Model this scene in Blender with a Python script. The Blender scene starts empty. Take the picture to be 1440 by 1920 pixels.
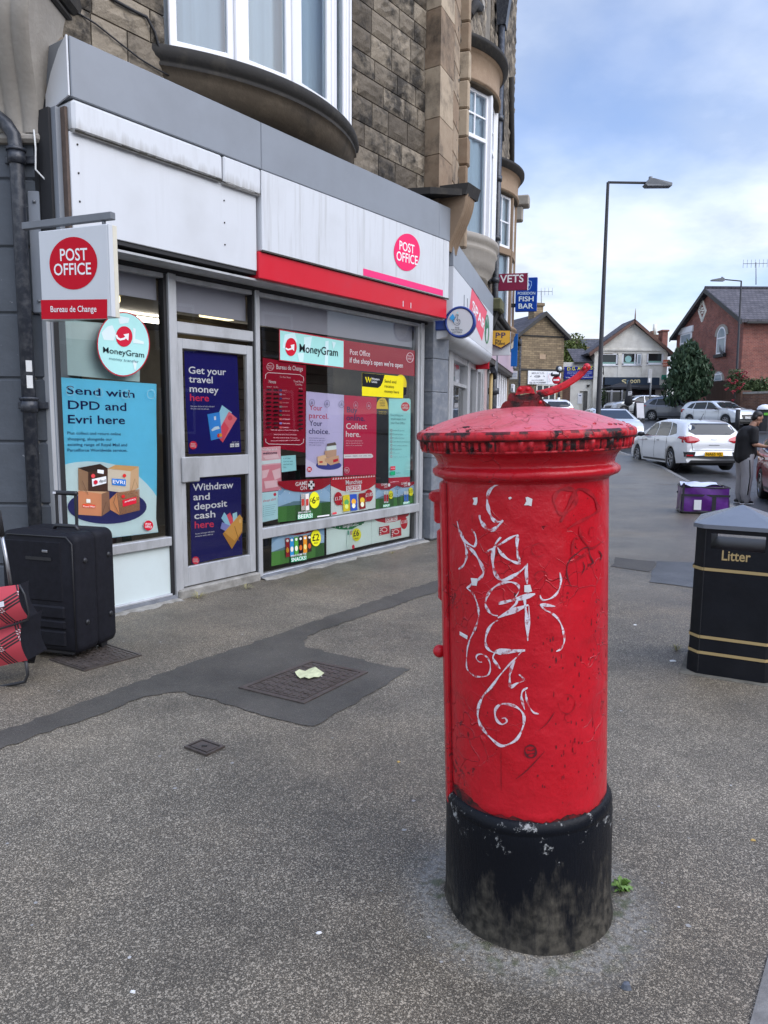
import bpy, bmesh, math, random
from mathutils import Vector, Matrix
from mathutils.bvhtree import BVHTree
random.seed(7)
sc = bpy.context.scene
COL = sc.collection
PI = math.pi
rad = math.radians

# ------------------------------------------------------------------ camera
F_PX, PITCH, EYE, ROLL = 1400.0, rad(7.13), 1.5, rad(0.38)
cam = bpy.data.cameras.new('camera')
cam_o = bpy.data.objects.new('camera', cam)
COL.objects.link(cam_o)
cam.sensor_fit = 'VERTICAL'
cam.sensor_height = 36.0
cam.lens = 36.0 * F_PX / 1920.0
cam.clip_start, cam.clip_end = 0.05, 3000
_r0, _d0 = Vector((1, 0, 0)), Vector((0, -math.sin(PITCH), -math.cos(PITCH)))
_f0 = Vector((0, math.cos(PITCH), -math.sin(PITCH)))
_cx = _r0 * math.cos(ROLL) - _d0 * math.sin(ROLL)
_dn = _r0 * math.sin(ROLL) + _d0 * math.cos(ROLL)
cam_o.matrix_world = Matrix(((_cx.x, -_dn.x, -_f0.x, 0), (_cx.y, -_dn.y, -_f0.y, 0), (_cx.z, -_dn.z, -_f0.z, EYE), (0, 0, 0, 1)))
sc.camera = cam_o

# ------------------------------------------------------------------ sky, sun, exposure
SUN_EL, SUN_AZ = rad(38), rad(122)      # azimuth clockwise from +Y: the bright part of the sky is behind to the right
world = bpy.data.worlds.new('World')
sc.world = world
world.use_nodes = True
nt = world.node_tree
for n in list(nt.nodes):
    nt.nodes.remove(n)
def N(tree, kind, **kw):
    n = tree.nodes.new(kind)
    for k, v in kw.items():
        if k in n.inputs.keys():
            n.inputs[k].default_value = v
        else:
            setattr(n, k, v)
    return n
out = N(nt, 'ShaderNodeOutputWorld')
bg = N(nt, 'ShaderNodeBackground')
sky = N(nt, 'ShaderNodeTexSky', sky_type='NISHITA')
sky.sun_disc = False
sky.sun_elevation = SUN_EL
sky.sun_rotation = SUN_AZ
sky.air_density = 1.0
sky.dust_density = 0.6
sky.ozone_density = 2.0
tc = N(nt, 'ShaderNodeTexCoord')
# flatten the direction so that clouds lie in a layer overhead
sep = N(nt, 'ShaderNodeSeparateXYZ')
nt.links.new(tc.outputs['Generated'], sep.inputs[0])
zz = N(nt, 'ShaderNodeMath', operation='MAXIMUM'); zz.inputs[1].default_value = 0.0
nt.links.new(sep.outputs['Z'], zz.inputs[0])
za = N(nt, 'ShaderNodeMath', operation='ADD'); za.inputs[1].default_value = 0.22
nt.links.new(zz.outputs[0], za.inputs[0])
dx = N(nt, 'ShaderNodeMath', operation='DIVIDE'); dy = N(nt, 'ShaderNodeMath', operation='DIVIDE')
nt.links.new(sep.outputs['X'], dx.inputs[0]); nt.links.new(za.outputs[0], dx.inputs[1])
nt.links.new(sep.outputs['Y'], dy.inputs[0]); nt.links.new(za.outputs[0], dy.inputs[1])
com = N(nt, 'ShaderNodeCombineXYZ')
nt.links.new(dx.outputs[0], com.inputs[0]); nt.links.new(dy.outputs[0], com.inputs[1])
cl1 = N(nt, 'ShaderNodeTexNoise', Scale=0.85, Detail=6.0, Roughness=0.50, Distortion=0.3)
mp = N(nt, 'ShaderNodeMapping'); mp.inputs['Location'].default_value = (2.2, 6.5, 3.0)
nt.links.new(com.outputs[0], mp.inputs[0]); nt.links.new(mp.outputs[0], cl1.inputs['Vector'])
rampc = N(nt, 'ShaderNodeValToRGB')
rampc.color_ramp.elements[0].position = 0.34; rampc.color_ramp.elements[0].color = (0, 0, 0, 1)
rampc.color_ramp.elements[1].position = 0.72; rampc.color_ramp.elements[1].color = (1, 1, 1, 1)
nt.links.new(cl1.outputs['Fac'], rampc.inputs[0])
# more cover towards the horizon
cov = N(nt, 'ShaderNodeMapRange'); cov.inputs['From Min'].default_value = 0.05; cov.inputs['From Max'].default_value = 0.42
cov.inputs['To Min'].default_value = 0.65; cov.inputs['To Max'].default_value = 0.0
nt.links.new(sep.outputs['Z'], cov.inputs['Value'])
addc = N(nt, 'ShaderNodeMath', operation='ADD', use_clamp=True)
nt.links.new(rampc.outputs[0], addc.inputs[0]); nt.links.new(cov.outputs[0], addc.inputs[1])
cl2 = N(nt, 'ShaderNodeTexNoise', Scale=2.0, Detail=7.0, Roughness=0.55)
mp2 = N(nt, 'ShaderNodeMapping'); mp2.inputs['Location'].default_value = (-1.0, 5.2, 2.0)
nt.links.new(com.outputs[0], mp2.inputs[0]); nt.links.new(mp2.outputs[0], cl2.inputs['Vector'])
rampd = N(nt, 'ShaderNodeValToRGB')
rampd.color_ramp.elements[0].position = 0.38; rampd.color_ramp.elements[0].color = (3.6, 4.05, 4.8, 1)
rampd.color_ramp.elements[1].position = 0.60; rampd.color_ramp.elements[1].color = (6.1, 6.4, 6.8, 1)
nt.links.new(cl2.outputs['Fac'], rampd.inputs[0])
skm = N(nt, 'ShaderNodeMix', data_type='RGBA', blend_type='MULTIPLY')
skm.inputs['Factor'].default_value = 1.0
nt.links.new(sky.outputs[0], skm.inputs['A']); skm.inputs['B'].default_value = (0.95, 1.02, 1.22, 1)
mixc = N(nt, 'ShaderNodeMix', data_type='RGBA')
nt.links.new(addc.outputs[0], mixc.inputs['Factor'])
nt.links.new(skm.outputs['Result'], mixc.inputs['A']); nt.links.new(rampd.outputs[0], mixc.inputs['B'])
# an overcast sky is brightest overhead
zen = N(nt, 'ShaderNodeMapRange', interpolation_type='SMOOTHSTEP'); zen.inputs['From Min'].default_value = 0.50; zen.inputs['From Max'].default_value = 0.90; zen.inputs['To Min'].default_value = 1.0; zen.inputs['To Max'].default_value = 2.3
nt.links.new(sep.outputs['Z'], zen.inputs['Value'])
zsc = N(nt, 'ShaderNodeVectorMath', operation='SCALE'); nt.links.new(mixc.outputs['Result'], zsc.inputs[0]); nt.links.new(zen.outputs[0], zsc.inputs['Scale'])
nt.links.new(zsc.outputs[0], bg.inputs['Color'])
bg.inputs['Strength'].default_value = 0.09
nt.links.new(bg.outputs[0], out.inputs[0])

sun = bpy.data.lights.new('sun', 'SUN')
sun.energy = 1.35
sun.angle = rad(65)
sun.color = (1.0, 0.96, 0.9)
sun_o = bpy.data.objects.new('sun', sun)
COL.objects.link(sun_o)
sd = Vector((math.sin(SUN_AZ) * math.cos(SUN_EL), math.cos(SUN_AZ) * math.cos(SUN_EL), math.sin(SUN_EL)))
sun_o.rotation_euler = sd.to_track_quat('Z', 'Y').to_euler()
sun_o.location = sd * 60

sc.view_settings.view_transform = 'Standard'
sc.view_settings.look = 'None'
sc.view_settings.exposure = 1.15
sc.view_settings.gamma = 1.0
sc.cycles.max_bounces = 8
sc.cycles.transparent_max_bounces = 12
sc.cycles.use_denoising = True

# ------------------------------------------------------------------ measuring the place from the photograph
def ray(x, y):
    u0, v0 = (x - 720) / F_PX, (y - 960) / F_PX
    u = u0 * math.cos(ROLL) + v0 * math.sin(ROLL)
    v = -u0 * math.sin(ROLL) + v0 * math.cos(ROLL)
    return Vector((u, math.cos(PITCH) - v * math.sin(PITCH), -math.sin(PITCH) - v * math.cos(PITCH)))
def gnd(x, y, z=0.0):
    r = ray(x, y); t = (z - EYE) / r.z
    return Vector((r.x * t, r.y * t, z))
def at(x, y, Y):
    r = ray(x, y); t = Y / r.y
    return Vector((r.x * t, Y, EYE + r.z * t))
def lin(h):
    h = h.lstrip('#')
    o = []
    for i in (0, 2, 4):
        c = int(h[i:i + 2], 16) / 255.0
        o.append(c / 12.92 if c <= 0.04045 else ((c + 0.055) / 1.055) ** 2.4)
    return tuple(o)

class Frame:
    """A vertical plane: local x runs along it, local -y is the street side, z is up."""
    def __init__(s, x, y, ang, z=0.0):
        s.o = Vector((x, y, z)); s.a = ang
        s.d = Vector((math.sin(ang), math.cos(ang), 0)); s.n = Vector((s.d.y, -s.d.x, 0))
        s.m = Matrix.Translation(s.o) @ Matrix.Rotation(PI / 2 - ang, 4, 'Z')
    def px(s, x, y, off=0.0):
        r = ray(x, y); q = s.o + s.n * off
        t = (q.x * s.n.x + q.y * s.n.y) / (r.x * s.n.x + r.y * s.n.y)
        p = Vector((0, 0, EYE)) + r * t
        w = p - s.o
        return Vector((w.dot(s.d), -off, w.z))
    def world(s, x, y, z):
        return s.m @ Vector((x, y, z))
W = Frame(0, 0, PI / 2)      # world frame

# ------------------------------------------------------------------ materials
MATS = {}
def mat(name, rgb, rough=0.6, metal=0.0, var=0.10, scale=4.0, bump=0.0, bscale=60.0, coat=0.0, spec=0.5, dirt=None, dirt_amt=0.0, dirt_scale=2.0, rvar=0.0, stretch=None, two=None, d0=0.46, d1=0.72):
    if name in MATS:
        return MATS[name]
    if isinstance(rgb, str):
        rgb = lin(rgb)
    m = bpy.data.materials.new(name); m.use_nodes = True
    t = m.node_tree; L = t.links.new
    b = t.nodes['Principled BSDF']
    b.inputs['Metallic'].default_value = metal
    b.inputs['Roughness'].default_value = rough
    b.inputs['Specular IOR Level'].default_value = spec
    if coat:
        b.inputs['Coat Weight'].default_value = coat
        b.inputs['Coat Roughness'].default_value = 0.06
    co = N(t, 'ShaderNodeTexCoord')
    vec = co.outputs['Object']
    if stretch:
        mpp = N(t, 'ShaderNodeMapping'); mpp.inputs['Scale'].default_value = stretch
        L(vec, mpp.inputs[0]); vec = mpp.outputs[0]
    nz = N(t, 'ShaderNodeTexNoise', Scale=scale, Detail=5.0, Roughness=0.62)
    L(vec, nz.inputs['Vector'])
    mr = N(t, 'ShaderNodeMapRange'); mr.inputs['From Min'].default_value = 0.25; mr.inputs['From Max'].default_value = 0.75
    L(nz.outputs['Fac'], mr.inputs['Value'])
    mx = N(t, 'ShaderNodeMix', data_type='RGBA')
    lo = tuple(max(0.0, c * (1 - var)) for c in rgb) + (1,)
    hi = tuple(min(1.0, c * (1 + var)) for c in rgb) + (1,)
    if two is not None:
        hi = tuple(two if not isinstance(two, str) else lin(two)) + (1,)
    mx.inputs['A'].default_value = lo; mx.inputs['B'].default_value = hi
    L(mr.outputs[0], mx.inputs['Factor'])
    colr = mx.outputs['Result']
    if dirt is not None:
        dn = N(t, 'ShaderNodeTexNoise', Scale=dirt_scale, Detail=7.0, Roughness=0.66)
        L(vec, dn.inputs['Vector'])
        dr = N(t, 'ShaderNodeMapRange'); dr.inputs['From Min'].default_value = d0; dr.inputs['From Max'].default_value = d1
        dr.inputs['To Max'].default_value = dirt_amt
        L(dn.outputs['Fac'], dr.inputs['Value'])
        dm = N(t, 'ShaderNodeMix', data_type='RGBA')
        dm.inputs['B'].default_value = tuple(lin(dirt) if isinstance(dirt, str) else dirt) + (1,)
        L(dr.outputs[0], dm.inputs['Factor']); L(colr, dm.inputs['A'])
        colr = dm.outputs['Result']
    L(colr, b.inputs['Base Color'])
    if rvar:
        rr = N(t, 'ShaderNodeMapRange'); rr.inputs['To Min'].default_value = max(0.03, rough - rvar); rr.inputs['To Max'].default_value = min(1, rough + rvar)
        rr.inputs['From Min'].default_value = 0.3; rr.inputs['From Max'].default_value = 0.7
        L(nz.outputs['Fac'], rr.inputs['Value']); L(rr.outputs[0], b.inputs['Roughness'])
    if bump:
        bn = N(t, 'ShaderNodeTexNoise', Scale=bscale, Detail=4.0)
        L(vec, bn.inputs['Vector'])
        bp = N(t, 'ShaderNodeBump', Strength=bump, Distance=0.01)
        L(bn.outputs['Fac'], bp.inputs['Height']); L(bp.outputs[0], b.inputs['Normal'])
    MATS[name] = m
    return m
def ink(h, k=0.92, rough=0.45):
    n = 'print_' + h.strip('#')
    c = tuple(min(.86, v * k * 1.16) for v in lin(h))
    return mat(n, c, rough=rough, spec=0.15, var=0.035, scale=9.0, bump=0.10, bscale=14.0)
def emit(name, rgb, s):
    if name in MATS: return MATS[name]
    m = bpy.data.materials.new(name); m.use_nodes = True
    b = m.node_tree.nodes['Principled BSDF']
    b.inputs['Emission Color'].default_value = tuple(rgb) + (1,)
    b.inputs['Emission Strength'].default_value = s
    MATS[name] = m
    return m
def glass(name, tint=(0.985, 0.995, 0.992), k=1.0, base=0.05, tilt=0.0):
    """thin pane: transparent with a Fresnel reflection"""
    if name in MATS: return MATS[name]
    m = bpy.data.materials.new(name); m.use_nodes = True
    t = m.node_tree; L = t.links.new
    t.nodes.remove(t.nodes['Principled BSDF'])
    o = t.nodes['Material Output']
    tr = N(t, 'ShaderNodeBsdfTransparent'); tr.inputs[0].default_value = tint + (1,)
    gl = N(t, 'ShaderNodeBsdfGlossy'); gl.inputs['Roughness'].default_value = 0.01
    gl.inputs['Color'].default_value = (k, k, k, 1)
    fr = N(t, 'ShaderNodeFresnel', IOR=1.5)
    mr = N(t, 'ShaderNodeMath', operation='MULTIPLY_ADD', use_clamp=True); mr.inputs[1].default_value = 0.9; mr.inputs[2].default_value = base - 0.05
    L(fr.outputs[0], mr.inputs[0])
    co = N(t, 'ShaderNodeTexCoord'); nz = N(t, 'ShaderNodeTexNoise', Scale=0.9, Detail=1.0)
    L(co.outputs['Object'], nz.inputs['Vector'])
    bp = N(t, 'ShaderNodeBump', Strength=0.05, Distance=0.05)
    L(nz.outputs['Fac'], bp.inputs['Height']); L(bp.outputs[0], gl.inputs['Normal'])
    ms = N(t, 'ShaderNodeMixShader')
    L(mr.outputs[0], ms.inputs[0]); L(tr.outputs[0], ms.inputs[1]); L(gl.outputs[0], ms.inputs[2])
    L(ms.outputs[0], o.inputs[0])
    MATS[name] = m
    return m

# ------------------------------------------------------------------ mesh building
class MB:
    def __init__(s):
        s.v, s.f, s.mi, s.sm, s.mats = [], [], [], [], []
        s.ca = []
    def mid(s, m):
        if m not in s.mats: s.mats.append(m)
        return s.mats.index(m)
    def add(s, vs, fs, m, smooth=False, tf=None):
        b = len(s.v); k = s.mid(m)
        for p in vs:
            p = Vector(p)
            s.v.append(tf @ p if tf is not None else p)
        for f in fs:
            s.f.append(tuple(b + i for i in f)); s.mi.append(k); s.sm.append(smooth)
        return b
    def box(s, x0, x1, y0, y1, z0, z1, m, b=0.0, tf=None):
        if x0 > x1: x0, x1 = x1, x0
        if y0 > y1: y0, y1 = y1, y0
        if z0 > z1: z0, z1 = z1, z0
        b = min(b, (x1 - x0) * .45, (y1 - y0) * .45, (z1 - z0) * .45)
        if b <= 0:
            vs = [(x, y, z) for x in (x0, x1) for y in (y0, y1) for z in (z0, z1)]
            fs = [(0, 1, 3, 2), (4, 6, 7, 5), (0, 4, 5, 1), (2, 3, 7, 6), (0, 2, 6, 4), (1, 5, 7, 3)]
            return s.add(vs, fs, m, False, tf)
        vs, idx = [], {}
        X, Y, Z = (x0, x1), (y0, y1), (z0, z1)
        for i in (0, 1):
            for j in (0, 1):
                for k in (0, 1):
                    c = Vector((X[i], Y[j], Z[k])); sg = (1 - 2 * i, 1 - 2 * j, 1 - 2 * k)
                    for a in range(3):
                        p = c.copy()
                        for q in range(3):
                            if q != a: p[q] += sg[q] * b
                        idx[(i, j, k, a)] = len(vs); vs.append(p)
        fs = []
        for a in range(3):
            u, w = (a + 1) % 3, (a + 2) % 3
            for e in (0, 1):
                q = []
                for (p, r) in ((0, 0), (1, 0), (1, 1), (0, 1)):
                    c = [0, 0, 0]; c[a] = e; c[u] = p; c[w] = r
                    q.append(idx[(*c, a)])
                fs.append(tuple(q if e else q[::-1]))
        for a in range(3):           # edges along axis a
            u, w = (a + 1) % 3, (a + 2) % 3
            for p in (0, 1):
                for r in (0, 1):
                    c0 = [0, 0, 0]; c1 = [0, 0, 0]; c1[a] = 1
                    c0[u] = c1[u] = p; c0[w] = c1[w] = r
                    q = [idx[(*c0, u)], idx[(*c1, u)], idx[(*c1, w)], idx[(*c0, w)]]
                    fs.append(tuple(q if p == r else q[::-1]))
        for i in (0, 1):
            for j in (0, 1):
                for k in (0, 1):
                    q = [idx[(i, j, k, a)] for a in range(3)]
                    fs.append(tuple(q if (i + j + k) % 2 else q[::-1]))
        return s.add(vs, fs, m, False, tf)
    def poly(s, pts, m, tf=None):
        return s.add(pts, [tuple(range(len(pts)))], m, False, tf)
    def prism(s, pts, vec, m, smooth=False, tf=None):
        """pts: planar polygon (3D), extruded by vec"""
        n = len(pts); vec = Vector(vec)
        vs = [Vector(p) for p in pts] + [Vector(p) + vec for p in pts]
        fs = [tuple(range(n))[::-1], tuple(range(n, 2 * n))]
        b = s.add(vs, fs, m, False, tf)
        k = s.mid(m)
        for i in range(n):
            j = (i + 1) % n
            s.f.append((b + i, b + j, b + n + j, b + n + i)); s.mi.append(k); s.sm.append(smooth)
    def tube(s, path, r, m, seg=10, caps=True, smooth=True, tf=None, flat=None):
        path = [Vector(p) for p in path]
        n = len(path)
        rs = r if isinstance(r, (list, tuple)) else [r] * n
        vs, fs = [], []
        up = Vector((0, 0, 1)); prev = None
        for i, p in enumerate(path):
            t = (path[min(i + 1, n - 1)] - path[max(i - 1, 0)]).normalized()
            if prev is None:
                a = t.cross(up)
                if a.length < 0.05: a = t.cross(Vector((1, 0, 0)))
                a.normalize()
            else:
                a = prev - t * prev.dot(t)
                if a.length < 1e-5: a = t.cross(up)
                a.normalize()
            prev = a; bb = t.cross(a)
            for k in range(seg):
                th = 2 * PI * k / seg
                fy = flat if flat else 1.0
                vs.append(p + a * (rs[i] * math.cos(th)) + bb * (rs[i] * fy * math.sin(th)))
        for i in range(n - 1):
            for k in range(seg):
                k2 = (k + 1) % seg
                fs.append((i * seg + k, i * seg + k2, (i + 1) * seg + k2, (i + 1) * seg + k))
        b = s.add(vs, fs, m, smooth, tf)
        if caps:
            kk = s.mid(m)
            s.f.append(tuple(b + i for i in range(seg))[::-1]); s.mi.append(kk); s.sm.append(False)
            s.f.append(tuple(b + (n - 1) * seg + i for i in range(seg))); s.mi.append(kk); s.sm.append(False)
    def lathe(s, prof, m, seg=32, c=(0, 0, 0), smooth=True, tf=None, a0=0.0, a1=2 * PI, rfun=None):
        full = abs(a1 - a0 - 2 * PI) < 1e-6
        n = seg if full else seg + 1
        vs, fs = [], []
        for (r, z) in prof:
            for k in range(n):
                th = a0 + (a1 - a0) * k / seg
                rr = rfun(r, z, th) if rfun else r
                vs.append((c[0] + rr * math.cos(th), c[1] + rr * math.sin(th), c[2] + z))
        for i in range(len(prof) - 1):
            for k in range(seg):
                k2 = (k + 1) % n if full else k + 1
                fs.append((i * n + k, i * n + k2, (i + 1) * n + k2, (i + 1) * n + k))
        s.add(vs, fs, m, smooth, tf)
    def grid(s, fn, nu, nv, m, smooth=True, tf=None, closed_u=False):
        vs = [fn(i / nu, j / nv) for j in range(nv + 1) for i in range(nu + 1)]
        fs = [(j * (nu + 1) + i, j * (nu + 1) + i + 1, (j + 1) * (nu + 1) + i + 1, (j + 1) * (nu + 1) + i) for j in range(nv) for i in range(nu)]
        s.add(vs, fs, m, smooth, tf)
    def ball(s, c, r, m, seg=14, rings=9, tf=None):
        c = Vector(c)
        if not isinstance(r, (list, tuple)): r = (r, r, r)
        vs, fs = [], []
        for j in range(rings + 1):
            ph = PI * j / rings
            for k in range(seg):
                th = 2 * PI * k / seg
                vs.append((c.x + r[0] * math.sin(ph) * math.cos(th), c.y + r[1] * math.sin(ph) * math.sin(th), c.z - r[2] * math.cos(ph)))
        for j in range(rings):
            for k in range(seg):
                k2 = (k + 1) % seg
                fs.append((j * seg + k, j * seg + k2, (j + 1) * seg + k2, (j + 1) * seg + k))
        s.add(vs, fs, m, True, tf)
    def text(s, body, p0, p1, up, m, bold=0.0, align=None):
        """fit the string between p0 and p1 (baseline); up = vector of one capital's height"""
        vs, fs, x0, x1, cap = glyphs(body, bold)
        p0, p1, up = Vector(p0), Vector(p1), Vector(up)
        ux = (p1 - p0) / max(1e-6, x1 - x0)
        s.add([p0 + ux * (a - x0) + up * (b / cap) for a, b in vs], fs, m)
    def mesh(s, name, base=None):
        me = bpy.data.meshes.new(name)
        vs = [tuple(p - base) if base is not None else tuple(p) for p in s.v]
        me.from_pydata(vs, [], s.f)
        for m in s.mats: me.materials.append(m)
        me.polygons.foreach_set('material_index', s.mi)
        me.polygons.foreach_set('use_smooth', s.sm)
        if s.ca:
            at_ = me.attributes.new('tone', 'FLOAT', 'FACE')
            at_.data.foreach_set('value', s.ca + [0.5] * (len(s.f) - len(s.ca)))
        me.validate(); me.update()
        return me
_gl = {}
def glyphs(body, bold=0.0):
    bold = min(bold, 0.016); k = (body, bold)
    if k in _gl: return _gl[k]
    c = bpy.data.curves.new('lettering', 'FONT'); c.body = body; c.size = 1.0; c.resolution_u = 3; c.offset = bold
    o = bpy.data.objects.new('lettering', c)
    me = bpy.data.meshes.new_from_object(o)
    vs = [(v.co.x, v.co.y) for v in me.vertices]
    fs = [tuple(p.vertices) for p in me.polygons]
    bpy.data.objects.remove(o); bpy.data.curves.remove(c); bpy.data.meshes.remove(me)
    xs = [a for a, b in vs] or [0, 1]
    _gl[k] = (vs, fs, min(xs), max(xs), 0.682)
    return _gl[k]

def tagit(o, label=None, cat=None, group=None, kind=None):
    if label: o['label'] = label
    if cat: o['category'] = cat
    if group: o['group'] = group
    if kind: o['kind'] = kind
    return o
def one(name, mb, label=None, cat=None, frame=W, group=None, kind=None, base=None):
    """a thing that is a single mesh; its origin is put at the middle of its foot"""
    if base is None:
        n = len(mb.v)
        base = Vector((sum(p.x for p in mb.v) / n, sum(p.y for p in mb.v) / n, min(p.z for p in mb.v)))
    base = Vector(base)
    o = bpy.data.objects.new(name, mb.mesh(name, base))
    o.matrix_world = frame.m @ Matrix.Translation(base)
    COL.objects.link(o)
    return tagit(o, label, cat, group, kind)
class Thing:
    def __init__(s, name, label, cat, base=(0, 0, 0), frame=W, group=None, rotz=0.0, kind=None, rot=None):
        s.base = Vector(base) if rotz == 0.0 and rot is None else Vector((0, 0, 0))
        s.e = bpy.data.objects.new(name, None)
        s.e.empty_display_size = 0.2
        s.e.matrix_world = frame.m @ Matrix.Translation(Vector(base)) @ (rot if rot is not None else Matrix.Rotation(rotz, 4, 'Z'))
        COL.objects.link(s.e)
        tagit(s.e, label, cat, group, kind)
    def part(s, name, mb, parent=None, label=None):
        o = bpy.data.objects.new(name, mb.mesh(name, s.base))
        COL.objects.link(o)
        o.parent = parent if parent is not None else s.e
        if label: o['label'] = label
        return o
def copy_tree(o, parent=None):
    c = o.copy(); COL.objects.link(c)
    if parent is not None:
        c.parent = parent
    for ch in list(o.children):
        copy_tree(ch, c)
    return c

class Print:
    """flat printed sheet: shapes given where the photograph shows them, laid on a real plane"""
    def __init__(s, frame, off, step=0.0012):
        s.fr, s.off, s.step = frame, off, step
        s.mb = MB()
    def nxt(s):
        s.off += s.step
    def P(s, x, y):
        return s.fr.px(x, y, s.off)
    def poly(s, pts, col):
        s.mb.poly([s.P(*p) for p in pts], ink(col) if isinstance(col, str) else col); s.nxt()
    def circle(s, x, y, rx, ry, col, n=40, a0=0, a1=360):
        s.poly([(x + rx * math.cos(rad(a0 + (a1 - a0) * k / n)), y + ry * math.sin(rad(a0 + (a1 - a0) * k / n))) for k in range(n if a1 - a0 == 360 else n + 1)], col)
    def text(s, body, a, b, h, col, bold=0.0):
        """baseline from a to b (pixels), capitals h pixels high"""
        p0, p1 = s.P(*a), s.P(*b)
        q0 = s.P(a[0], a[1] - h)
        s.mb.text(body, p0, p1, Vector((0, 0, q0.z - p0.z)), ink(col) if isinstance(col, str) else col, bold); s.nxt()
    def line(s, pts, w, col):
        """a stroke w pixels wide"""
        n = len(pts); L_, R_ = [], []
        for i, p in enumerate(pts):
            a, b = pts[max(0, i - 1)], pts[min(n - 1, i + 1)]
            tx, ty = b[0] - a[0], b[1] - a[1]; l = math.hypot(tx, ty) or 1
            nx, ny = -ty / l * w / 2, tx / l * w / 2
            L_.append(s.P(p[0] + nx, p[1] + ny)); R_.append(s.P(p[0] - nx, p[1] - ny))
        vs = L_ + R_
        s.mb.add(vs, [(i, i + 1, n + i + 1, n + i) for i in range(n - 1)], ink(col) if isinstance(col, str) else col); s.nxt()
    def ring(s, x, y, rx, ry, w, col, n=32):
        s.line([(x + rx * math.cos(2 * PI * k / n), y + ry * math.sin(2 * PI * k / n)) for k in range(n + 1)], w, col)
    def done(s, name, label, cat, group=None):
        return one(name, s.mb, label, cat, s.fr, group)
def quad_uv(q):
    """TL, TR, BR, BL in pixels -> function of u, v"""
    def f(u, v):
        t = [(q[0][i] * (1 - u) + q[1][i] * u) for i in (0, 1)]
        b = [(q[3][i] * (1 - u) + q[2][i] * u) for i in (0, 1)]
        return (t[0] * (1 - v) + b[0] * v, t[1] * (1 - v) + b[1] * v)
    return f
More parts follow.
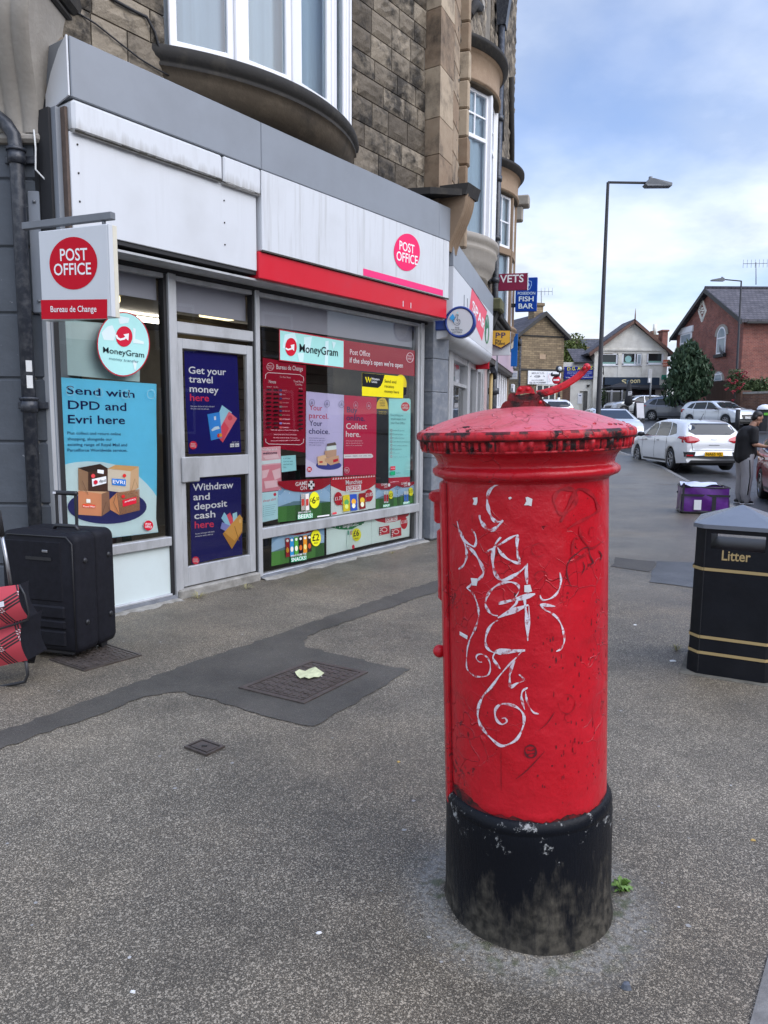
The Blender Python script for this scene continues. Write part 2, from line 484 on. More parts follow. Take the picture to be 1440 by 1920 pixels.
# ================================================================== THE GROUND
def rise(y):
    """the street is level near the camera and climbs further on"""
    if y < 14: return 0.0
    if y < 26: return 0.058 * (y - 14) ** 2 / 24
    return 0.348 + 0.058 * (y - 26) if y < 75 else 3.19 + 0.02 * (y - 75)
PILLAR = Vector((0.463, 2.199, 0))
_kp = [(-4.0, -5.3), (0.90, 1.66), (1.125, 1.97), (2.75, 4.42), (4.75, 8.9), (6.15, 13.3), (7.45, 18.7), (8.1, 22.0), (8.3, 25.0), (8.35, 30.0), (8.0, 41.0), (8.3, 46.0)]
def kerb_x(y):
    for (x0, y0), (x1, y1) in zip(_kp, _kp[1:]):
        if y <= y1:
            return x0 + (x1 - x0) * (y - y0) / (y1 - y0)
    return _kp[-1][0]
def asphalt(name, dark, lightc, chip, wet, brown=None, ring=False, chips=0.3, cs=380.0):
    m = bpy.data.materials.new(name); m.use_nodes = True
    t = m.node_tree; L = t.links.new; b = t.nodes['Principled BSDF']
    co = N(t, 'ShaderNodeTexCoord'); v = co.outputs['Object']
    # aggregate
    vo = N(t, 'ShaderNodeTexVoronoi', Scale=cs); L(v, vo.inputs['Vector'])
    sx = N(t, 'ShaderNodeSeparateColor'); L(vo.outputs['Color'], sx.inputs[0])
    r1 = N(t, 'ShaderNodeValToRGB')
    e = r1.color_ramp.elements
    e[0].position = 0.0; e[0].color = dark + (1,)
    e[1].position = 1.0; e[1].color = chip + (1,)
    k = e.new(1 - chips); k.color = lightc + (1,)
    k = e.new(1 - chips * 0.35); k.color = tuple((a + c) / 2 for a, c in zip(lightc, chip)) + (1,)
    L(sx.outputs[0], r1.inputs[0])
    vo2 = N(t, 'ShaderNodeTexVoronoi', Scale=cs * 0.55); L(v, vo2.inputs['Vector'])
    s2 = N(t, 'ShaderNodeSeparateColor'); L(vo2.outputs['Color'], s2.inputs[0])
    g2 = N(t, 'ShaderNodeMath', operation='GREATER_THAN'); g2.inputs[1].default_value = 0.90 if chips > 0.2 else 0.985
    L(s2.outputs[1], g2.inputs[0])
    m2 = N(t, 'ShaderNodeMix', data_type='RGBA'); L(g2.outputs[0], m2.inputs['Factor']); L(r1.outputs[0], m2.inputs['A'])
    m2.inputs['B'].default_value = tuple(c * 0.85 for c in chip) + (1,)
    col = m2.outputs['Result']
    # broad staining
    n1 = N(t, 'ShaderNodeTexNoise', Scale=1.1, Detail=8.0, Roughness=0.7); L(v, n1.inputs['Vector'])
    mr = N(t, 'ShaderNodeMapRange'); mr.inputs['From Min'].default_value = 0.3; mr.inputs['From Max'].default_value = 0.7
    mr.inputs['To Min'].default_value = 0.48; mr.inputs['To Max'].default_value = 1.38
    L(n1.outputs['Fac'], mr.inputs['Value'])
    sc_ = N(t, 'ShaderNodeVectorMath', operation='SCALE'); L(col, sc_.inputs[0]); L(mr.outputs[0], sc_.inputs['Scale'])
    col = sc_.outputs[0]
    if brown:
        n2 = N(t, 'ShaderNodeTexNoise', Scale=0.55, Detail=4.0); L(v, n2.inputs['Vector'])
        mr2 = N(t, 'ShaderNodeMapRange'); mr2.inputs['From Min'].default_value = 0.45; mr2.inputs['From Max'].default_value = 0.7; mr2.inputs['To Max'].default_value = 0.8
        L(n2.outputs['Fac'], mr2.inputs['Value'])
        mb_ = N(t, 'ShaderNodeMix', data_type='RGBA', blend_type='MULTIPLY'); L(mr2.outputs[0], mb_.inputs['Factor']); L(col, mb_.inputs['A']); mb_.inputs['B'].default_value = brown + (1,)
        col = mb_.outputs['Result']
    if ring:     # scar of pale cement where the pavement was made good round the box
        sb = N(t, 'ShaderNodeVectorMath', operation='SUBTRACT'); L(v, sb.inputs[0]); sb.inputs[1].default_value = PILLAR[:]
        mu = N(t, 'ShaderNodeVectorMath', operation='MULTIPLY'); L(sb.outputs[0], mu.inputs[0]); mu.inputs[1].default_value = (1, 1, 0)
        ln = N(t, 'ShaderNodeVectorMath', operation='LENGTH'); L(mu.outputs[0], ln.inputs[0])
        n3 = N(t, 'ShaderNodeTexNoise', Scale=9.0, Detail=6.0, Roughness=0.7); L(v, n3.inputs['Vector'])
        ad = N(t, 'ShaderNodeMath', operation='MULTIPLY_ADD'); ad.inputs[1].default_value = 0.13; L(n3.outputs['Fac'], ad.inputs[0]); L(ln.outputs['Value'], ad.inputs[2])
        rr = N(t, 'ShaderNodeValToRGB'); ee = rr.color_ramp.elements
        ee[0].position = 0.300; ee[0].color = (0.0, 0.0, 0.0, 1)
        ee[1].position = 0.325; ee[1].color = (0.15, 0.15, 0.15, 1)
        for p_, c_ in ((0.350, 0.75), (0.385, 0.85), (0.43, 0.35), (0.50, 0.0)):
            q = ee.new(p_); q.color = (c_, c_, c_, 1)
        L(ad.outputs[0], rr.inputs[0])
        n4 = N(t, 'ShaderNodeTexNoise', Scale=55.0, Detail=3.0); L(v, n4.inputs['Vector'])
        mm = N(t, 'ShaderNodeMath', operation='MULTIPLY'); L(rr.outputs[0], mm.inputs[0])
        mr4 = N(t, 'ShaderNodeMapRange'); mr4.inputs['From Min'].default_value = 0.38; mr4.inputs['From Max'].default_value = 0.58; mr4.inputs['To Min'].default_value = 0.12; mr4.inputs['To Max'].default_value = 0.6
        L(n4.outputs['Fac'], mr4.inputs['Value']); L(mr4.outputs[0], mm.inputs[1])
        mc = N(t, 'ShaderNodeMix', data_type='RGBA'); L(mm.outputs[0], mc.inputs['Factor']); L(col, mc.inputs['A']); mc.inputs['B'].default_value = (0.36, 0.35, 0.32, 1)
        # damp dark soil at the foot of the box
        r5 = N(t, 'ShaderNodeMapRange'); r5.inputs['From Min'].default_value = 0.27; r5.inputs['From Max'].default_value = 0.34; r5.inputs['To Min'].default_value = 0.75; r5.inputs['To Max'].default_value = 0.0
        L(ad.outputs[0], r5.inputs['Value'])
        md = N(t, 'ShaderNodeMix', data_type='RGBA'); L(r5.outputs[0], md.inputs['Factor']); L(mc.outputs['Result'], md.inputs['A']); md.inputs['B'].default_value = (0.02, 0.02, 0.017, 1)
        # moss at the edges
        n6 = N(t, 'ShaderNodeTexNoise', Scale=14.0, Detail=5.0); L(v, n6.inputs['Vector'])
        r6 = N(t, 'ShaderNodeMapRange'); r6.inputs['From Min'].default_value = 0.56; r6.inputs['From Max'].default_value = 0.66; L(n6.outputs['Fac'], r6.inputs['Value'])
        r7 = N(t, 'ShaderNodeMapRange'); r7.inputs['From Min'].default_value = 0.40; r7.inputs['From Max'].default_value = 0.30; r7.inputs['To Max'].default_value = 0.7; L(ln.outputs['Value'], r7.inputs['Value'])
        m6 = N(t, 'ShaderNodeMath', operation='MULTIPLY'); L(r6.outputs[0], m6.inputs[0]); L(r7.outputs[0], m6.inputs[1])
        me_ = N(t, 'ShaderNodeMix', data_type='RGBA'); L(m6.outputs[0], me_.inputs['Factor']); L(md.outputs['Result'], me_.inputs['A']); me_.inputs['B'].default_value = (0.06, 0.075, 0.025, 1)
        col = me_.outputs['Result']
    # wetness: broad damp areas, more of them further up the street
    nw = N(t, 'ShaderNodeTexNoise', Scale=0.5, Detail=4.0, Roughness=0.55); L(v, nw.inputs['Vector'])
    sp = N(t, 'ShaderNodeSeparateXYZ'); L(v, sp.inputs[0])
    wy = N(t, 'ShaderNodeMapRange'); wy.inputs['From Min'].default_value = 4.0; wy.inputs['From Max'].default_value = 11.0; wy.inputs['To Min'].default_value = 0.0; wy.inputs['To Max'].default_value = 0.30
    L(sp.outputs['Y'], wy.inputs['Value'])
    wa = N(t, 'ShaderNodeMath', operation='ADD'); L(nw.outputs['Fac'], wa.inputs[0]); L(wy.outputs[0], wa.inputs[1])
    wr = N(t, 'ShaderNodeMapRange'); wr.inputs['From Min'].default_value = wet; wr.inputs['From Max'].default_value = wet + 0.22
    L(wa.outputs[0], wr.inputs['Value'])
    ro = N(t, 'ShaderNodeMapRange'); ro.inputs['To Min'].default_value = 0.62; ro.inputs['To Max'].default_value = 0.32
    L(wr.outputs[0], ro.inputs['Value']); L(ro.outputs[0], b.inputs['Roughness'])
    wc = N(t, 'ShaderNodeMapRange'); wc.inputs['To Min'].default_value = 1.0; wc.inputs['To Max'].default_value = 0.84
    L(wr.outputs[0], wc.inputs['Value'])
    s3 = N(t, 'ShaderNodeVectorMath', operation='SCALE'); L(col, s3.inputs[0]); L(wc.outputs[0], s3.inputs['Scale'])
    L(s3.outputs[0], b.inputs['Base Color'])
    bp = N(t, 'ShaderNodeBump', Strength=0.55, Distance=0.004)
    L(vo.outputs['Distance'], bp.inputs['Height']); bp.invert = True
    L(bp.outputs[0], b.inputs['Normal'])
    MATS[name] = m
    return m
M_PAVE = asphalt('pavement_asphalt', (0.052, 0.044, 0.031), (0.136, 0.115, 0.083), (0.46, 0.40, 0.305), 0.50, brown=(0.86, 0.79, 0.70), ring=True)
M_PATCH = asphalt('fresh_asphalt', (0.058, 0.052, 0.042), (0.082, 0.073, 0.059), (0.15, 0.135, 0.11), 0.70, chips=0.16)
M_PATCH2 = asphalt('bluish_asphalt', (0.066, 0.067, 0.069), (0.092, 0.094, 0.096), (0.17, 0.17, 0.17), 0.60, chips=0.18)
M_ROAD = asphalt('road_asphalt', (0.035, 0.036, 0.039), (0.062, 0.064, 0.067), (0.15, 0.15, 0.15), 0.42, chips=0.22, cs=120)
M_KERB = mat('kerb_granite', (0.20, 0.19, 0.175), rough=0.75, var=0.22, scale=30, bump=0.35, bscale=70, dirt=(0.09, 0.085, 0.075), dirt_amt=0.8, dirt_scale=4)

ys = [-6 + 0.5 * i for i in range(12)] + [i * 1.0 for i in range(0, 14)] + [14 + i for i in range(14)] + [28 + 2 * i for i in range(10)]
ys = sorted(set(ys + [1.97, 4.42]))
pv = MB()
rows = []
vs, fs = [], []
NX = 6
for y in ys:
    kx = kerb_x(y)
    for i in range(NX + 1):
        x = -40 + (kx + 40) * (i / NX) ** 0.5
        vs.append((x, y, rise(y)))
for j in range(len(ys) - 1):
    for i in range(NX):
        a = j * (NX + 1) + i
        fs.append((a, a + 1, a + NX + 2, a + NX + 1))
pv.add(vs, fs, M_PAVE)
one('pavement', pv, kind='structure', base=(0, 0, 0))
kb = MB()
KW = 0.13
seg = 0
yk = [-5.0 + 0.9 * i for i in range(56)]
for y0, y1 in zip(yk, yk[1:]):
    x0, x1 = kerb_x(y0), kerb_x(y1)
    d = Vector((x1 - x0, y1 - y0, 0)); ln = d.length; d.normalize(); n = Vector((d.y, -d.x, 0))
    g = 0.006
    p = [Vector((x0, y0, rise(y0))) + d * g, Vector((x1, y1, rise(y1))) - d * g]
    up = Vector((0, 0, 0.006)); dn = Vector((0, 0, -0.13)); c = 0.015
    prof = lambda q: [q + dn, q + up, q + n * (KW - c) + up, q + n * KW + up - Vector((0, 0, c)), q + n * (KW + .01) + dn]
    a, b_ = prof(p[0]), prof(p[1])
    kb.add(a + b_, [(0, 1, 6, 5), (1, 2, 7, 6), (2, 3, 8, 7), (3, 4, 9, 8), (4, 3, 2, 1, 0), (5, 6, 7, 8, 9)], M_KERB)
one('kerb', kb, kind='structure', base=(0, 0, 0))
rd = MB()
yr = [-60, -20, -6] + [i * 1.0 for i in range(0, 14)] + [14 + i for i in range(14)] + [28 + 3 * i for i in range(16)] + [80, 120, 200, 400, 800]
vs, fs = [], []
xsr = [-500, -100, -30, -10, 0, 10, 20, 30, 60, 150, 500]
for y in yr:
    for x in xsr: vs.append((x, y, rise(y) - 0.115))
for j in range(len(yr) - 1):
    for i in range(len(xsr) - 1):
        a = j * len(xsr) + i
        fs.append((a, a + 1, a + len(xsr) + 1, a + len(xsr)))
rd.add(vs, fs, M_ROAD)
one('road', rd, kind='structure', base=(0, 0, 0))
def rough_edge(pts, amp=0.017, step=0.045, seed=1):
    rnd = random.Random(seed); o = []
    for i, a in enumerate(pts):
        b = pts[(i + 1) % len(pts)]
        n = max(1, int((b - a).length / step))
        t = (b - a).normalized() if (b - a).length > 1e-6 else Vector((1, 0, 0))
        nn = Vector((-t.y, t.x, 0))
        for k in range(n):
            o.append(a + (b - a) * (k / n) + nn * rnd.uniform(-amp, amp) * (1 if k else 0.3))
    return o
px_strip = [(-60, 1394), (0, 1372), (119, 1331), (239, 1287), (333, 1252), (400, 1231), (453, 1213), (550, 1180), (690, 1131), (828, 1085), (905, 1061), (1010, 1032),
            (1010, 1052), (905, 1082), (828, 1107), (690, 1153), (610, 1180), (578, 1193), (568, 1203), (570, 1212), (590, 1217), (667, 1235), (768, 1257), (703, 1298), (643, 1333), (587, 1363),
            (520, 1350), (453, 1330), (380, 1308), (347, 1298), (318, 1299), (272, 1307), (167, 1347), (53, 1387), (0, 1407), (-60, 1430)]
st = MB(); st.poly([p + Vector((0, 0, 0.004)) for p in rough_edge([gnd(*q) for q in px_strip], seed=3)], M_PATCH)
one('asphalt_repair', st, kind='structure', base=(0, 0, 0))
st = MB(); st.poly([p + Vector((0, 0, 0.004)) for p in rough_edge([gnd(*q) for q in ((1144, 1062), (1154, 1045), (1228, 1053), (1217, 1073))], 0.03, 0.15, seed=4)], M_PATCH)
st.poly([p + Vector((0, 0, 0.005)) for p in rough_edge([gnd(*q) for q in ((1231, 1053), (1310, 1056), (1310, 1104), (1218, 1092), (1221, 1075))], 0.02, 0.15, seed=5)], M_PATCH2)
one('asphalt_patch', st, kind='structure', base=(0, 0, 0))
# pavement on the far side, at the foot of the red brick house
fp = MB()
ff = [(20.5, 38.0), (24.0, 30.0), (60, 24.0), (60, 60), (20, 64), (18.8, 52)]
fp.prism([Vector((x, y, rise(y) - 0.2)) for x, y in ff], (0, 0, 0.2), M_PATCH2)
one('far_pavement', fp, kind='structure', base=(22, 45, 0))

# iron covers
M_IRON = mat('worn_cast_iron', (0.095, 0.078, 0.068), rough=0.5, metal=0.35, var=0.35, scale=22, bump=0.25, bscale=60, dirt=(0.06, 0.045, 0.035), dirt_amt=0.8, dirt_scale=9, rvar=0.12)
M_IRON2 = mat('dark_recess', (0.02, 0.018, 0.016), rough=0.8)
def cover(px, nu, nv, label, name='manhole_cover', studs=True, frame=0.03):
    q = [gnd(*p) for p in px]
    fn = lambda u, v: (q[0] * (1 - u) + q[1] * u) * (1 - v) + (q[3] * (1 - u) + q[2] * u) * v
    lu, lv = (q[1] - q[0]).length, (q[3] - q[0]).length
    base = sum(q, Vector()) / 4
    t = Thing(name, label, 'manhole cover', base)
    f = MB(); z0, z1 = Vector((0, 0, 0.001)), Vector((0, 0, 0.011))
    eu, ev = frame / lu, frame / lv
    for (a, b, c, d) in ((0, 1, 0, ev), (0, 1, 1 - ev, 1), (0, eu, ev, 1 - ev), (1 - eu, 1, ev, 1 - ev)):
        f.prism([fn(a, c) + z0, fn(b, c) + z0, fn(b, d) + z0, fn(a, d) + z0], (0, 0, 0.010), M_IRON)
    t.part('frame', f)
    p = MB(); g = 0.008; gu, gv = eu + g / lu, ev + g / lv
    p.poly([fn(eu, ev) + z0 * 5, fn(1 - eu, ev) + z0 * 5, fn(1 - eu, 1 - ev) + z0 * 5, fn(eu, 1 - ev) + z0 * 5], M_IRON2)
    p.prism([fn(gu, gv) + z0 * 6, fn(1 - gu, gv) + z0 * 6, fn(1 - gu, 1 - gv) + z0 * 6, fn(gu, 1 - gv) + z0 * 6], (0, 0, 0.004), M_IRON)
    if studs:
        for i in range(nu):
            for j in range(nv):
                u = gu + (1 - 2 * gu) * (i + .5) / nu; v = gv + (1 - 2 * gv) * (j + .5) / nv
                a = 0.30 / nu * (1 if (i + j) % 2 else .4); b = 0.30 / nv * (.4 if (i + j) % 2 else 1)
                p.prism([fn(u - a, v - b) + z0 * 10, fn(u + a, v - b) + z0 * 10, fn(u + a, v + b) + z0 * 10, fn(u - a, v + b) + z0 * 10], (0, 0, 0.0035), M_IRON)
    else:
        p.box(base.x - .012, base.x + .012, base.y - .006, base.y + .006, 0.0105, 0.013, M_IRON2)
    t.part('plate', p)
cover([(583, 1240), (690, 1263), (570, 1322), (447, 1292)], 12, 9, 'rectangular rusty iron cover set in the dark asphalt patch, a dead leaf on it')
cover([(200, 1209), (266, 1230), (158, 1260), (92, 1238)], 8, 9, 'studded iron cover half under the black suitcase', frame=0.012)
cover([(380, 1388), (422, 1402), (387, 1419), (345, 1403)], 1, 1, 'small plain stopcock cover alone in the speckled pavement', studs=False, frame=0.012)

# the dead leaf
M_LEAF = mat('dry_leaf', (0.55, 0.56, 0.33), rough=0.7, var=0.25, scale=30)
lf = MB()
lpx = [(553, 1262), (561, 1257), (572, 1257), (580, 1253), (591, 1252), (600, 1258), (608, 1263), (598, 1269), (588, 1270), (579, 1273), (571, 1270), (563, 1271), (557, 1267)]
c0 = gnd(580, 1262, 0.03)
rl = random.Random(2)
ring_ = [gnd(x, y, 0.02) + Vector((0, 0, rl.uniform(-0.004, 0.008))) for x, y in lpx]
lf.add([c0 + Vector((0, 0, -.006))] + ring_ + [p - Vector((0, 0, .0015)) for p in ring_] + [c0 + Vector((0, 0, -.008))], [(0, i + 1, (i + 1) % len(ring_) + 1) for i in range(len(ring_))] + [(27, (i + 1) % 13 + 14, i + 14) for i in range(13)] + [(i + 1, i + 14, (i + 1) % 13 + 14, (i + 1) % 13 + 1) for i in range(13)], M_LEAF)
one('dead_leaf', lf, 'curled pale yellow dead leaf lying on the rusty iron cover', 'leaf')
# litter scraps and gum
M_SCRAP = mat('paper_scrap', (0.72, 0.72, 0.70), rough=0.8)
M_STONE = mat('grey_stone', (0.10, 0.11, 0.13), rough=0.7, var=0.3, scale=40)
def chipthing(name, x, y, r, h, m, label, cat, seed):
    rr = random.Random(seed); b = MB(); c = gnd(x, y)
    n = 8; pts = []
    for k in range(n):
        q = r * rr.uniform(.6, 1.15); pts.append(c + Vector((q * math.cos(2 * PI * k / n), q * .7 * math.sin(2 * PI * k / n), 0.001)))
    top = [c + (p - c) * .7 + Vector((0, 0, h)) for p in pts]
    b.add(pts + top + [c + Vector((0, 0, h * 1.25))], [(i, (i + 1) % n, n + (i + 1) % n, n + i) for i in range(n)] + [(n + i, n + (i + 1) % n, 2 * n) for i in range(n)], m)
    one(name, b, label, cat)
chipthing('stone', 1174, 1853, 0.017, 0.014, M_STONE, 'dark grey stone chip on the pavement in front of the pillar box', 'stone', 1)
chipthing('paper_scrap', 598, 1750, 0.009, 0.004, M_SCRAP, 'white scrap left of the pillar box foot, on open pavement', 'litter', 2)
chipthing('paper_scrap', 249, 1861, 0.009, 0.004, M_SCRAP, 'white scrap nearest the bottom left corner of the pavement', 'litter', 3)
chipthing('paper_scrap', 602, 1271, 0.011, 0.012, M_SCRAP, 'tiny white scrap beside the dead leaf on the iron cover', 'litter', 4)
chipthing('paper_scrap', 1262, 1240, 0.022, 0.006, M_SCRAP, 'white scrap beside the foot of the litter bin', 'litter', 5)
chipthing('paper_scrap', 1190, 1172, 0.016, 0.004, M_SCRAP, 'white scrap on the pavement between pillar box and litter bin', 'litter', 6)
chipthing('fallen_leaf', 1412, 1576, 0.012, 0.004, mat('ochre_leaf', (0.5, 0.33, 0.10), rough=.7), 'ochre leaf fragment on the pavement below the litter bin', 'leaf', 7)
chipthing('fallen_leaf', 747, 1429, 0.010, 0.004, MATS['ochre_leaf'], 'small ochre leaf fragment on the pavement left of the pillar box', 'leaf', 8)
# gum and specks trodden into the pavement: nobody could count them
rg = random.Random(11); sp_ = MB()
for i in range(120):
    y = 1.9 + 9 * rg.random() ** 1.6; x = rg.uniform(-2.2, 3.2) * (y / 4)
    if x > kerb_x(y) - .15 or (x - PILLAR.x) ** 2 + (y - PILLAR.y) ** 2 < .12: continue
    if (Vector((x, y, 0)) - Vector((-1.148, 6.883, 0))).dot(Vector((.814, -.581, 0))) < .3: continue
    r = rg.uniform(.003, .010); n = 7
    sp_.add([(x + r * rg.uniform(.7, 1.2) * math.cos(2 * PI * k / n), y + r * rg.uniform(.7, 1.2) * math.sin(2 * PI * k / n), 0.0015 + rise(y)) for k in range(n)] , [tuple(range(n))], mat('gum', (.30, .29, .27), rough=.7) if i % 4 else mat('pale_grit', (.45, .44, .42), rough=.7))
one('gum_spots', sp_, 'pale specks of chewing gum and grit trodden into the pavement', 'gum spots', kind='stuff', base=(0, 4, 0))
# weeds
M_WEED = mat('weed_leaf', (0.14, 0.24, 0.045), rough=0.55, var=0.3, scale=25)
M_WEED2 = mat('dry_grass', (0.30, 0.27, 0.12), rough=0.7, var=0.3, scale=25)
def weed(c, n, r, h, label, seed, m=None, blade=False, name='weed'):
    rr = random.Random(seed); b = MB(); m = m or M_WEED
    for i in range(n):
        a = rr.uniform(0, 2 * PI); l = r * rr.uniform(.4, 1); z = h * rr.uniform(.3, 1)
        d = Vector((math.cos(a), math.sin(a), 0)); s_ = Vector((-d.y, d.x, 0))
        w = 0.0025 if blade else rr.uniform(.005, .010)
        p0 = c + d * r * .08; p1 = c + d * l * .6 + Vector((0, 0, z)); p2 = c + d * l + Vector((0, 0, z * (.8 if not blade else 1.0)))
        b.add([p0, p1 - s_ * w, p2, p1 + s_ * w], [(0, 1, 2, 3)], m)
        b.add([p0 + s_ * .0008, p1 + Vector((0, 0, -.001)), p0 - s_ * .0008], [(0, 1, 2)], m)
    one(name, b, label, 'weed', base=c)
weed(gnd(1165, 1668), 46, 0.045, 0.03, 'bright green weed growing at the right foot of the pillar box', 1)
weed(gnd(372, 1122), 40, 0.10, 0.05, 'grass tuft growing below the shop door step', 2, M_WEED2, True)
weed(gnd(462, 1104), 26, 0.09, 0.04, 'dry grass tuft at the right corner of the shop door step', 5, M_WEED2, True)
weed(gnd(1268, 1220), 30, 0.06, 0.04, 'grass tuft beside the left foot of the litter bin', 3, M_WEED2, True)
weed(gnd(735, 1038), 22, 0.06, 0.03, 'dry tuft of grass in the joint below the shop window', 4, M_WEED2, True)
# ================================================================== THE PILLAR BOX
def paint_red(name, base, old, rough, chipc, chip_t, grime=None, grime_lo=0.5, grime_hi=0.62, spec=0.5):
    m = bpy.data.materials.new(name); m.use_nodes = True
    t = m.node_tree; L = t.links.new; b = t.nodes['Principled BSDF']
    co = N(t, 'ShaderNodeTexCoord'); v = co.outputs['Object']
    n1 = N(t, 'ShaderNodeTexNoise', Scale=5.0, Detail=8.0, Roughness=0.7); L(v, n1.inputs['Vector'])
    mr = N(t, 'ShaderNodeMapRange'); mr.inputs['From Min'].default_value = 0.3; mr.inputs['From Max'].default_value = 0.7; L(n1.outputs['Fac'], mr.inputs['Value'])
    mx = N(t, 'ShaderNodeMix', data_type='RGBA'); L(mr.outputs[0], mx.inputs['Factor']); mx.inputs['A'].default_value = base + (1,); mx.inputs['B'].default_value = old + (1,)
    col = mx.outputs['Result']
    # chips where old paint shows
    n2 = N(t, 'ShaderNodeTexNoise', Scale=26.0, Detail=6.0, Roughness=0.6, Distortion=0.6); L(v, n2.inputs['Vector'])
    n2b = N(t, 'ShaderNodeTexNoise', Scale=3.2, Detail=2.0); L(v, n2b.inputs['Vector'])
    ad = N(t, 'ShaderNodeMath', operation='MULTIPLY_ADD'); ad.inputs[1].default_value = 0.55; L(n2b.outputs['Fac'], ad.inputs[0]); L(n2.outputs['Fac'], ad.inputs[2])
    r2 = N(t, 'ShaderNodeMapRange'); r2.inputs['From Min'].default_value = chip_t; r2.inputs['From Max'].default_value = chip_t + 0.018; L(ad.outputs[0], r2.inputs['Value'])
    m2 = N(t, 'ShaderNodeMix', data_type='RGBA'); L(r2.outputs[0], m2.inputs['Factor']); L(col, m2.inputs['A']); m2.inputs['B'].default_value = chipc + (1,)
    col = m2.outputs['Result']
    h = r2.outputs[0]
    # thin dark scratches
    sm = N(t, 'ShaderNodeMapping'); sm.inputs['Scale'].default_value = (9, 9, 2.2); L(v, sm.inputs[0])
    n4 = N(t, 'ShaderNodeTexNoise', Scale=1.6, Detail=2.0, Distortion=1.6); L(sm.outputs[0], n4.inputs['Vector'])
    c4 = N(t, 'ShaderNodeMath', operation='SUBTRACT'); L(n4.outputs['Fac'], c4.inputs[0]); c4.inputs[1].default_value = 0.565
    a4 = N(t, 'ShaderNodeMath', operation='ABSOLUTE'); L(c4.outputs[0], a4.inputs[0])
    r4 = N(t, 'ShaderNodeMapRange'); r4.inputs['From Min'].default_value = 0.0; r4.inputs['From Max'].default_value = 0.003; r4.inputs['To Min'].default_value = 0.30; r4.inputs['To Max'].default_value = 0.0; L(a4.outputs[0], r4.inputs['Value'])
    m4 = N(t, 'ShaderNodeMix', data_type='RGBA'); L(r4.outputs[0], m4.inputs['Factor']); L(col, m4.inputs['A']); m4.inputs['B'].default_value = (0.10, 0.004, 0.008, 1)
    col = m4.outputs['Result']
    if grime:
        n3 = N(t, 'ShaderNodeTexNoise', Scale=13.0, Detail=9.0, Roughness=0.72); L(v, n3.inputs['Vector'])
        r3 = N(t, 'ShaderNodeMapRange'); r3.inputs['From Min'].default_value = grime_lo; r3.inputs['From Max'].default_value = grime_hi; L(n3.outputs['Fac'], r3.inputs['Value'])
        m3 = N(t, 'ShaderNodeMix', data_type='RGBA'); L(r3.outputs[0], m3.inputs['Factor']); L(col, m3.inputs['A']); m3.inputs['B'].default_value = grime + (1,)
        col = m3.outputs['Result']
    L(col, b.inputs['Base Color'])
    b.inputs['Roughness'].default_value = rough; b.inputs['Specular IOR Level'].default_value = spec
    rr = N(t, 'ShaderNodeMapRange'); rr.inputs['To Min'].default_value = rough - 0.08; rr.inputs['To Max'].default_value = rough + 0.14; L(n1.outputs['Fac'], rr.inputs['Value']); L(rr.outputs[0], b.inputs['Roughness'])
    # brushed, lumpy paint
    n5 = N(t, 'ShaderNodeTexNoise', Scale=9.0, Detail=6.0, Roughness=0.55); L(v, n5.inputs['Vector'])
    vo = N(t, 'ShaderNodeTexVoronoi', Scale=17.0, feature='DISTANCE_TO_EDGE'); 
    vd = N(t, 'ShaderNodeVectorMath', operation='MULTIPLY_ADD'); nv = N(t, 'ShaderNodeTexNoise', Scale=8.0); L(v, nv.inputs['Vector'])
    L(nv.outputs['Color'], vd.inputs[0]); vd.inputs[1].default_value = (0.12, 0.12, 0.12); L(v, vd.inputs[2]); L(vd.outputs[0], vo.inputs['Vector'])
    rv = N(t, 'ShaderNodeMapRange'); rv.inputs['From Max'].default_value = 0.02; L(vo.outputs['Distance'], rv.inputs['Value'])
    gate = N(t, 'ShaderNodeMapRange'); gate.inputs['From Min'].default_value = 0.50; gate.inputs['From Max'].default_value = 0.58; gate.inputs['To Max'].default_value = 0.35; L(n2b.outputs['Fac'], gate.inputs['Value'])
    gm = N(t, 'ShaderNodeMath', operation='MULTIPLY'); L(rv.outputs[0], gm.inputs[0]); L(gate.outputs[0], gm.inputs[1])
    hs = N(t, 'ShaderNodeMath', operation='SUBTRACT'); L(n5.outputs['Fac'], hs.inputs[0]); L(gm.outputs[0], hs.inputs[1])
    h2 = N(t, 'ShaderNodeMath', operation='MULTIPLY_ADD'); L(h, h2.inputs[0]); h2.inputs[1].default_value = -0.35; L(hs.outputs[0], h2.inputs[2])
    bp = N(t, 'ShaderNodeBump', Strength=0.8, Distance=0.014); L(h2.outputs[0], bp.inputs['Height']); L(bp.outputs[0], b.inputs['Normal'])
    MATS[name] = m
    return m
M_RED = paint_red('pillar_red_paint', (0.47, 0.006, 0.013), (0.55, 0.011, 0.022), 0.26, (0.20, 0.008, 0.012), 0.955, spec=0.38)
M_RED_CAP = paint_red('faded_sky_lit_red_paint', (0.51, 0.060, 0.078), (0.62, 0.135, 0.155), 0.28, (0.35, 0.03, 0.04), 0.985)  # cap red paled for the sky's sheen on it, beside real fading
M_RED_RIM = paint_red('grimy_red_paint', (0.46, 0.010, 0.018), (0.55, 0.02, 0.03), 0.36, (0.03, 0.012, 0.012), 0.93, grime=(0.022, 0.013, 0.013), grime_lo=0.50, grime_hi=0.60, spec=.3)
M_RED_DARK = paint_red('dark_red_paint', (0.13, 0.010, 0.013), (0.22, 0.016, 0.020), 0.45, (0.03, 0.02, 0.02), 0.95, grime=(0.03, 0.016, 0.015), grime_lo=0.44, grime_hi=0.56, spec=.25)
M_BLACKP = mat('worn_black_paint', (0.012, 0.013, 0.016), rough=0.30, var=0.5, scale=9, bump=0.5, bscale=16, dirt=(0.075, 0.068, 0.055), dirt_amt=0.75, dirt_scale=5.0, rvar=0.15)
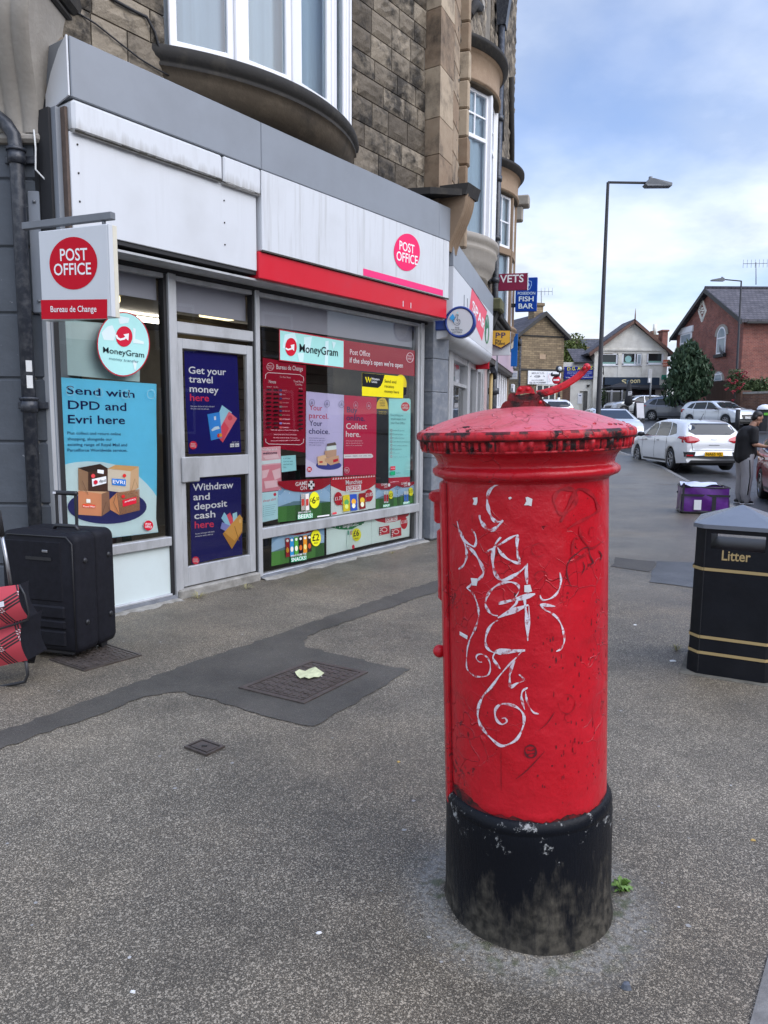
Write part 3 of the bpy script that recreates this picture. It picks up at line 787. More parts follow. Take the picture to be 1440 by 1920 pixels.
M_WHITEG = mat('white_marker', (0.74, 0.70, 0.74), rough=0.5, var=0.10, scale=60, dirt=(0.62, 0.34, 0.38), dirt_amt=0.8, dirt_scale=20)
_t = M_WHITEG.node_tree; _n = N(_t, 'ShaderNodeTexNoise', Scale=70.0, Detail=3.0); _c = N(_t, 'ShaderNodeTexCoord'); _t.links.new(_c.outputs['Object'], _n.inputs['Vector'])
_r = N(_t, 'ShaderNodeMapRange'); _r.inputs['From Min'].default_value = .36; _r.inputs['From Max'].default_value = .50; _r.inputs['To Min'].default_value = .12; _t.links.new(_n.outputs['Fac'], _r.inputs['Value']); _t.links.new(_r.outputs[0], _t.nodes['Principled BSDF'].inputs['Alpha'])  # marker that skipped over the rough paint
M_TAG = mat('dark_red_tag_and_relief', (0.30, 0.006, 0.012), rough=0.4, var=0.3, scale=40, dirt=(0.52, 0.012, 0.02), dirt_amt=0.9, dirt_scale=20)
def base_mat():
    m = bpy.data.materials.new('plinth_paint'); m.use_nodes = True
    t = m.node_tree; L = t.links.new; b = t.nodes['Principled BSDF']; b.inputs['Specular IOR Level'].default_value = 0.16
    co = N(t, 'ShaderNodeTexCoord'); v = co.outputs['Object']
    sp = N(t, 'ShaderNodeSeparateXYZ'); L(v, sp.inputs[0])
    ms_ = N(t, 'ShaderNodeMapping'); ms_.inputs['Scale'].default_value = (2.0, 2.0, 0.5); L(v, ms_.inputs[0]); n1 = N(t, 'ShaderNodeTexNoise', Scale=7.0, Detail=9.0, Roughness=0.72); L(ms_.outputs[0], n1.inputs['Vector'])
    # splashed mud clings to the lowest part
    md = N(t, 'ShaderNodeMath', operation='MULTIPLY_ADD'); md.inputs[1].default_value = -1.7; md.inputs[2].default_value = 0.30; L(sp.outputs['Z'], md.inputs[0])
    sm_ = N(t, 'ShaderNodeMath', operation='ADD'); nm = N(t, 'ShaderNodeMath', operation='MULTIPLY_ADD'); nm.inputs[1].default_value = 1.8; nm.inputs[2].default_value = -.42; L(n1.outputs['Fac'], nm.inputs[0]); L(md.outputs[0], sm_.inputs[0]); L(nm.outputs[0], sm_.inputs[1])
    r1 = N(t, 'ShaderNodeMapRange'); r1.inputs['From Min'].default_value = 0.46; r1.inputs['From Max'].default_value = 0.80; r1.inputs['To Max'].default_value = 0.75; L(sm_.outputs[0], r1.inputs['Value'])
    n2 = N(t, 'ShaderNodeTexNoise', Scale=38.0, Detail=6.0); L(v, n2.inputs['Vector'])
    rm = N(t, 'ShaderNodeValToRGB'); rm.color_ramp.elements[0].position = .35; rm.color_ramp.elements[0].color = (0.030, 0.027, 0.021, 1); rm.color_ramp.elements[1].position = .68; rm.color_ramp.elements[1].color = (0.125, 0.110, 0.085, 1); L(n2.outputs['Fac'], rm.inputs[0])
    m1 = N(t, 'ShaderNodeMix', data_type='RGBA'); L(r1.outputs[0], m1.inputs['Factor']); m1.inputs['A'].default_value = (0.006, 0.007, 0.010, 1); L(rm.outputs[0], m1.inputs['B'])
    # white flakes along the shoulder
    n3 = N(t, 'ShaderNodeTexNoise', Scale=17.0, Detail=9.0, Roughness=0.75); L(v, n3.inputs['Vector'])
    zb = N(t, 'ShaderNodeMapRange'); zb.inputs['From Min'].default_value = 0.20; zb.inputs['From Max'].default_value = 0.31; zb.inputs['To Min'].default_value = -0.10; zb.inputs['To Max'].default_value = 0.02; L(sp.outputs['Z'], zb.inputs['Value'])
    a3 = N(t, 'ShaderNodeMath', operation='ADD'); L(n3.outputs['Fac'], a3.inputs[0]); L(zb.outputs[0], a3.inputs[1])
    r3 = N(t, 'ShaderNodeMapRange'); r3.inputs['From Min'].default_value = 0.60; r3.inputs['From Max'].default_value = 0.64; r3.inputs['To Max'].default_value = 0.8; L(a3.outputs[0], r3.inputs['Value'])
    m3 = N(t, 'ShaderNodeMix', data_type='RGBA'); L(r3.outputs[0], m3.inputs['Factor']); L(m1.outputs['Result'], m3.inputs['A']); m3.inputs['B'].default_value = (0.42, 0.42, 0.40, 1)
    L(m3.outputs['Result'], b.inputs['Base Color'])
    ro = N(t, 'ShaderNodeMapRange'); ro.inputs['To Min'].default_value = 0.34; ro.inputs['To Max'].default_value = 0.9; L(r1.outputs[0], ro.inputs['Value']); L(ro.outputs[0], b.inputs['Roughness'])
    bp = N(t, 'ShaderNodeBump', Strength=0.45, Distance=0.012); L(n1.outputs['Fac'], bp.inputs['Height']); L(bp.outputs[0], b.inputs['Normal'])
    return m
M_BASE = base_mat()

PTILT = Matrix.Rotation(rad(-2.1), 4, 'Y')
PB = Thing('pillar_box', 'red cast iron pillar post box with white graffiti and worn black base, leaning slightly', 'post box', PILLAR, rot=PTILT)
PBI = (Matrix.Translation(PILLAR) @ PTILT).inverted()
TH = math.atan2(-PILLAR.y, -PILLAR.x)          # direction from the box to the camera
rp = random.Random(5)
b = MB()
def wob(r, z, th):
    return r + 0.0025 * math.sin(3 * th + 5 * z) + 0.0015 * math.sin(7 * th - 9 * z)
b.lathe([(0.266, -0.05), (0.262, 0.0), (0.256, 0.03), (0.255, 0.12), (0.253, 0.30), (0.2535, 0.325), (0.251, 0.345), (0.2505, 0.350), (0.2525, 0.353), (0.250, 0.366), (0.2455, 0.377), (0.236, 0.385), (0.2, 0.388)], M_BASE, 96, rfun=wob)
PB.part('base', b)
b = MB()
SEG = 144
jag = [0.0] * SEG
for i in range(SEG):
    th = 2 * PI * i / SEG
    rel = (TH - th + PI) % (2 * PI) - PI     # positive to the viewer's left
    jag[i] = 0.389 + 0.030 * max(0, min(1, (rel - 0.25) / 0.75)) + 0.006 * math.sin(9 * th) + rp.uniform(-0.004, 0.004)
vs, fs = [], []
zs = [0, 0.004, 0.02] + [0.10 + 0.06 * k for k in range(16)]
R0 = 0.2385
for j, z in enumerate(zs):
    for i in range(SEG):
        th = 2 * PI * i / SEG
        zz_ = jag[i] + z if j < 3 else max(0.44, z + 0.37)
        zz_ = min(zz_, 1.365)
        r = R0 + (0.0012 * math.sin(11 * th) if j == 1 else 0) - (0.0016 if j == 0 else 0)
        vs.append((r * math.cos(th), r * math.sin(th), zz_))
for j in range(len(zs) - 1):
    for i in range(SEG):
        fs.append((j * SEG + i, j * SEG + (i + 1) % SEG, (j + 1) * SEG + (i + 1) % SEG, (j + 1) * SEG + i))
b.add(vs, fs, M_RED, True)
b.lathe([(0.2362, 0.36), (0.2368, 0.40), (0.2366, 0.46)], M_RED_DARK, 96)
M_CRK = mat('cracked_paint', (0.10, 0.006, 0.010), rough=.6, var=.4, scale=60)
for i in range(84):            # chipped spots, most of them on the side towards the road
    rel = -abs(rp.gauss(.75, .38)) if i < 66 else rp.uniform(-1.2, .9); a = TH - rel; z = rp.uniform(.46, 1.0) if i < 66 else rp.uniform(.42, 1.3)
    w, h = rp.uniform(.001, .0026), rp.uniform(.002, .006) * (1.6 if i < 60 else 1); r = R0 + .0009; n = 7
    b.add([(r * math.cos(a + w / r * math.cos(2 * PI * q / n) * rp.uniform(.5, 1.3)), r * math.sin(a + w / r * math.cos(2 * PI * q / n)), z + h * math.sin(2 * PI * q / n) * rp.uniform(.5, 1.3)) for q in range(n)], [tuple(range(n))], M_CRK if i % 3 else M_RED_DARK)
body = PB.part('body', b)
# collar: cove and torus under the cap
b = MB()
b.lathe([(0.2385, 1.330), (0.243, 1.336), (0.252, 1.340), (0.2655, 1.346), (0.2705, 1.354), (0.2700, 1.363), (0.262, 1.370), (0.2555, 1.373), (0.2545, 1.380), (0.2565, 1.388), (0.2585, 1.390), (0.2600, 1.396), (0.268, 1.406), (0.283, 1.415), (0.292, 1.419)], M_RED, 96)
PB.part('collar', b)
# cap: dentil band, lip and low dome
b = MB()
DN = 84
rdn = [rp.uniform(-0.0018, 0.0018) for _ in range(DN)]
def wth(th): return (th + .022 * math.sin(5 * th) + .03 * math.sin(3 * th + 1) + .009 * math.sin(17 * th)) % (2 * PI)
def dent(r, z, th):
    t0_ = th; th = wth(th)
    if 1.4225 < z < 1.4465:
        k = (th / (2 * PI) * DN) % 1.0
        i = int(th / (2 * PI) * DN) % DN
        q = 1.0 if 0.22 < k < 0.72 else 0.0
        return r + rdn[i] - 0.005 * (1 - q)
    return r + 0.0012 * math.sin(23 * th) + 0.0008 * math.sin(57 * th + 1)
b.lathe([(0.284, 1.414), (0.2985, 1.416), (0.3005, 1.420), (0.3005, 1.4226), (0.3040, 1.424), (0.3055, 1.435), (0.3065, 1.446), (0.3068, 1.4466), (0.3095, 1.449), (0.3125, 1.452), (0.3135, 1.459), (0.3130, 1.466), (0.3110, 1.4705), (0.3060, 1.4735)], M_RED_RIM, 448, rfun=dent)
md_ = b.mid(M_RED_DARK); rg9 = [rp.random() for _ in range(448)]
for i, f in enumerate(b.f):          # dirt and coloured-in gap shade between the dentils, dark line along the lip
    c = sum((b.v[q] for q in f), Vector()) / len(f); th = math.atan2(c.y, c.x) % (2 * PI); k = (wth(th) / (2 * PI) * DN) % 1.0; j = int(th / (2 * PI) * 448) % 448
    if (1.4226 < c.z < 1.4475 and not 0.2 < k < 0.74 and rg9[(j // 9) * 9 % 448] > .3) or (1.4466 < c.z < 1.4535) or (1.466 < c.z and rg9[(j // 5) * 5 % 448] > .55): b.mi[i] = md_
PB.part('rim', b)
b = MB()
prof = [(0.3065, 1.4732)] + [(r, 1.4735 + 0.0665 * (1 - (r / 0.306) ** 2.1)) for r in (0.30, 0.29, 0.27, 0.24, 0.20, 0.16, 0.12, 0.08, 0.04, 0.001)]
b.lathe(prof, M_RED_CAP, 96, rfun=lambda r, z, th: r + (0.0015 * math.sin(17 * th) + 0.001 * math.sin(41 * th) if r > 0.29 else 0))
# raised flaking scabs of old paint near the lip
for k in range(60):
    th = rp.uniform(0, 2 * PI); r = 0.295 + rp.uniform(-0.02, 0.008); a = rp.uniform(.004, .012)
    z = 1.4735 + 0.0665 * (1 - (r / 0.306) ** 2.1)
    pts = []
    for q in range(6):
        rr_ = r + a * .6 * math.sin(2 * PI * q / 6) * rp.uniform(.5, 1.2); tt = th + a / .3 * math.cos(2 * PI * q / 6) * rp.uniform(.6, 1.5)
        pts.append((rr_ * math.cos(tt), rr_ * math.sin(tt), 1.4755 + 0.0665 * (1 - (min(rr_, .306) / 0.306) ** 2.1)))
    b.add(pts + [(p[0] * 1.0, p[1] * 1.0, p[2] - .004) for p in pts], [tuple(range(6))] + [(q, q + 6, (q + 1) % 6 + 6, (q + 1) % 6) for q in range(6)], M_RED_RIM if k % 3 == 0 else M_RED_CAP)
PB.part('cap', b)
# door, on the side towards the shop: a curved panel proud of the body, with hood, notice plate and knob
A0, A1 = TH - rad(67.5), TH - rad(160)
def arcblock(b, r0, r1, z0, z1, a0, a1, m, n=24, rnd=0.004):
    vs = []
    prof = [(r0, z0), (r1 - rnd, z0), (r1, z0 + rnd), (r1, z1 - rnd), (r1 - rnd, z1), (r0, z1)]
    for i in range(n + 1):
        a = a0 + (a1 - a0) * i / n
        e = rnd if i in (0, n) else 0
        for (r, z) in prof:
            rr_ = r - e if r > r0 else r
            vs.append((rr_ * math.cos(a), rr_ * math.sin(a), z))
    k = len(prof); fs = []
    for i in range(n):
        for q in range(k):
            fs.append((i * k + q, i * k + (q + 1) % k, (i + 1) * k + (q + 1) % k, (i + 1) * k + q))
    fs.append(tuple(range(k))); fs.append(tuple(n * k + q for q in range(k))[::-1])
    b.add(vs, fs, m)
b = MB()
arcblock(b, 0.23, 0.2515, 0.335, 1.325, A0, A1, M_RED, 30, 0.006)
b.lathe([(0.2400, 0.34), (0.2400, 1.33)], M_RED_DARK, 4, a0=A0 + 0.012, a1=A0 + 0.026)
door = PB.part('door', b)
AM = (A0 + A1) / 2
b = MB()
arcblock(b, 0.25, 0.275, 1.195, 1.285, AM + .42, AM - .42, M_RED, 14, 0.006)
arcblock(b, 0.25, 0.288, 1.262, 1.292, AM + .46, AM - .46, M_RED, 14, 0.008)
PB.part('aperture_hood', b, door)
b = MB()
arcblock(b, 0.25, 0.268, 0.95, 1.175, AM + .40, AM - .40, M_RED, 14, 0.008)
PB.part('notice_plate', b, door)
b = MB()
kd = Vector((math.cos(AM + .5), math.sin(AM + .5), 0))
b.tube([kd * .24 + Vector((0, 0, .80)), kd * .258 + Vector((0, 0, .80))], .014, M_RED, 14)
b.ball(kd * .262 + Vector((0, 0, .80)), .020, M_RED, 16, 10)
PB.part('knob', b, door)
# iron bracket and bent arm on top of the cap
def pl(x, y, dy=0.0):
    return PBI @ at(x, y, PILLAR.y + dy)
b = MB()
def slab(px, d0, d1, m):
    f = [pl(x, y, d0) for x, y in px]; v = [pl(x, y, d1) - pl(x, y, d0) for x, y in px]
    n = len(px)
    b.add(f + [a + c for a, c in zip(f, v)], [tuple(range(n))[::-1], tuple(range(n, 2 * n))] + [(i, (i + 1) % n, n + (i + 1) % n, n + i) for i in range(n)], m)
slab([(936, 770), (942, 757), (948, 752), (1018, 750), (1032, 760), (1032, 772)], -0.055, 0.055, M_RED_DARK)
slab([(951, 753), (953, 741), (957, 737), (966, 737), (972, 742), (1002, 736), (1012, 741), (1020, 752)], -0.040, 0.040, M_RED_DARK)
for (x, y) in ((1013, 754),):
    b.ball(pl(x, y, -0.056), 0.005, M_RED, 10, 6)
PB.part('bracket', b)
b = MB()
slab([(966, 741), (970, 728), (975, 723.5), (994, 723), (1000, 729), (1003, 738), (985, 737)], -0.046, -0.030, M_RED_RIM)
for x, y in ((975, 730), (990, 729.5)):
    b.ball(pl(x, y, -0.047), 0.0062, M_RED, 12, 8)
PB.part('clamp_plate', b)
b = MB()
cen = [(1006, 739), (1018, 737.5), (1032, 733.5), (1048, 727.5), (1062, 720.5), (1074, 713), (1084, 706), (1091, 699), (1096, 693), (1100, 688)]
hw = [6.2, 7.2, 7.0, 6.6, 6.4, 6.2, 6.2, 6.4, 6.6, 5.4]
vs, fs = [], []
for i, (x, y) in enumerate(cen):
    p, q = cen[max(0, i - 1)], cen[min(len(cen) - 1, i + 1)]
    tx, ty = q[0] - p[0], q[1] - p[1]; l = math.hypot(tx, ty); nx, ny = -ty / l, tx / l
    for (s_, d_) in ((1, -.012), (1, .006), (-1, .006), (-1, -.012), (-.6, -.016), (.6, -.016)):
        vs.append(pl(x + nx * hw[i] * s_, y + ny * hw[i] * s_, d_))
for i in range(len(cen) - 1):
    for k in range(6):
        fs.append((i * 6 + k, i * 6 + (k + 1) % 6, (i + 1) * 6 + (k + 1) % 6, (i + 1) * 6 + k))
fs += [(5, 4, 3, 2, 1, 0), tuple((len(cen) - 1) * 6 + k for k in range(6))]
b.add(vs, fs, M_RED_RIM)
b.ball(pl(1100, 688.5, -0.004), 0.0115, M_RED, 14, 9)
b.ball(pl(1096, 690, -0.019), 0.0055, M_RED, 10, 6)
PB.part('arm', b)
# graffiti: strokes of marker lying on the curved body
def cyl(x, y, r):
    o = PBI @ Vector((0, 0, EYE)); d = (PBI.to_3x3() @ ray(x, y))
    A = d.x ** 2 + d.y ** 2; B = 2 * (o.x * d.x + o.y * d.y); C = o.x ** 2 + o.y ** 2 - r * r
    q = max(0.0, B * B - 4 * A * C)
    t = (-B - math.sqrt(q)) / (2 * A)
    return o + d * t
KA = 330 / 1440
cA = lambda x, y: (820 + x * KA, 890 + y * KA)
cB = lambda x, y: (820 + x * KA, 1200 + y * KA)
def smooth_line(p, n=5):
    o = []
    for i in range(len(p) - 1):
        a, b_, c, d = p[max(0, i - 1)], p[i], p[i + 1], p[min(len(p) - 1, i + 2)]
        for k in range(n):
            t = k / n
            o.append(tuple(0.5 * (2 * b_[j] + (c[j] - a[j]) * t + (2 * a[j] - 5 * b_[j] + 4 * c[j] - d[j]) * t * t + (3 * b_[j] - a[j] - 3 * c[j] + d[j]) * t ** 3) for j in (0, 1)))
    o.append(p[-1])
    return o
off_g = [0.0008]
def stroke(mb, pts, w, m, f, taper=True):
    P = smooth_line([f(*p) for p in pts])
    n = len(P); vs = []
    off_g[0] += 0.00004
    for i, p in enumerate(P):
        a, c = P[max(0, i - 1)], P[min(n - 1, i + 1)]
        tx, ty = c[0] - a[0], c[1] - a[1]; l = math.hypot(tx, ty) or 1
        s_ = w * KA * .78 * (0.75 + 0.3 * math.sin(i * .55 + w)) * (1.0 if not taper else min(1, .45 + 3.0 * min(i, n - 1 - i) / n))
        nx, ny = -ty / l * s_, tx / l * s_
        vs += [cyl(p[0] + nx, p[1] + ny, R0 + off_g[0]), cyl(p[0] - nx, p[1] - ny, R0 + off_g[0])]
    mb.add(vs, [(2 * i, 2 * i + 2, 2 * i + 3, 2 * i + 1) for i in range(n - 1)], m)
g = MB()
for pts, w in (
    ([(545, 65), (500, 75), (450, 105), (418, 150), (408, 210), (415, 270), (430, 320), (455, 365), (490, 385), (535, 378)], 19),
    ([(537, 372), (510, 405), (480, 435), (440, 455), (400, 435), (370, 400), (350, 365), (345, 330)], 20),
    ([(163, 380), (175, 440), (200, 500), (225, 565), (240, 640), (232, 700), (210, 745), (172, 774)], 15),
    ([(280, 445), (308, 490), (318, 540), (305, 585), (270, 575), (235, 550), (205, 505)], 13),
    ([(240, 580), (290, 625), (330, 680), (362, 740), (378, 790), (365, 830), (320, 870)], 18),
    ([(325, 862), (285, 895), (240, 930)], 26),
    ([(240, 930), (280, 960), (310, 1010), (332, 1080), (340, 1150), (325, 1215), (300, 1280), (270, 1340), (250, 1400), (238, 1490)], 11),
    ([(395, 637), (440, 612), (520, 565), (600, 515), (660, 490)], 13),
    ([(520, 510), (480, 560), (460, 620), (452, 700), (462, 770), (490, 835), (530, 862), (600, 840), (680, 790), (735, 735)], 20),
    ([(490, 590), (520, 640), (570, 685), (630, 715), (682, 728)], 17), ([(658, 490), (652, 560), (656, 640), (674, 718)], 19),
    ([(738, 725), (728, 790), (735, 895)], 17),
    ([(640, 1000), (668, 950), (660, 905), (610, 880), (550, 882), (490, 905), (440, 945), (405, 1000), (395, 1060), (415, 1110), (450, 1145), (495, 1155)], 15),
    ([(500, 1055), (600, 1030), (700, 1005), (800, 975)], 27), ([(495, 1172), (580, 1130), (670, 1095), (745, 1065)], 29),
    ([(660, 1010), (640, 1060), (590, 1100)], 12),
    ([(712, 985), (718, 1060), (730, 1160), (735, 1260), (740, 1360)], 20), ([(748, 1070), (752, 1160), (750, 1250), (742, 1330)], 10),
    ([(495, 1190), (450, 1220), (415, 1270), (395, 1340), (400, 1400), (430, 1440), (480, 1460)], 15), ([(470, 1450), (600, 1444), (718, 1438)], 32),
    ([(1002, 800), (1012, 860), (1000, 930), (970, 980), (920, 1015), (860, 1025), (840, 985)], 12),
    ([(965, 1078), (900, 1068), (840, 1062)], 17), ([(842, 1064), (880, 1105), (930, 1130), (980, 1170), (1015, 1230), (1035, 1300), (1038, 1370), (1010, 1425), (972, 1446)], 13)):
    stroke(g, pts, w, M_WHITEG, cA)
for pts, w in (
    ([(252, 40), (240, 140), (240, 220), (260, 260), (310, 295), (370, 300), (415, 285), (433, 240), (428, 180), (400, 135), (360, 115), (325, 125), (320, 155), (345, 180), (366, 180)], 9),
    ([(470, 105), (455, 145), (480, 190), (516, 237)], 15),
    ([(690, 95), (640, 150), (580, 210), (510, 290), (440, 385), (380, 450), (345, 520), (330, 600), (345, 680), (390, 750), (450, 815), (520, 865), (590, 850), (650, 810), (690, 740), (710, 660), (700, 600), (650, 550), (580, 525), (520, 525), (480, 560), (472, 610), (490, 660), (530, 690), (568, 668), (556, 640), (528, 642)], 16),
    ([(635, 170), (605, 230), (592, 300), (600, 380), (650, 355), (716, 328)], 18), ([(714, 330), (690, 300), (668, 282)], 14),
    ([(740, 390), (700, 415), (688, 460), (700, 520), (715, 570)], 13), ([(722, 420), (730, 480), (750, 540), (785, 590), (830, 605)], 11)):
    stroke(g, pts, w, M_WHITEG, cB)
for pts, w in (
    ([(955, 240), (960, 180), (1000, 130), (1060, 115), (1120, 130), (1140, 190), (1110, 260), (1050, 320), (1010, 385)], 24),
    ([(960, 240), (985, 300), (1030, 320), (1070, 260), (1110, 180), (1150, 120), (1220, 130), (1280, 180), (1310, 250), (1320, 290), (1250, 340), (1150, 390), (1070, 440)], 22),
    ([(1165, 420), (1175, 500), (1220, 570), (1270, 600), (1360, 540)], 12), ([(1100, 660), (1110, 560), (1130, 515), (1155, 525)], 12),
    ([(1075, 720), (1150, 690), (1240, 630)], 16)):
    stroke(g, pts, w, M_TAG, cA)
for pts, w in (([(1240, 595), (1200, 600), (1150, 640), (1090, 690), (1062, 760), (1066, 840), (1100, 925)], 7), ([(1240, 600), (1250, 660), (1275, 720), (1230, 735)], 9), ([(1320, 620), (1345, 660), (1330, 710)], 6), ([(1180, 820), (1205, 760), (1190, 710)], 5)):
    stroke(g, pts, w, M_CRK, cA)
for pts, w in (([(720, 880), (760, 862), (800, 880), (806, 930), (780, 962), (740, 955), (716, 915), (720, 880)], 12), ([(735, 900), (770, 905), (800, 890)], 9), ([(735, 940), (770, 930), (800, 925)], 8), ([(640, 1140), (740, 1060), (880, 910)], 5), ([(520, 890), (522, 1230)], 4), ([(830, 740), (900, 680), (960, 590)], 4)):
    stroke(g, pts, w, M_CRK, cB)
for x, y, rx, ry, f, w in ((830, 612, 60, 52, cA, 5), (850, 835, 52, 46, cA, 5), (1037, 1015, 30, 24, cA, 4), (1270, 470, 26, 44, cA, 4), (1060, 520, 66, 80, cB, 5), (1075, 640, 30, 34, cB, 4), (800, 210, 22, 16, cB, 4), (1125, 880, 14, 55, cB, 4), (600, 595, 18, 18, cB, 4)):
    stroke(g, [(x + rx * math.cos(q * .63 + x) * rp.uniform(.9, 1.1), y + ry * math.sin(q * .63 + x) * rp.uniform(.9, 1.1)) for q in range(9)], w, M_TAG, f)  # raised ring scars, their relief shade drawn as darker red lines
PB.part('graffiti', g)

def scrap(pts, f):
    b = MB(); 
    P = [f(*p) for p in pts]; cx_ = sum(p[0] for p in P) / len(P); cy_ = sum(p[1] for p in P) / len(P)
    c = cyl(cx_, cy_, R0 + .0022)
    vs = [c] + [cyl(x, y, R0 + .0018) for x, y in P]
    b.add(vs, [(0, i + 1, (i + 1) % len(P) + 1) for i in range(len(P))], M_SCRAP)
    PB.part('sticker_scrap', b)
scrap([(288, 190), (328, 185), (328, 225), (318, 250), (290, 245), (300, 215)], cA)
scrap([(722, 185), (740, 182), (778, 200), (770, 258), (745, 250), (710, 250), (728, 220)], cA)
scrap([(580, 188), (600, 180), (610, 192), (592, 205)], cA)
scrap([(272, 845), (330, 850), (322, 910), (285, 905)], cA)
scrap([(712, 905), (760, 900), (775, 955), (745, 965), (712, 960)], cA)
scrap([(182, 1282), (248, 1318), (244, 1348), (182, 1312)], cA)
# ================================================================== THE STONE BUILDING WITH THE POST OFFICE SHOP
F = Frame(-1.148,6.883,rad(35.5))
def stone_mat(name,lo,hi,soot=(0.022,0.020,0.018),soot_amt=0.9,bump=0.6,s=3.0,s_lo=0.50,s_hi=0.66,stone_scale=7.0):
    m = bpy.data.materials.new(name); m.use_nodes = True
    t = m.node_tree; L = t.links.new; b = t.nodes['Principled BSDF']
    co = N(t, 'ShaderNodeTexCoord'); v = co.outputs['Object']
    at_ = N(t, 'ShaderNodeAttribute',attribute_name='tone')
    n1 = N(t, 'ShaderNodeTexNoise',Scale=stone_scale,Detail=8.0,Roughness=0.65); L(v,n1.inputs['Vector'])
    a1 = N(t, 'ShaderNodeMath',operation='MULTIPLY_ADD'); a1.inputs[1].default_value = 0.9; a1.inputs[2].default_value = -0.45; L(n1.outputs['Fac'],a1.inputs[0])
    a2 = N(t, 'ShaderNodeMath',operation='ADD',use_clamp=True); L(a1.outputs[0],a2.inputs[0]); L(at_.outputs['Fac'],a2.inputs[1])
    mx = N(t, 'ShaderNodeMix',data_type='RGBA'); L(a2.outputs[0],mx.inputs['Factor']); mx.inputs['A'].default_value = lo+(1,); mx.inputs['B'].default_value = hi+(1,)
    # soot: some blocks are blackened, and blotches cross the joints
    n2 = N(t, 'ShaderNodeTexNoise',Scale=s,Detail=8.0,Roughness=0.7); L(v,n2.inputs['Vector'])
    fr = N(t, 'ShaderNodeMath',operation='MULTIPLY'); L(at_.outputs['Fac'],fr.inputs[0]); fr.inputs[1].default_value = 7.31
    f2 = N(t, 'ShaderNodeMath',operation='FRACT'); L(fr.outputs[0],f2.inputs[0])
    a3 = N(t, 'ShaderNodeMath',operation='MULTIPLY_ADD'); L(f2.outputs[0],a3.inputs[0]); a3.inputs[1].default_value = 0.16; L(n2.outputs['Fac'],a3.inputs[2])
    r2 = N(t, 'ShaderNodeMapRange'); r2.inputs['From Min'].default_value = s_lo + .08; r2.inputs['From Max'].default_value = s_hi + .08; r2.inputs['To Max'].default_value = soot_amt; L(a3.outputs[0],r2.inputs['Value'])
    m2 = N(t, 'ShaderNodeMix',data_type='RGBA'); L(r2.outputs[0],m2.inputs['Factor']); L(mx.outputs['Result'],m2.inputs['A']); m2.inputs['B'].default_value = soot+(1,)
    L(m2.outputs['Result'],b.inputs['Base Color']); b.inputs['Roughness'].default_value = 0.85; b.inputs['Specular IOR Level'].default_value = 0.3
    n3 = N(t, 'ShaderNodeTexNoise',Scale=24.0,Detail=6.0,Roughness=0.65); L(v,n3.inputs['Vector'])
    bp = N(t, 'ShaderNodeBump',Strength=bump,Distance=0.02); L(n3.outputs['Fac'],bp.inputs['Height']); L(bp.outputs[0],b.inputs['Normal'])
    MATS[name] = m
    return m
M_STONE_W = stone_mat('sooty_sandstone',(0.098,0.080,0.060),(0.31,0.26,0.195),stone_scale=5.0,s_lo=.47,s_hi=.62,bump=.8)
M_ASHLAR = stone_mat('dressed_sandstone',(0.25,0.175,0.115),(0.46,0.37,0.265),soot_amt=0.75,bump=0.2,s=1.6,s_lo=0.53,s_hi=0.70)
M_BLACKSTONE = stone_mat('blackened_stone',(0.030,0.028,0.026),(0.15,0.125,0.09),soot=(0.012,0.012,0.012),bump=0.25,s=1.7)
M_MORTAR = mat('lime_mortar',(0.20,0.175,0.14),rough=0.95,var=0.3,scale=14,bump=0.4,bscale=60,dirt=(0.04,0.035,0.03),dirt_amt=0.8,dirt_scale=2.5)
M_ALU = mat('brushed_aluminium',(0.52,0.525,0.53),rough=0.42,metal=0.35,var=0.10,scale=6,dirt=(0.20,0.20,0.19),dirt_amt=0.5,dirt_scale=5,stretch=(1,1,.3))
M_ALUD = mat('shadow_gap',(0.015,0.015,0.017),rough=0.6)
M_GREYC = mat('grey_cladding',(0.235,0.255,0.285),rough=0.38,var=0.06,scale=1.4,dirt=(0.17,0.18,0.19),dirt_amt=0.5,dirt_scale=1.1)
M_GREYP = mat('grey_masonry_paint',(0.165,0.180,0.205),rough=0.7,var=0.08,scale=5,bump=0.3,bscale=30,dirt=(0.36,0.36,0.35),dirt_amt=0.5,dirt_scale=9)
M_GREYD = mat('dark_grey_masonry_paint',(0.078,0.088,0.102),rough=0.65,var=0.14,scale=5,bump=0.45,bscale=16,dirt=(0.5,0.5,0.5),dirt_amt=0.9,dirt_scale=24,d0=.69,d1=.72)
M_UPVC = mat('white_plastic_frame',(0.80,0.80,0.82),rough=0.35,var=0.03)
M_BLIND = mat('grey_blind_fabric',(0.37,0.37,0.42),rough=0.9,var=0.05,scale=2)
M_GLASS = glass('shop_glass')
M_GLASSU = glass('upper_glass',tint=(0.80,0.90,0.95),k=.8,base=0.08)
M_CURT = mat('pale_curtain',(0.56,0.60,0.65),rough=0.95,var=0.10,scale=2.2,stretch=(5,5,.15))
M_CONC = mat('cement_render',(0.30,0.285,0.255),rough=0.9,var=0.25,scale=16,bump=0.5,bscale=50,dirt=(0.10,0.09,0.075),dirt_amt=0.8,dirt_scale=5)
M_LEAD = mat('grey_lead',(0.13,0.135,0.145),rough=0.6,var=0.3,scale=14,bump=0.4,bscale=20)
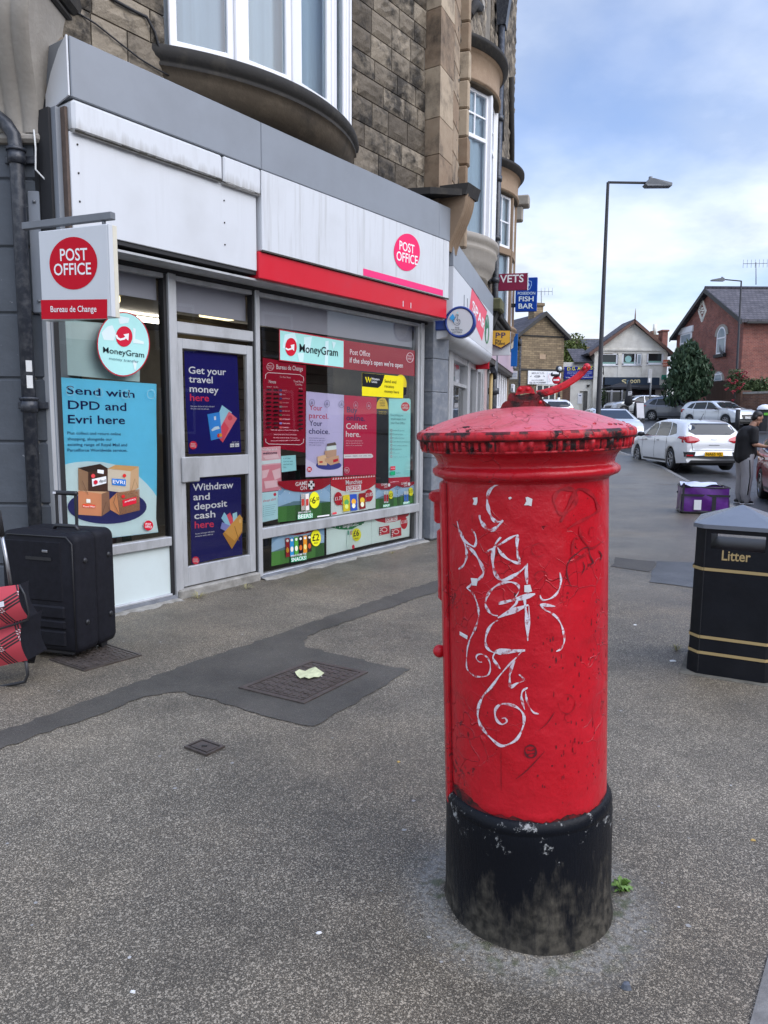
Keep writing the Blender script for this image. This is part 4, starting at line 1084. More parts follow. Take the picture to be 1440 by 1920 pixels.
def white_panel(name,streak,top,lip=None):
    """white sign panel with run-down grime"""
    m = bpy.data.materials.new(name); m.use_nodes = True
    t = m.node_tree; L = t.links.new; b = t.nodes['Principled BSDF']
    co = N(t, 'ShaderNodeTexCoord'); v = co.outputs['Object']
    mp_ = N(t, 'ShaderNodeMapping'); mp_.inputs['Scale'].default_value = (7.0,1.0,0.35); L(v,mp_.inputs[0])
    n1 = N(t, 'ShaderNodeTexNoise',Scale=2.4,Detail=7.0,Roughness=0.68); L(mp_.outputs[0],n1.inputs['Vector'])
    r1 = N(t, 'ShaderNodeMapRange'); r1.inputs['From Min'].default_value = 0.50; r1.inputs['From Max'].default_value = 0.80; r1.inputs['To Max'].default_value = streak; L(n1.outputs['Fac'],r1.inputs['Value'])
    n2 = N(t, 'ShaderNodeTexNoise',Scale=2.0,Detail=5.0); L(v,n2.inputs['Vector'])
    r2 = N(t, 'ShaderNodeMapRange'); r2.inputs['From Min'].default_value = 0.5; r2.inputs['From Max'].default_value = 0.8; r2.inputs['To Max'].default_value = top; L(n2.outputs['Fac'],r2.inputs['Value'])
    mx = N(t, 'ShaderNodeMath',operation='MAXIMUM'); L(r1.outputs[0],mx.inputs[0]); L(r2.outputs[0],mx.inputs[1])
    if lip:      # grime that has crept up from the drip edge
        sz = N(t, 'ShaderNodeSeparateXYZ'); L(v,sz.inputs[0]); az = N(t, 'ShaderNodeMath',operation='MULTIPLY_ADD'); az.inputs[1].default_value = .22; L(n1.outputs['Fac'],az.inputs[0]); L(sz.outputs['Z'],az.inputs[2])
        rz_ = N(t, 'ShaderNodeMapRange'); rz_.inputs['From Min'].default_value = lip + .07; rz_.inputs['From Max'].default_value = lip + .20; rz_.inputs['To Min'].default_value = .9; rz_.inputs['To Max'].default_value = 0; L(az.outputs[0],rz_.inputs['Value'])
        m9 = N(t, 'ShaderNodeMath',operation='MAXIMUM'); L(mx.outputs[0],m9.inputs[0]); L(rz_.outputs[0],m9.inputs[1]); mx = m9
    m1 = N(t, 'ShaderNodeMix',data_type='RGBA'); L(mx.outputs[0],m1.inputs['Factor']); m1.inputs['A'].default_value = (0.62,0.635,0.655,1); m1.inputs['B'].default_value = (0.24,0.22,0.18,1)
    L(m1.outputs['Result'],b.inputs['Base Color']); b.inputs['Roughness'].default_value = 0.42
    MATS[name] = m
    return m
M_WPAN = white_panel('white_board',0.12,0.20)
M_WPAN3 = white_panel('drip_edged_white_board',.25,.2,.635)
M_WPAN2 = white_panel('streaked_white_board',0.5,0.25)
M_GRIME = mat('black_grime',(0.05,0.046,0.038),rough=0.8,var=0.5,scale=18)
M_REDBAND = mat('red_sign_band',(0.60,0.014,0.030),spec=.25,rough=0.33,var=0.05,scale=3,dirt=(0.50,0.03,0.05),dirt_amt=.5,dirt_scale=3)

rs = random.Random(21)
def stone_face(mb,s0,s1,z0,z1,m,holes=(),ch=(0.19,0.255),bw=(0.26,0.52),y=0.0,rough=0.026,gap=0.011,clip=None,nx=5,nz=4):
    """coursed rock-faced blocks; holes = (s0,s1,z0,z1) openings"""
    z = z0
    while z < z1 - 0.02:
        h = min(rs.uniform(*ch),z1 - z)
        if z1 - z - h < 0.08: h = z1 - z
        s_ = s0 - rs.uniform(0,bw[0])
        while s_ < s1:
            w = rs.uniform(*bw)
            a,c = max(s_,s0),min(s_+w,s1)
            s_ += w
            if c - a < 0.05: continue
            segs = [(a,c)]
            for (p,q,u,v_) in holes:
                if z+h * .5 > u and z+h * .5 < v_:
                    ns = []
                    for (e,f) in segs:
                        if f <= p or e >= q: ns.append((e,f)); continue
                        if e < p: ns.append((e,p))
                        if f > q: ns.append((q,f))
                    segs = ns
            for (e,f) in segs:
                if f - e < 0.04: continue
                if clip and not clip((e+f)/2,z+h/2): continue
                g = gap/2; tone = rs.random(); dep = rs.uniform(-.006,.006)
                vs = []
                px_,pz_ = rs.uniform(.3,.7),rs.uniform(.3,.7)
                for j in range(nz+1):
                    for i in range(nx+1):
                        u,v_ = i/nx,j/nz
                        edge = i in (0,nx) or j in (0,nz)
                        bul = 0 if edge else (rough*(0.5+rs.uniform(-.3,.5))+dep)
                        vs.append((e+g+(f - e - 2*g)*u,y - (0.004+bul),z+g+(h - 2*g)*v_))
                n0 = len(vs)
                for j in range(nz+1):
                    for i in range(nx+1):
                        if i in (0,nx) or j in (0,nz): pass
                fs = [(j*(nx+1)+i,j*(nx+1)+i+1,(j+1)*(nx+1)+i+1,(j+1)*(nx+1)+i) for j in range(nz) for i in range(nx)]
                # returns of the joint
                loop = [i for i in range(nx+1)]+[(j+1)*(nx+1)+nx for j in range(nz)]+[nz*(nx+1)+i for i in range(nx - 1,-1,-1)]+[j*(nx+1) for j in range(nz - 1,0,-1)]
                k0 = len(vs)
                for q in loop: vs.append((vs[q][0],y+0.014,vs[q][2]))
                for q in range(len(loop)):
                    r_ = (q+1) % len(loop)
                    fs.append((loop[q],k0+q,k0+r_,loop[r_]))
                mb.ca += [0.5]*(len(mb.f) - len(mb.ca))+[tone]*len(fs)
                mb.add(vs,fs,m,False)
        z += h

# ---- wall above the shop with its curved bay window
PO = Thing('stone_shop_building', 'sooty sandstone building with curved white bay window above the red and white shopfront', 'building',(0.3,0,0),F)
BS0,BHW,BSG = 0.20,1.15,0.36
BR = (BHW ** 2+BSG ** 2)/(2*BSG)
def bay_off(s_,extra=0.0):
    r = BR+extra; d = s_ - BS0
    return math.sqrt(max(0,r*r - d*d)) - (BR - BSG)
WEND = 2.74
b = MB()
stone_face(b,-2.05,WEND,3.6,8.6,M_STONE_W,holes=[(BS0 - BHW,BS0+BHW + .02,3.95,7.2)])
b.ca += [0.5]*(len(b.f) - len(b.ca))
for (a,c,u,v_) in ((-2.05,BS0 - BHW,3.6,8.6),(BS0+BHW + .02,WEND,3.6,8.6),(BS0 - BHW,BS0+BHW + .02,7.2,8.6),(BS0 - BHW,BS0+BHW + .02,3.6,3.95)):
    b.box(a,c,0.012,0.35,u,v_,M_MORTAR)
b.box(-2.05,3.4,.36,.4,2.75,8.6,M_MORTAR)
PO.part('upper_wall',b)
# bay: stone jambs, frame, panes, curtains, moulded sill
bay = MB()
SILL = 4.29
n = 40
prof = [(0.0,SILL + .02),(0.05,SILL + .02),(0.075,SILL + .0),(0.085,SILL - .04),(0.075,SILL - .08),(0.055,SILL - .095),(0.05,SILL - .105),(0.058,SILL - .115),(0.056,SILL - .135),(0.035,SILL - .15),(0.025,SILL - .19),(0.0,SILL - .25),(-0.04,SILL - .30),(-0.10,SILL - .34),(-0.17,SILL - .36),(-0.20,SILL - .40),(-0.34,SILL - .44)]
vs,fs = [],[]
for i in range(n+1):
    ph = i/n
    for (e,z) in prof:
        r = BR+e; sg = BSG+e
        if sg < 0.002: hw_ = 0.02; 
        cosa = (BR - BSG)/r
        amax = math.acos(min(1,cosa)) if cosa < 1 else 0.01
        a = -amax+2*amax*ph
        vs.append((BS0+r*math.sin(a),-(r*math.cos(a) - (BR - BSG)),z))
k = len(prof)
for i in range(n):
    for j in range(k - 1):
        fs.append((i*k+j,(i+1)*k+j,(i+1)*k+j+1,i*k+j+1))
M_COVE = stone_mat('sooty_brown_stone',(.075,.058,.040),(.24,.19,.13),soot=(.016,.015,.014),bump=.2,s=1.3,s_lo=.46,s_hi=.66)
bay.add(vs,[f_ for f_ in fs if f_[0] % k < 8],M_BLACKSTONE,True); bay.add(vs,[f_ for f_ in fs if f_[0] % k >= 8],M_COVE,True)
PO.part('moulded_sill',bay)
bw = MB()
mull = [(-0.955,0.0),(-0.43,bay_off(-0.43)),(0.12,bay_off(.12)),(0.70,bay_off(.70)),(1.08,bay_off(1.08)),(1.36,0.0)]
ZB,ZT = SILL + .02,7.0
panes = []
for i in range(5):
    (s0,o0),(s1,o1) = mull[i],mull[i+1]
    d = Vector((s1 - s0,-(o1 - o0),0)); ln = d.length; d.normalize(); nrm = Vector((d.y,-d.x,0))
    tf = Matrix(((d.x,-nrm.x,0,s0),(d.y,-nrm.y,0,-o0),(0,0,1,0),(0,0,0,1)))
    fw = 0.062
    bw.box(0.035,ln - .035,-.01,.05,ZB,ZB+fw,M_UPVC,.008,tf)
    bw.box(0.035,ln - .035,-.01,.05,ZT - fw,ZT,M_UPVC,.008,tf)
    for a in (0.035,ln - .035 - fw):
        bw.box(a,a+fw,-.012,.05,ZB + .002,ZT - .002,M_UPVC,.008,tf)
    bw.box(0.03,ln - .03,-.004,.05,5.9,5.97,M_UPVC,.008,tf)
    if i:
        bw.box(-.045,.045,-.025,.06,ZB - .01,ZT,M_UPVC,.01,tf)
    panes.append((tf,ln,fw,i))
wf = PO.part('bay_window',bw)
for tf,ln,fw,i in panes:
    p = MB(); p.add([(0.035+fw,.012,ZB+fw),(ln - .035 - fw,.012,ZB+fw),(ln - .035 - fw,.012,ZT - fw),(0.035+fw,.012,ZT - fw)],[(0,1,2,3)],M_GLASSU,tf=tf)
    PO.part('pane',p,wf)
cu = MB()
def curt(u,v_):
    s_ = -0.93+2.27*u
    return (s_,-max(-.2,bay_off(s_) - .14 - .03*math.sin(u*60)),4.33+2.6*v_)
cu.grid(curt,90,2,M_CURT)
PO.part('curtain',cu,wf)
b = MB()
b.box(BS0 - BHW - .02,BS0+BHW + .04,-BSG - .05,0.0,7.0,7.25,M_ASHLAR,.02)
PO.part('bay_lintel',b)
# dressed pilaster at the corner
PF = Frame(*(F.world(WEND,-0.20,0)[:2]),rad(24))
b = MB()
z = 3.9; i = 0
while z < 9.4:
    h = (0.62,0.40,0.55)[i % 3]; i += 1
    o = [F.world(WEND,0.05,0),F.world(WEND,-0.20,0),PF.world(0.46,0,0),PF.world(0.46,.30,0)]
    o = [F.m.inverted() @ p for p in o]
    e = 0.004
    nf = len(b.f)
    b.prism([(p.x,p.y,z+e) for p in o],(0,0,h - 2*e),M_ASHLAR)
    b.ca += [0.5]*(nf - len(b.ca))+[rs.random()]*(len(b.f) - nf)
    z += h
PO.part('corner_pilaster',b)
# ---- shopfront
b = MB()
b.box(-2.03,2.84,-0.01,.30,2.62,3.6,M_ALUD)
b.box(-2.03,-1.985,-.012,.07,0.02,2.63,M_ALU,.004)                       # outer posts
b.box(2.70,2.765,-.02,.07,0.02,2.63,M_ALU,.004)
b.box(-1.985,-1.93,.004,.07,0.02,2.60,M_ALUD)
b.box(-1.03,-1.0,.004,.07,0.02,2.63,M_ALUD)
b.box(-1.0,-0.942,-.022,.07,0.0,2.63,M_ALU,.005)
b.box(-0.942,-0.915,-.012,.06,0.0,2.63,M_ALU,.003)
b.box(-0.07,-0.045,.0,.06,0.06,2.63,M_ALUD)
b.box(-0.045,0.008,-.022,.07,0.0,2.63,M_ALU,.005)
b.box(2.655,2.70,.0,.07,0.0,2.63,M_ALU,.003)
for (a,c) in ((-1.93,-1.03),(-0.915,-0.07),(0.008,2.655)):
    b.box(a,c,-.004,.06,2.585,2.63,M_ALU,.003)
b.box(-0.915,-0.07,-.014,.06,2.175,2.265,M_ALU,.005)                     # transom over the door
b.box(-1.985,-1.03,-.018,.07,0.455,0.53,M_ALU,.006)                      # sills
b.box(0.008,2.70,-.018,.07,0.375,0.475,M_ALU,.006)
b.box(-1.985,-1.03,-.010,.07,0.0,0.055,M_ALU,.006)
b.box(0.008,2.70,-.010,.07,-.02,0.04,M_ALU,.006)
PO.part('shopfront_frame',b)
def pane(name,a,c,z0,z1,y=0.03,m=None,parent=None):
    p = MB(); p.add([(a,y,z0),(c,y,z0),(c,y,z1),(a,y,z1)],[(0,1,2,3)],m or M_GLASS)
    return PO.part(name,p,parent)
pane('shop_window',-1.93,-1.03,0.53,2.585)
pane('shop_window',0.008,2.655,0.475,2.585)
pane('low_window',0.008,2.655,0.04,0.375)
pane('fanlight',-0.915,-0.07,2.265,2.585)
b = MB(); b.box(-1.96,-1.03,.02,.04,0.055,0.455,mat('white_stall_panel',(0.62,0.70,0.69),rough=.3,var=.05,scale=2,dirt=(0.5,0.55,0.53),dirt_amt=.5))
PO.part('stall_panel',b)
# door
d = MB()
d.box(-0.912,-0.862,-.006,.045,0.085,2.135,M_ALU,.004)
d.box(-0.145,-0.073,-.006,.045,0.085,2.135,M_ALU,.004)
d.box(-0.862,-0.145,-.004,.045,2.055,2.135,M_ALU,.004)
d.box(-0.862,-0.145,-.004,.045,0.995,1.17,M_ALU,.004)
d.box(-0.862,-0.145,-.004,.045,0.085,0.25,M_ALU,.004)
dd = PO.part('door',d)
pane('door_pane',-0.862,-0.145,1.17,2.055,.02,parent=dd)
pane('door_pane',-0.862,-0.145,0.25,0.995,.02,parent=dd)
h = MB(); h.box(-0.915,-0.735,-.035,-.006,0.965,1.175,M_ALU,.008)
PO.part('push_plate',h,dd)
b = MB(); b.box(-0.99,-0.05,-.05,.1,-.06,0.075,M_CONC,.012)
PO.part('door_step',b)
# foot of the shopfront: lead flashing over a rough cement fillet
for (a,c,z1) in ((-2.05,-1.0,.0),(-0.03,2.80,-.005)):
    n = 30; fl,cm = MB(),MB(); ra = [rs.uniform(-.015,.02) for _ in range(n+1)]; rc = [rs.uniform(-.012,.012) for _ in range(n+1)]
    va,vc = [],[]
    for k in range(n+1):
        x = a+(c - a)*k/n
        va += [(x,-.011,.04+z1),(x,-.030,.022+rc[k] * .4),(x,-.042 - rc[k],.004)]
        vc += [(x,-.028,.014),(x,-.075+ra[k],.010+rc[k] * .3),(x,-.105+ra[k]*2,.001)]
    q = [(3*k+j,3*k+3+j,3*k+4+j,3*k+1+j) for k in range(n) for j in (0,1)]
    q = [t[::-1] for t in q]
    fl.add(va,q,M_LEAD); cm.add(vc,q,M_CONC)
    PO.part('flashing',fl); PO.part('cement_fillet',cm)
# roller blinds, behind the glass
b = MB()
b.box(-1.93,-1.03,.09,.10,2.42,2.60,M_BLIND); b.box(-0.92,-0.06,.09,.10,2.36,2.60,M_BLIND)
b.box(0.03,2.66,.09,.10,2.345,2.60,M_BLIND)
PO.part('window_blind',b)
# grey pilaster at the right end of the shop
b = MB()
zz0 = [0.62,1.02,1.42,1.82,2.22,2.66]
for k in range(5):
    b.box(2.84,3.20,-.10,.25,zz0[k]+(.004 if k else 0),zz0[k+1],M_GREYP,.008)
b.box(2.85,3.19,-.093,.24,.6,2.66,M_GREYD)
b.box(2.83,3.215,-.125,.25,0.0,0.60,M_GREYP,.03)
PO.part('grey_pilaster',b)
# shop interior
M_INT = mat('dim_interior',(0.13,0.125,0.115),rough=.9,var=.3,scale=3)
M_SLAT = mat('slatted_display_wall',(0.23,0.21,0.18),rough=.7,var=.08)
M_CEIL = mat('ceiling_tiles',(0.35,0.34,0.32),rough=.9)
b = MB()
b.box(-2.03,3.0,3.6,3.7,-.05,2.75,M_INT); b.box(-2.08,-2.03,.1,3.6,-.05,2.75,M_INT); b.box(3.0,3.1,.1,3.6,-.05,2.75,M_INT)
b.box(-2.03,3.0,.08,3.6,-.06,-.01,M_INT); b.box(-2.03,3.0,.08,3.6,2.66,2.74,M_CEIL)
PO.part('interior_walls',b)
b = MB()
for k in range(14):
    b.box(0.1,2.72,1.35,1.38,0.9+k * .115,0.9+k * .115 + .108,M_SLAT,.006)
b.box(0.1,2.72,1.376,1.40,.85,2.55,M_INT)
PO.part('slat_wall',b)
M_TUBE = emit('fluorescent_tube',(1.0,0.82,0.45),1.1)
for (a,c,y) in ((-1.12,-0.78,.9),(0.22,.62,.95)):
    b = MB(); b.box(a,c,y,y + .10,2.50,2.56,M_TUBE,.01); b.box(a - .02,c + .02,y - .02,y + .12,2.56,2.60,M_CEIL)
    PO.part('strip_or_fill_light',b)
for a in (-1.6,-.2,1.3):  # added tubes, out of sight, that brighten the shop inside
    b = MB(); b.box(a,a+1.1,2.3,2.4,2.58,2.62,emit('added_fill_tube',(1.0,.93,.8),5.0)); PO.part('strip_or_fill_light',b)
# shelving with goods seen dimly through the glass
rsh = random.Random(4)
for (a,c,y0) in ((-1.9,-1.05,1.1),(-0.9,-0.1,1.7),(0.3,1.3,.5),(1.5,2.6,.5)):
    t = MB(); hi = 1.5 if y0 > 1 else .95
    for z in [0.15 + .3*k for k in range(int((hi - .1) / .3)+1)]:
        t.box(a,c,y0,y0 + .35,z,z + .02,M_INT)
        x = a + .02
        while x < c - .08:
            w = rsh.uniform(.05,.11); hh = rsh.uniform(.1,.22)
            t.box(x,x+w,y0 + .03,y0 + .2,z + .021,z + .02+hh,ink(rsh.choice(['#5c2a30', '#3a4a6b', '#7a7666', '#2c4a3a', '#6d5b2a', '#8a8580', '#4a2b50']),.6))
            x += w + .012
    PO.part('shelf',t)

# ---- fascia boards over the shop
FA = Thing('shop_fascia', 'long shop fascia of grey cladding over white boards and a red band', 'shop sign',(0.4,-.3,2.7),F)
b = MB()
b.box(-1.95,-0.232,-.30,.02,3.552,3.925,M_GREYC,.006)
b.box(-0.228,2.60,-.30,.02,3.552,3.925,M_GREYC,.006)
b.box(2.604,2.86,-.30,.02,3.552,3.925,M_GREYC,.006)
FA.part('grey_cladding',b)
b = MB()
b.box(-1.95,-0.66,-.305,-.02,3.345,3.545,M_WPAN3,.02); b.box(-0.652,-0.245,-.305,-.02,3.335,3.545,M_WPAN3,.012)
nn = 24
for k in range(nn):                                              # grimy broken lower lip
    x0,x1 = -1.94+1.69*k/nn,-1.94+1.69*(k+1)/nn
    b.add([(x0,-.3065,3.352+rs.uniform(-.004,.006)),(x1,-.3065,3.352+rs.uniform(-.004,.006)),(x1,-.30,3.342),(x0,-.30,3.342)],[(0,3,2,1)],M_GRIME)
FA.part('upper_white_board',b)
b = MB()
b.box(-1.955,-0.262,-.262,-.02,2.73,3.35,M_WPAN,.004)
for (x,z) in ((-1.90,3.28),(-1.90,3.1),(-1.90,2.92),(-0.62,3.22),(-0.62,3.05),(-0.62,2.88)):
    b.ball((x,-.264,z),.007,M_GRIME,8,5)
FA.part('plain_white_board',b)
b = MB()
b.box(-0.235,1.18,-.302,-.02,2.90,3.548,M_WPAN2,.006); b.box(1.181,2.70,-.300,-.02,2.90,3.548,M_WPAN2,.004)
b.box(2.704,2.83,-.302,-.02,2.90,3.548,M_WPAN2,.006)
b.box(-0.235,2.83,-.305,-.29,2.892,2.906,M_GRIME)
b.box(-0.262,-.236,-.2,-.02,2.75,3.4,M_ALUD)
FA.part('lettered_white_board',b)
b = MB()
b.box(-0.262,2.82,-.285,-.02,2.672,2.891,M_REDBAND,.006)
for x in (1.9,2.05): b.box(x,x + .012,-.287,-.28,2.70,2.76,M_WPAN)
FA.part('red_band',b)
b = MB()
b.box(-1.955,2.82,-.24,.0,2.655,2.671,M_ALU); b.box(-2.03,2.84,-.02,.0,2.63,2.66,M_ALUD)
b.box(-1.955,-.262,-.25,-.02,2.70,2.729,M_ALUD)
FA.part('soffit',b)
# white return panel at the left end
b = MB()
b.prism([(-1.956,-.29,3.925),(-1.956,-.29,3.56),(-1.956,-.02,3.50),(-1.956,-.03,3.62),(-1.956,-.10,3.74),(-1.956,-.20,3.86)],(-.012,0,0),M_WPAN)
FA.part('end_panel',b)
b = MB()
b.box(-1.975,-1.955,-.25,-.02,2.62,3.5,mat('rusty_brown_strip',(0.10,0.07,0.055),rough=.8,var=.3,scale=20)); b.box(-2.01,-1.975,-.20,-.02,2.62,3.5,M_GREYC)
b.box(-2.03,-2.01,-.15,-.02,2.62,3.5,M_ALUD)
FA.part('edge_strips',b)

# printed on the lettered board
pr = Print(F,0.3032,.0005)
pr.poly([(681,503),(830.5,544),(830.5,555),(681,516)], '#e83a78')
pr.circle(763,473,24.5,35, '#ee2a66')
pr.text('POST',(749,467.5),(777,476),16.5, '#ffffff',.012)
pr.text('OFFICE',(743.5,487.5),(783,497),17, '#ffffff',.012)
FA_print = bpy.data.objects.new('printed_logo',pr.mb.mesh('printed_logo',FA.base)); COL.objects.link(FA_print); FA_print.parent = FA.e

# ---- the wall at the left with its console, and the rainwater pipe
NBF = Frame(-.095,.195,PI/2)
NB = Thing('grey_painted_pier', 'dark grey painted masonry pier with carved stone console at the left edge', 'wall',(-2.6,5.2,0),NBF)
b = MB()
z = 0.0
for k in range(8):
    h = .44
    b.box(-3.6,-2.215,5.06,5.6,z + .004,z+h - .004,M_GREYD,.012); z += h
b.box(-3.58,-2.23,5.075,5.6,0,3.5,M_GREYD)
NB.part('shaft',b)
b = MB()
b.box(-2.215,-2.20,5.05,5.5,0,3.45,M_GREYC); b.box(-2.20,-2.13,5.10,5.5,2.62,3.5,M_CONC,.004)
NB.part('edge_strip',b)
# console: fluted S-scroll
M_PALE = stone_mat('pale_weathered_stone',(0.33,0.30,0.26),(0.58,0.54,0.47),soot_amt=0.6,bump=0.25,s=1.8,s_lo=.55,s_hi=.72)
b = MB()
ccv = lambda v_: 5.06 - (0.03+0.30*(0.5 - 0.5*math.cos(PI*min(1,v_*1.05))))
cxr = lambda v_: -2.205 + .13*v_ ** 1.6
def cons(u,v_):
    z = 3.36+0.80*v_
    fl = 0.022*abs(math.sin(u*9*PI)) ** .6*min(1,4*(1 - v_) + .05)
    return (cxr(v_) - 1.0*(1 - u),ccv(v_) - fl,z)
b.grid(cons,108,24,M_PALE)
side = [(cxr(v_),ccv(v_),3.36 + .8*v_) for v_ in [i/14 for i in range(15)]]
b.add(side+[(p[0],5.5,p[2]) for p in side],[(i,15+i,16+i,i+1) for i in range(14)],M_PALE)
b.box(-3.3,-2.19,5.0,5.5,3.30,3.36,M_PALE,.02)
b.box(-3.4,-2.05,4.70,5.5,4.16,4.21,M_BLACKSTONE,.015); b.box(-3.4,-2.01,4.66,5.5,4.21,4.40,M_BLACKSTONE,.03)
NB.part('console',b)
M_BPIPE = mat('dark_blue_grey_pipe_paint',(0.022,0.026,0.036),rough=0.38,var=0.2,scale=9,dirt=(0.25,0.25,0.25),dirt_amt=0.3,dirt_scale=20)
DP = Thing('drainpipe', 'dark painted rainwater pipe on the grey pier beside the hanging sign', 'drainpipe',(-2.35,4.98,0),NBF)
b = MB()
b.tube([(-2.70,5.0,3.62),(-2.55,4.99,3.52),(-2.40,4.98,3.40),(-2.355,4.98,3.33),(-2.345,4.98,3.22),(-2.345,4.98,0.0)],.045,M_BPIPE,18)
DP.part('pipe',b)
for z in (1.58,3.20):
    b = MB(); b.tube([(-2.345,4.98,z - .05),(-2.345,4.98,z + .03)],.056,M_BPIPE,18)
    b.tube([(-2.345,4.98,z + .03),(-2.345,4.98,z + .05)],.062,M_BPIPE,18)
    b.box(-2.45,-2.24,5.03,5.06,z - .03,z + .02,M_BPIPE,.005)
    DP.part('collar',b)
for z,hh,m_ in ((1.80,.075,M_SCRAP),(1.69,.085,M_SCRAP)):
    b = MB(); b.lathe([(.0465,z),(.0465,z+hh)],m_,6,c=(-2.345,4.98,0),a0=rad(-75),a1=rad(-25)); DP.part('sticker',b)
cb = MB()
cb.tube([(-2.225,4.99,3.37),(-2.215,4.98,3.25),(-2.225,4.985,3.12),(-2.16,5.0,3.05),(-2.165,5.02,2.9),(-2.17,5.02,2.6)],.006,M_SCRAP,6)
one('loose_cable',cb, 'thin white cable hanging from the stone console beside the drainpipe', 'cable',NBF)
# cables across the stone wall
for nm,pts,lab in (('wall_cable',[(205,-5),(250,20),(275,32),(290,60),(297,85),(308,110),(330,135),(372,160)], 'black cable bundle sagging on the stone wall left of the bay window'),
                     ('wall_cable',[(120,8),(180,45),(230,85),(262,110),(295,130),(330,148)], 'thin black cable running down across the stone wall above the grey cladding')):
    b = MB(); b.tube([F.px(x,y,.03) for x,y in pts],.011 if nm and 'bundle' in lab else .006,M_ALUD,6)
    one(nm,b,lab, 'cable',F,group='cables on the stone wall')
# ---- the hanging sign
M_SIGNW = mat('pale_sign_face',(0.60,0.615,0.63),rough=.35,var=.04,scale=3)
M_IVORY = mat('yellowed_sign_edge',(0.66,0.62,0.50),rough=.45,var=.1,scale=8)
M_STEEL = mat('grey_painted_steel',(0.17,0.18,0.195),rough=.42,var=.12,scale=8,metal=.2)
p0,p1 = at(75,515,4.93),at(204,509,4.72)
HS = Frame(p0.x,p0.y,math.atan2(p1.x - p0.x,p1.y - p0.y))
wS = math.hypot(p1.x - p0.x,p1.y - p0.y)
zt,zb = HS.px(140,426)[2],HS.px(140,598)[2]
SG = Thing('hanging_sign', 'white hanging sign with a lettered red disc over a red Bureau de Change strip', 'sign',(wS/2,0,zb),HS)
b = MB(); b.box(0,wS,0,.075,zb,zt,M_SIGNW,.006); b.box(wS,wS + .012,.0,.035,zb,zt,M_SIGNW,.003); b.box(wS,wS + .01,.037,.075,zb,zt,M_IVORY,.003)
SG.part('sign_box',b)
pr = Print(HS,0.0012,.0006)
pr.poly([(76.5,562.5),(201,561),(201,597.5),(78,598.5)], '#c00522')
pr.circle(137.5,493.5,45,49.5, '#c00522')
pr.text('POST',(113,489),(164,487.5),22, '#f4f4f4',.012)
pr.text('OFFICE',(101.5,516),(171,514),21, '#f4f4f4',.012)
pr.text('Bureau de Change',(95,585),(181,584.5),11, '#f4f4f4',.008)
SG_p = bpy.data.objects.new('lettering',pr.mb.mesh('lettering',SG.base)); COL.objects.link(SG_p); SG_p.parent = SG.e
b = MB()
za = HS.px(200,402)[2]
b.box(-.16,wS + .015,.02,.06,za - .022,za + .022,M_STEEL,.003)
b.tube([(wS - .06,.04,zt - .005),(wS - .06,.04,za - .02)],.012,M_STEEL,10)
SG.part('bracket',b)
b = MB(); b.box(-2.315,-2.215,5.035,5.06,2.20,3.0,M_GREYC,.008)
for z in (2.28,2.93): b.ball((-2.265,5.03,z),.012,M_STEEL,8,6)
one('bracket_plate',b, 'grey steel mounting plate behind the hanging sign on the pier', 'plate',NBF)
# ================================================================== POSTERS AND STICKERS IN THE SHOP WINDOWS
def crop(ox,oy,k):
    return lambda x,y: (ox+x*k,oy+y*k)
class CP:
    """a printed sheet drawn in the coordinates of an enlarged detail of the photograph"""
    def __init__(s,f,k,off=-.05,step=.0005,frame=F):
        s.p = Print(frame,off,step); s.f = f; s.k = k
    def poly(s,pts,c): s.p.poly([s.f(*q) for q in pts],c)
    def circle(s,x,y,rx,ry,c): s.p.circle(*s.f(x,y),rx*s.k,ry*s.k,c)
    def ring(s,x,y,rx,ry,w,c): s.p.ring(*s.f(x,y),rx*s.k,ry*s.k,w*s.k,c)
    def text(s,t,x0,y0,x1,y1,h,c,b=0.0): s.p.text(t,s.f(x0,y0),s.f(x1,y1),h*s.k,c,b)
    def line(s,pts,w,c): s.p.line([s.f(*q) for q in pts],w*s.k,c)
    def arc(s,x,y,rx,ry,a0,a1,w,c,n=24): s.line([(x+rx*math.cos(rad(a0+(a1 - a0)*i/n)),y+ry*math.sin(rad(a0+(a1 - a0)*i/n))) for i in range(n+1)],w,c)
    def done(s,*a,**k): return s.p.done(*a,**k)
    def logo(s,x,y,r,c='#c8102e',t='#ffffff',sx=0.93):
        s.circle(x,y,r*sx,r,c)
        s.text('POST',x - r * .62*sx,y - r * .08,x+r * .58*sx,y - r * .0,r * .42,t,.012)
        s.text('OFFICE',x - r * .72*sx,y+r * .46,x+r * .72*sx,y+r * .52,r * .42,t,.012)
rq = random.Random(9)
# --- left window
k = CP(crop(0,0,1),1,-.12)
k.poly([(94,597),(262,612),(262,716),(94,700)], '#bfd8d6'); k.poly([(96,600),(200,609),(200,640),(96,632)], '#cfe4e2')
k.done('window_board', 'pale aqua board standing behind the left shop window glass', 'board')
K = .1875
k = CP(crop(80,680,K),K,-.04)
e = rq
k.poly([(165,145),(480,168),(820,190),(1138,213),(1136,500),(1142,900),(1140,1300),(1133,1560),(1157,1697),(1000,1715),(700,1750),(400,1760),(190,1765),(188,1200),(180,700),(172,400)], '#72cdea')
k.poly([(188,1035),(250,1010),(330,995),(450,986),(600,994),(750,1025),(860,1070),(960,1135),(1040,1210),(1100,1280),(1138,1335),(1134,1560),(1155,1695),(1000,1713),(700,1748),(400,1758),(190,1763)], '#d5eef0')
for t,x0,y0,x1,y1,h in (('Send with',240,310,920,352,78),('DPD and',255,462,838,482,84),('Evri here',255,606,825,614,84)):
    k.text(t,x0,y0,x1,y1,h, '#1a1a4e',.012)
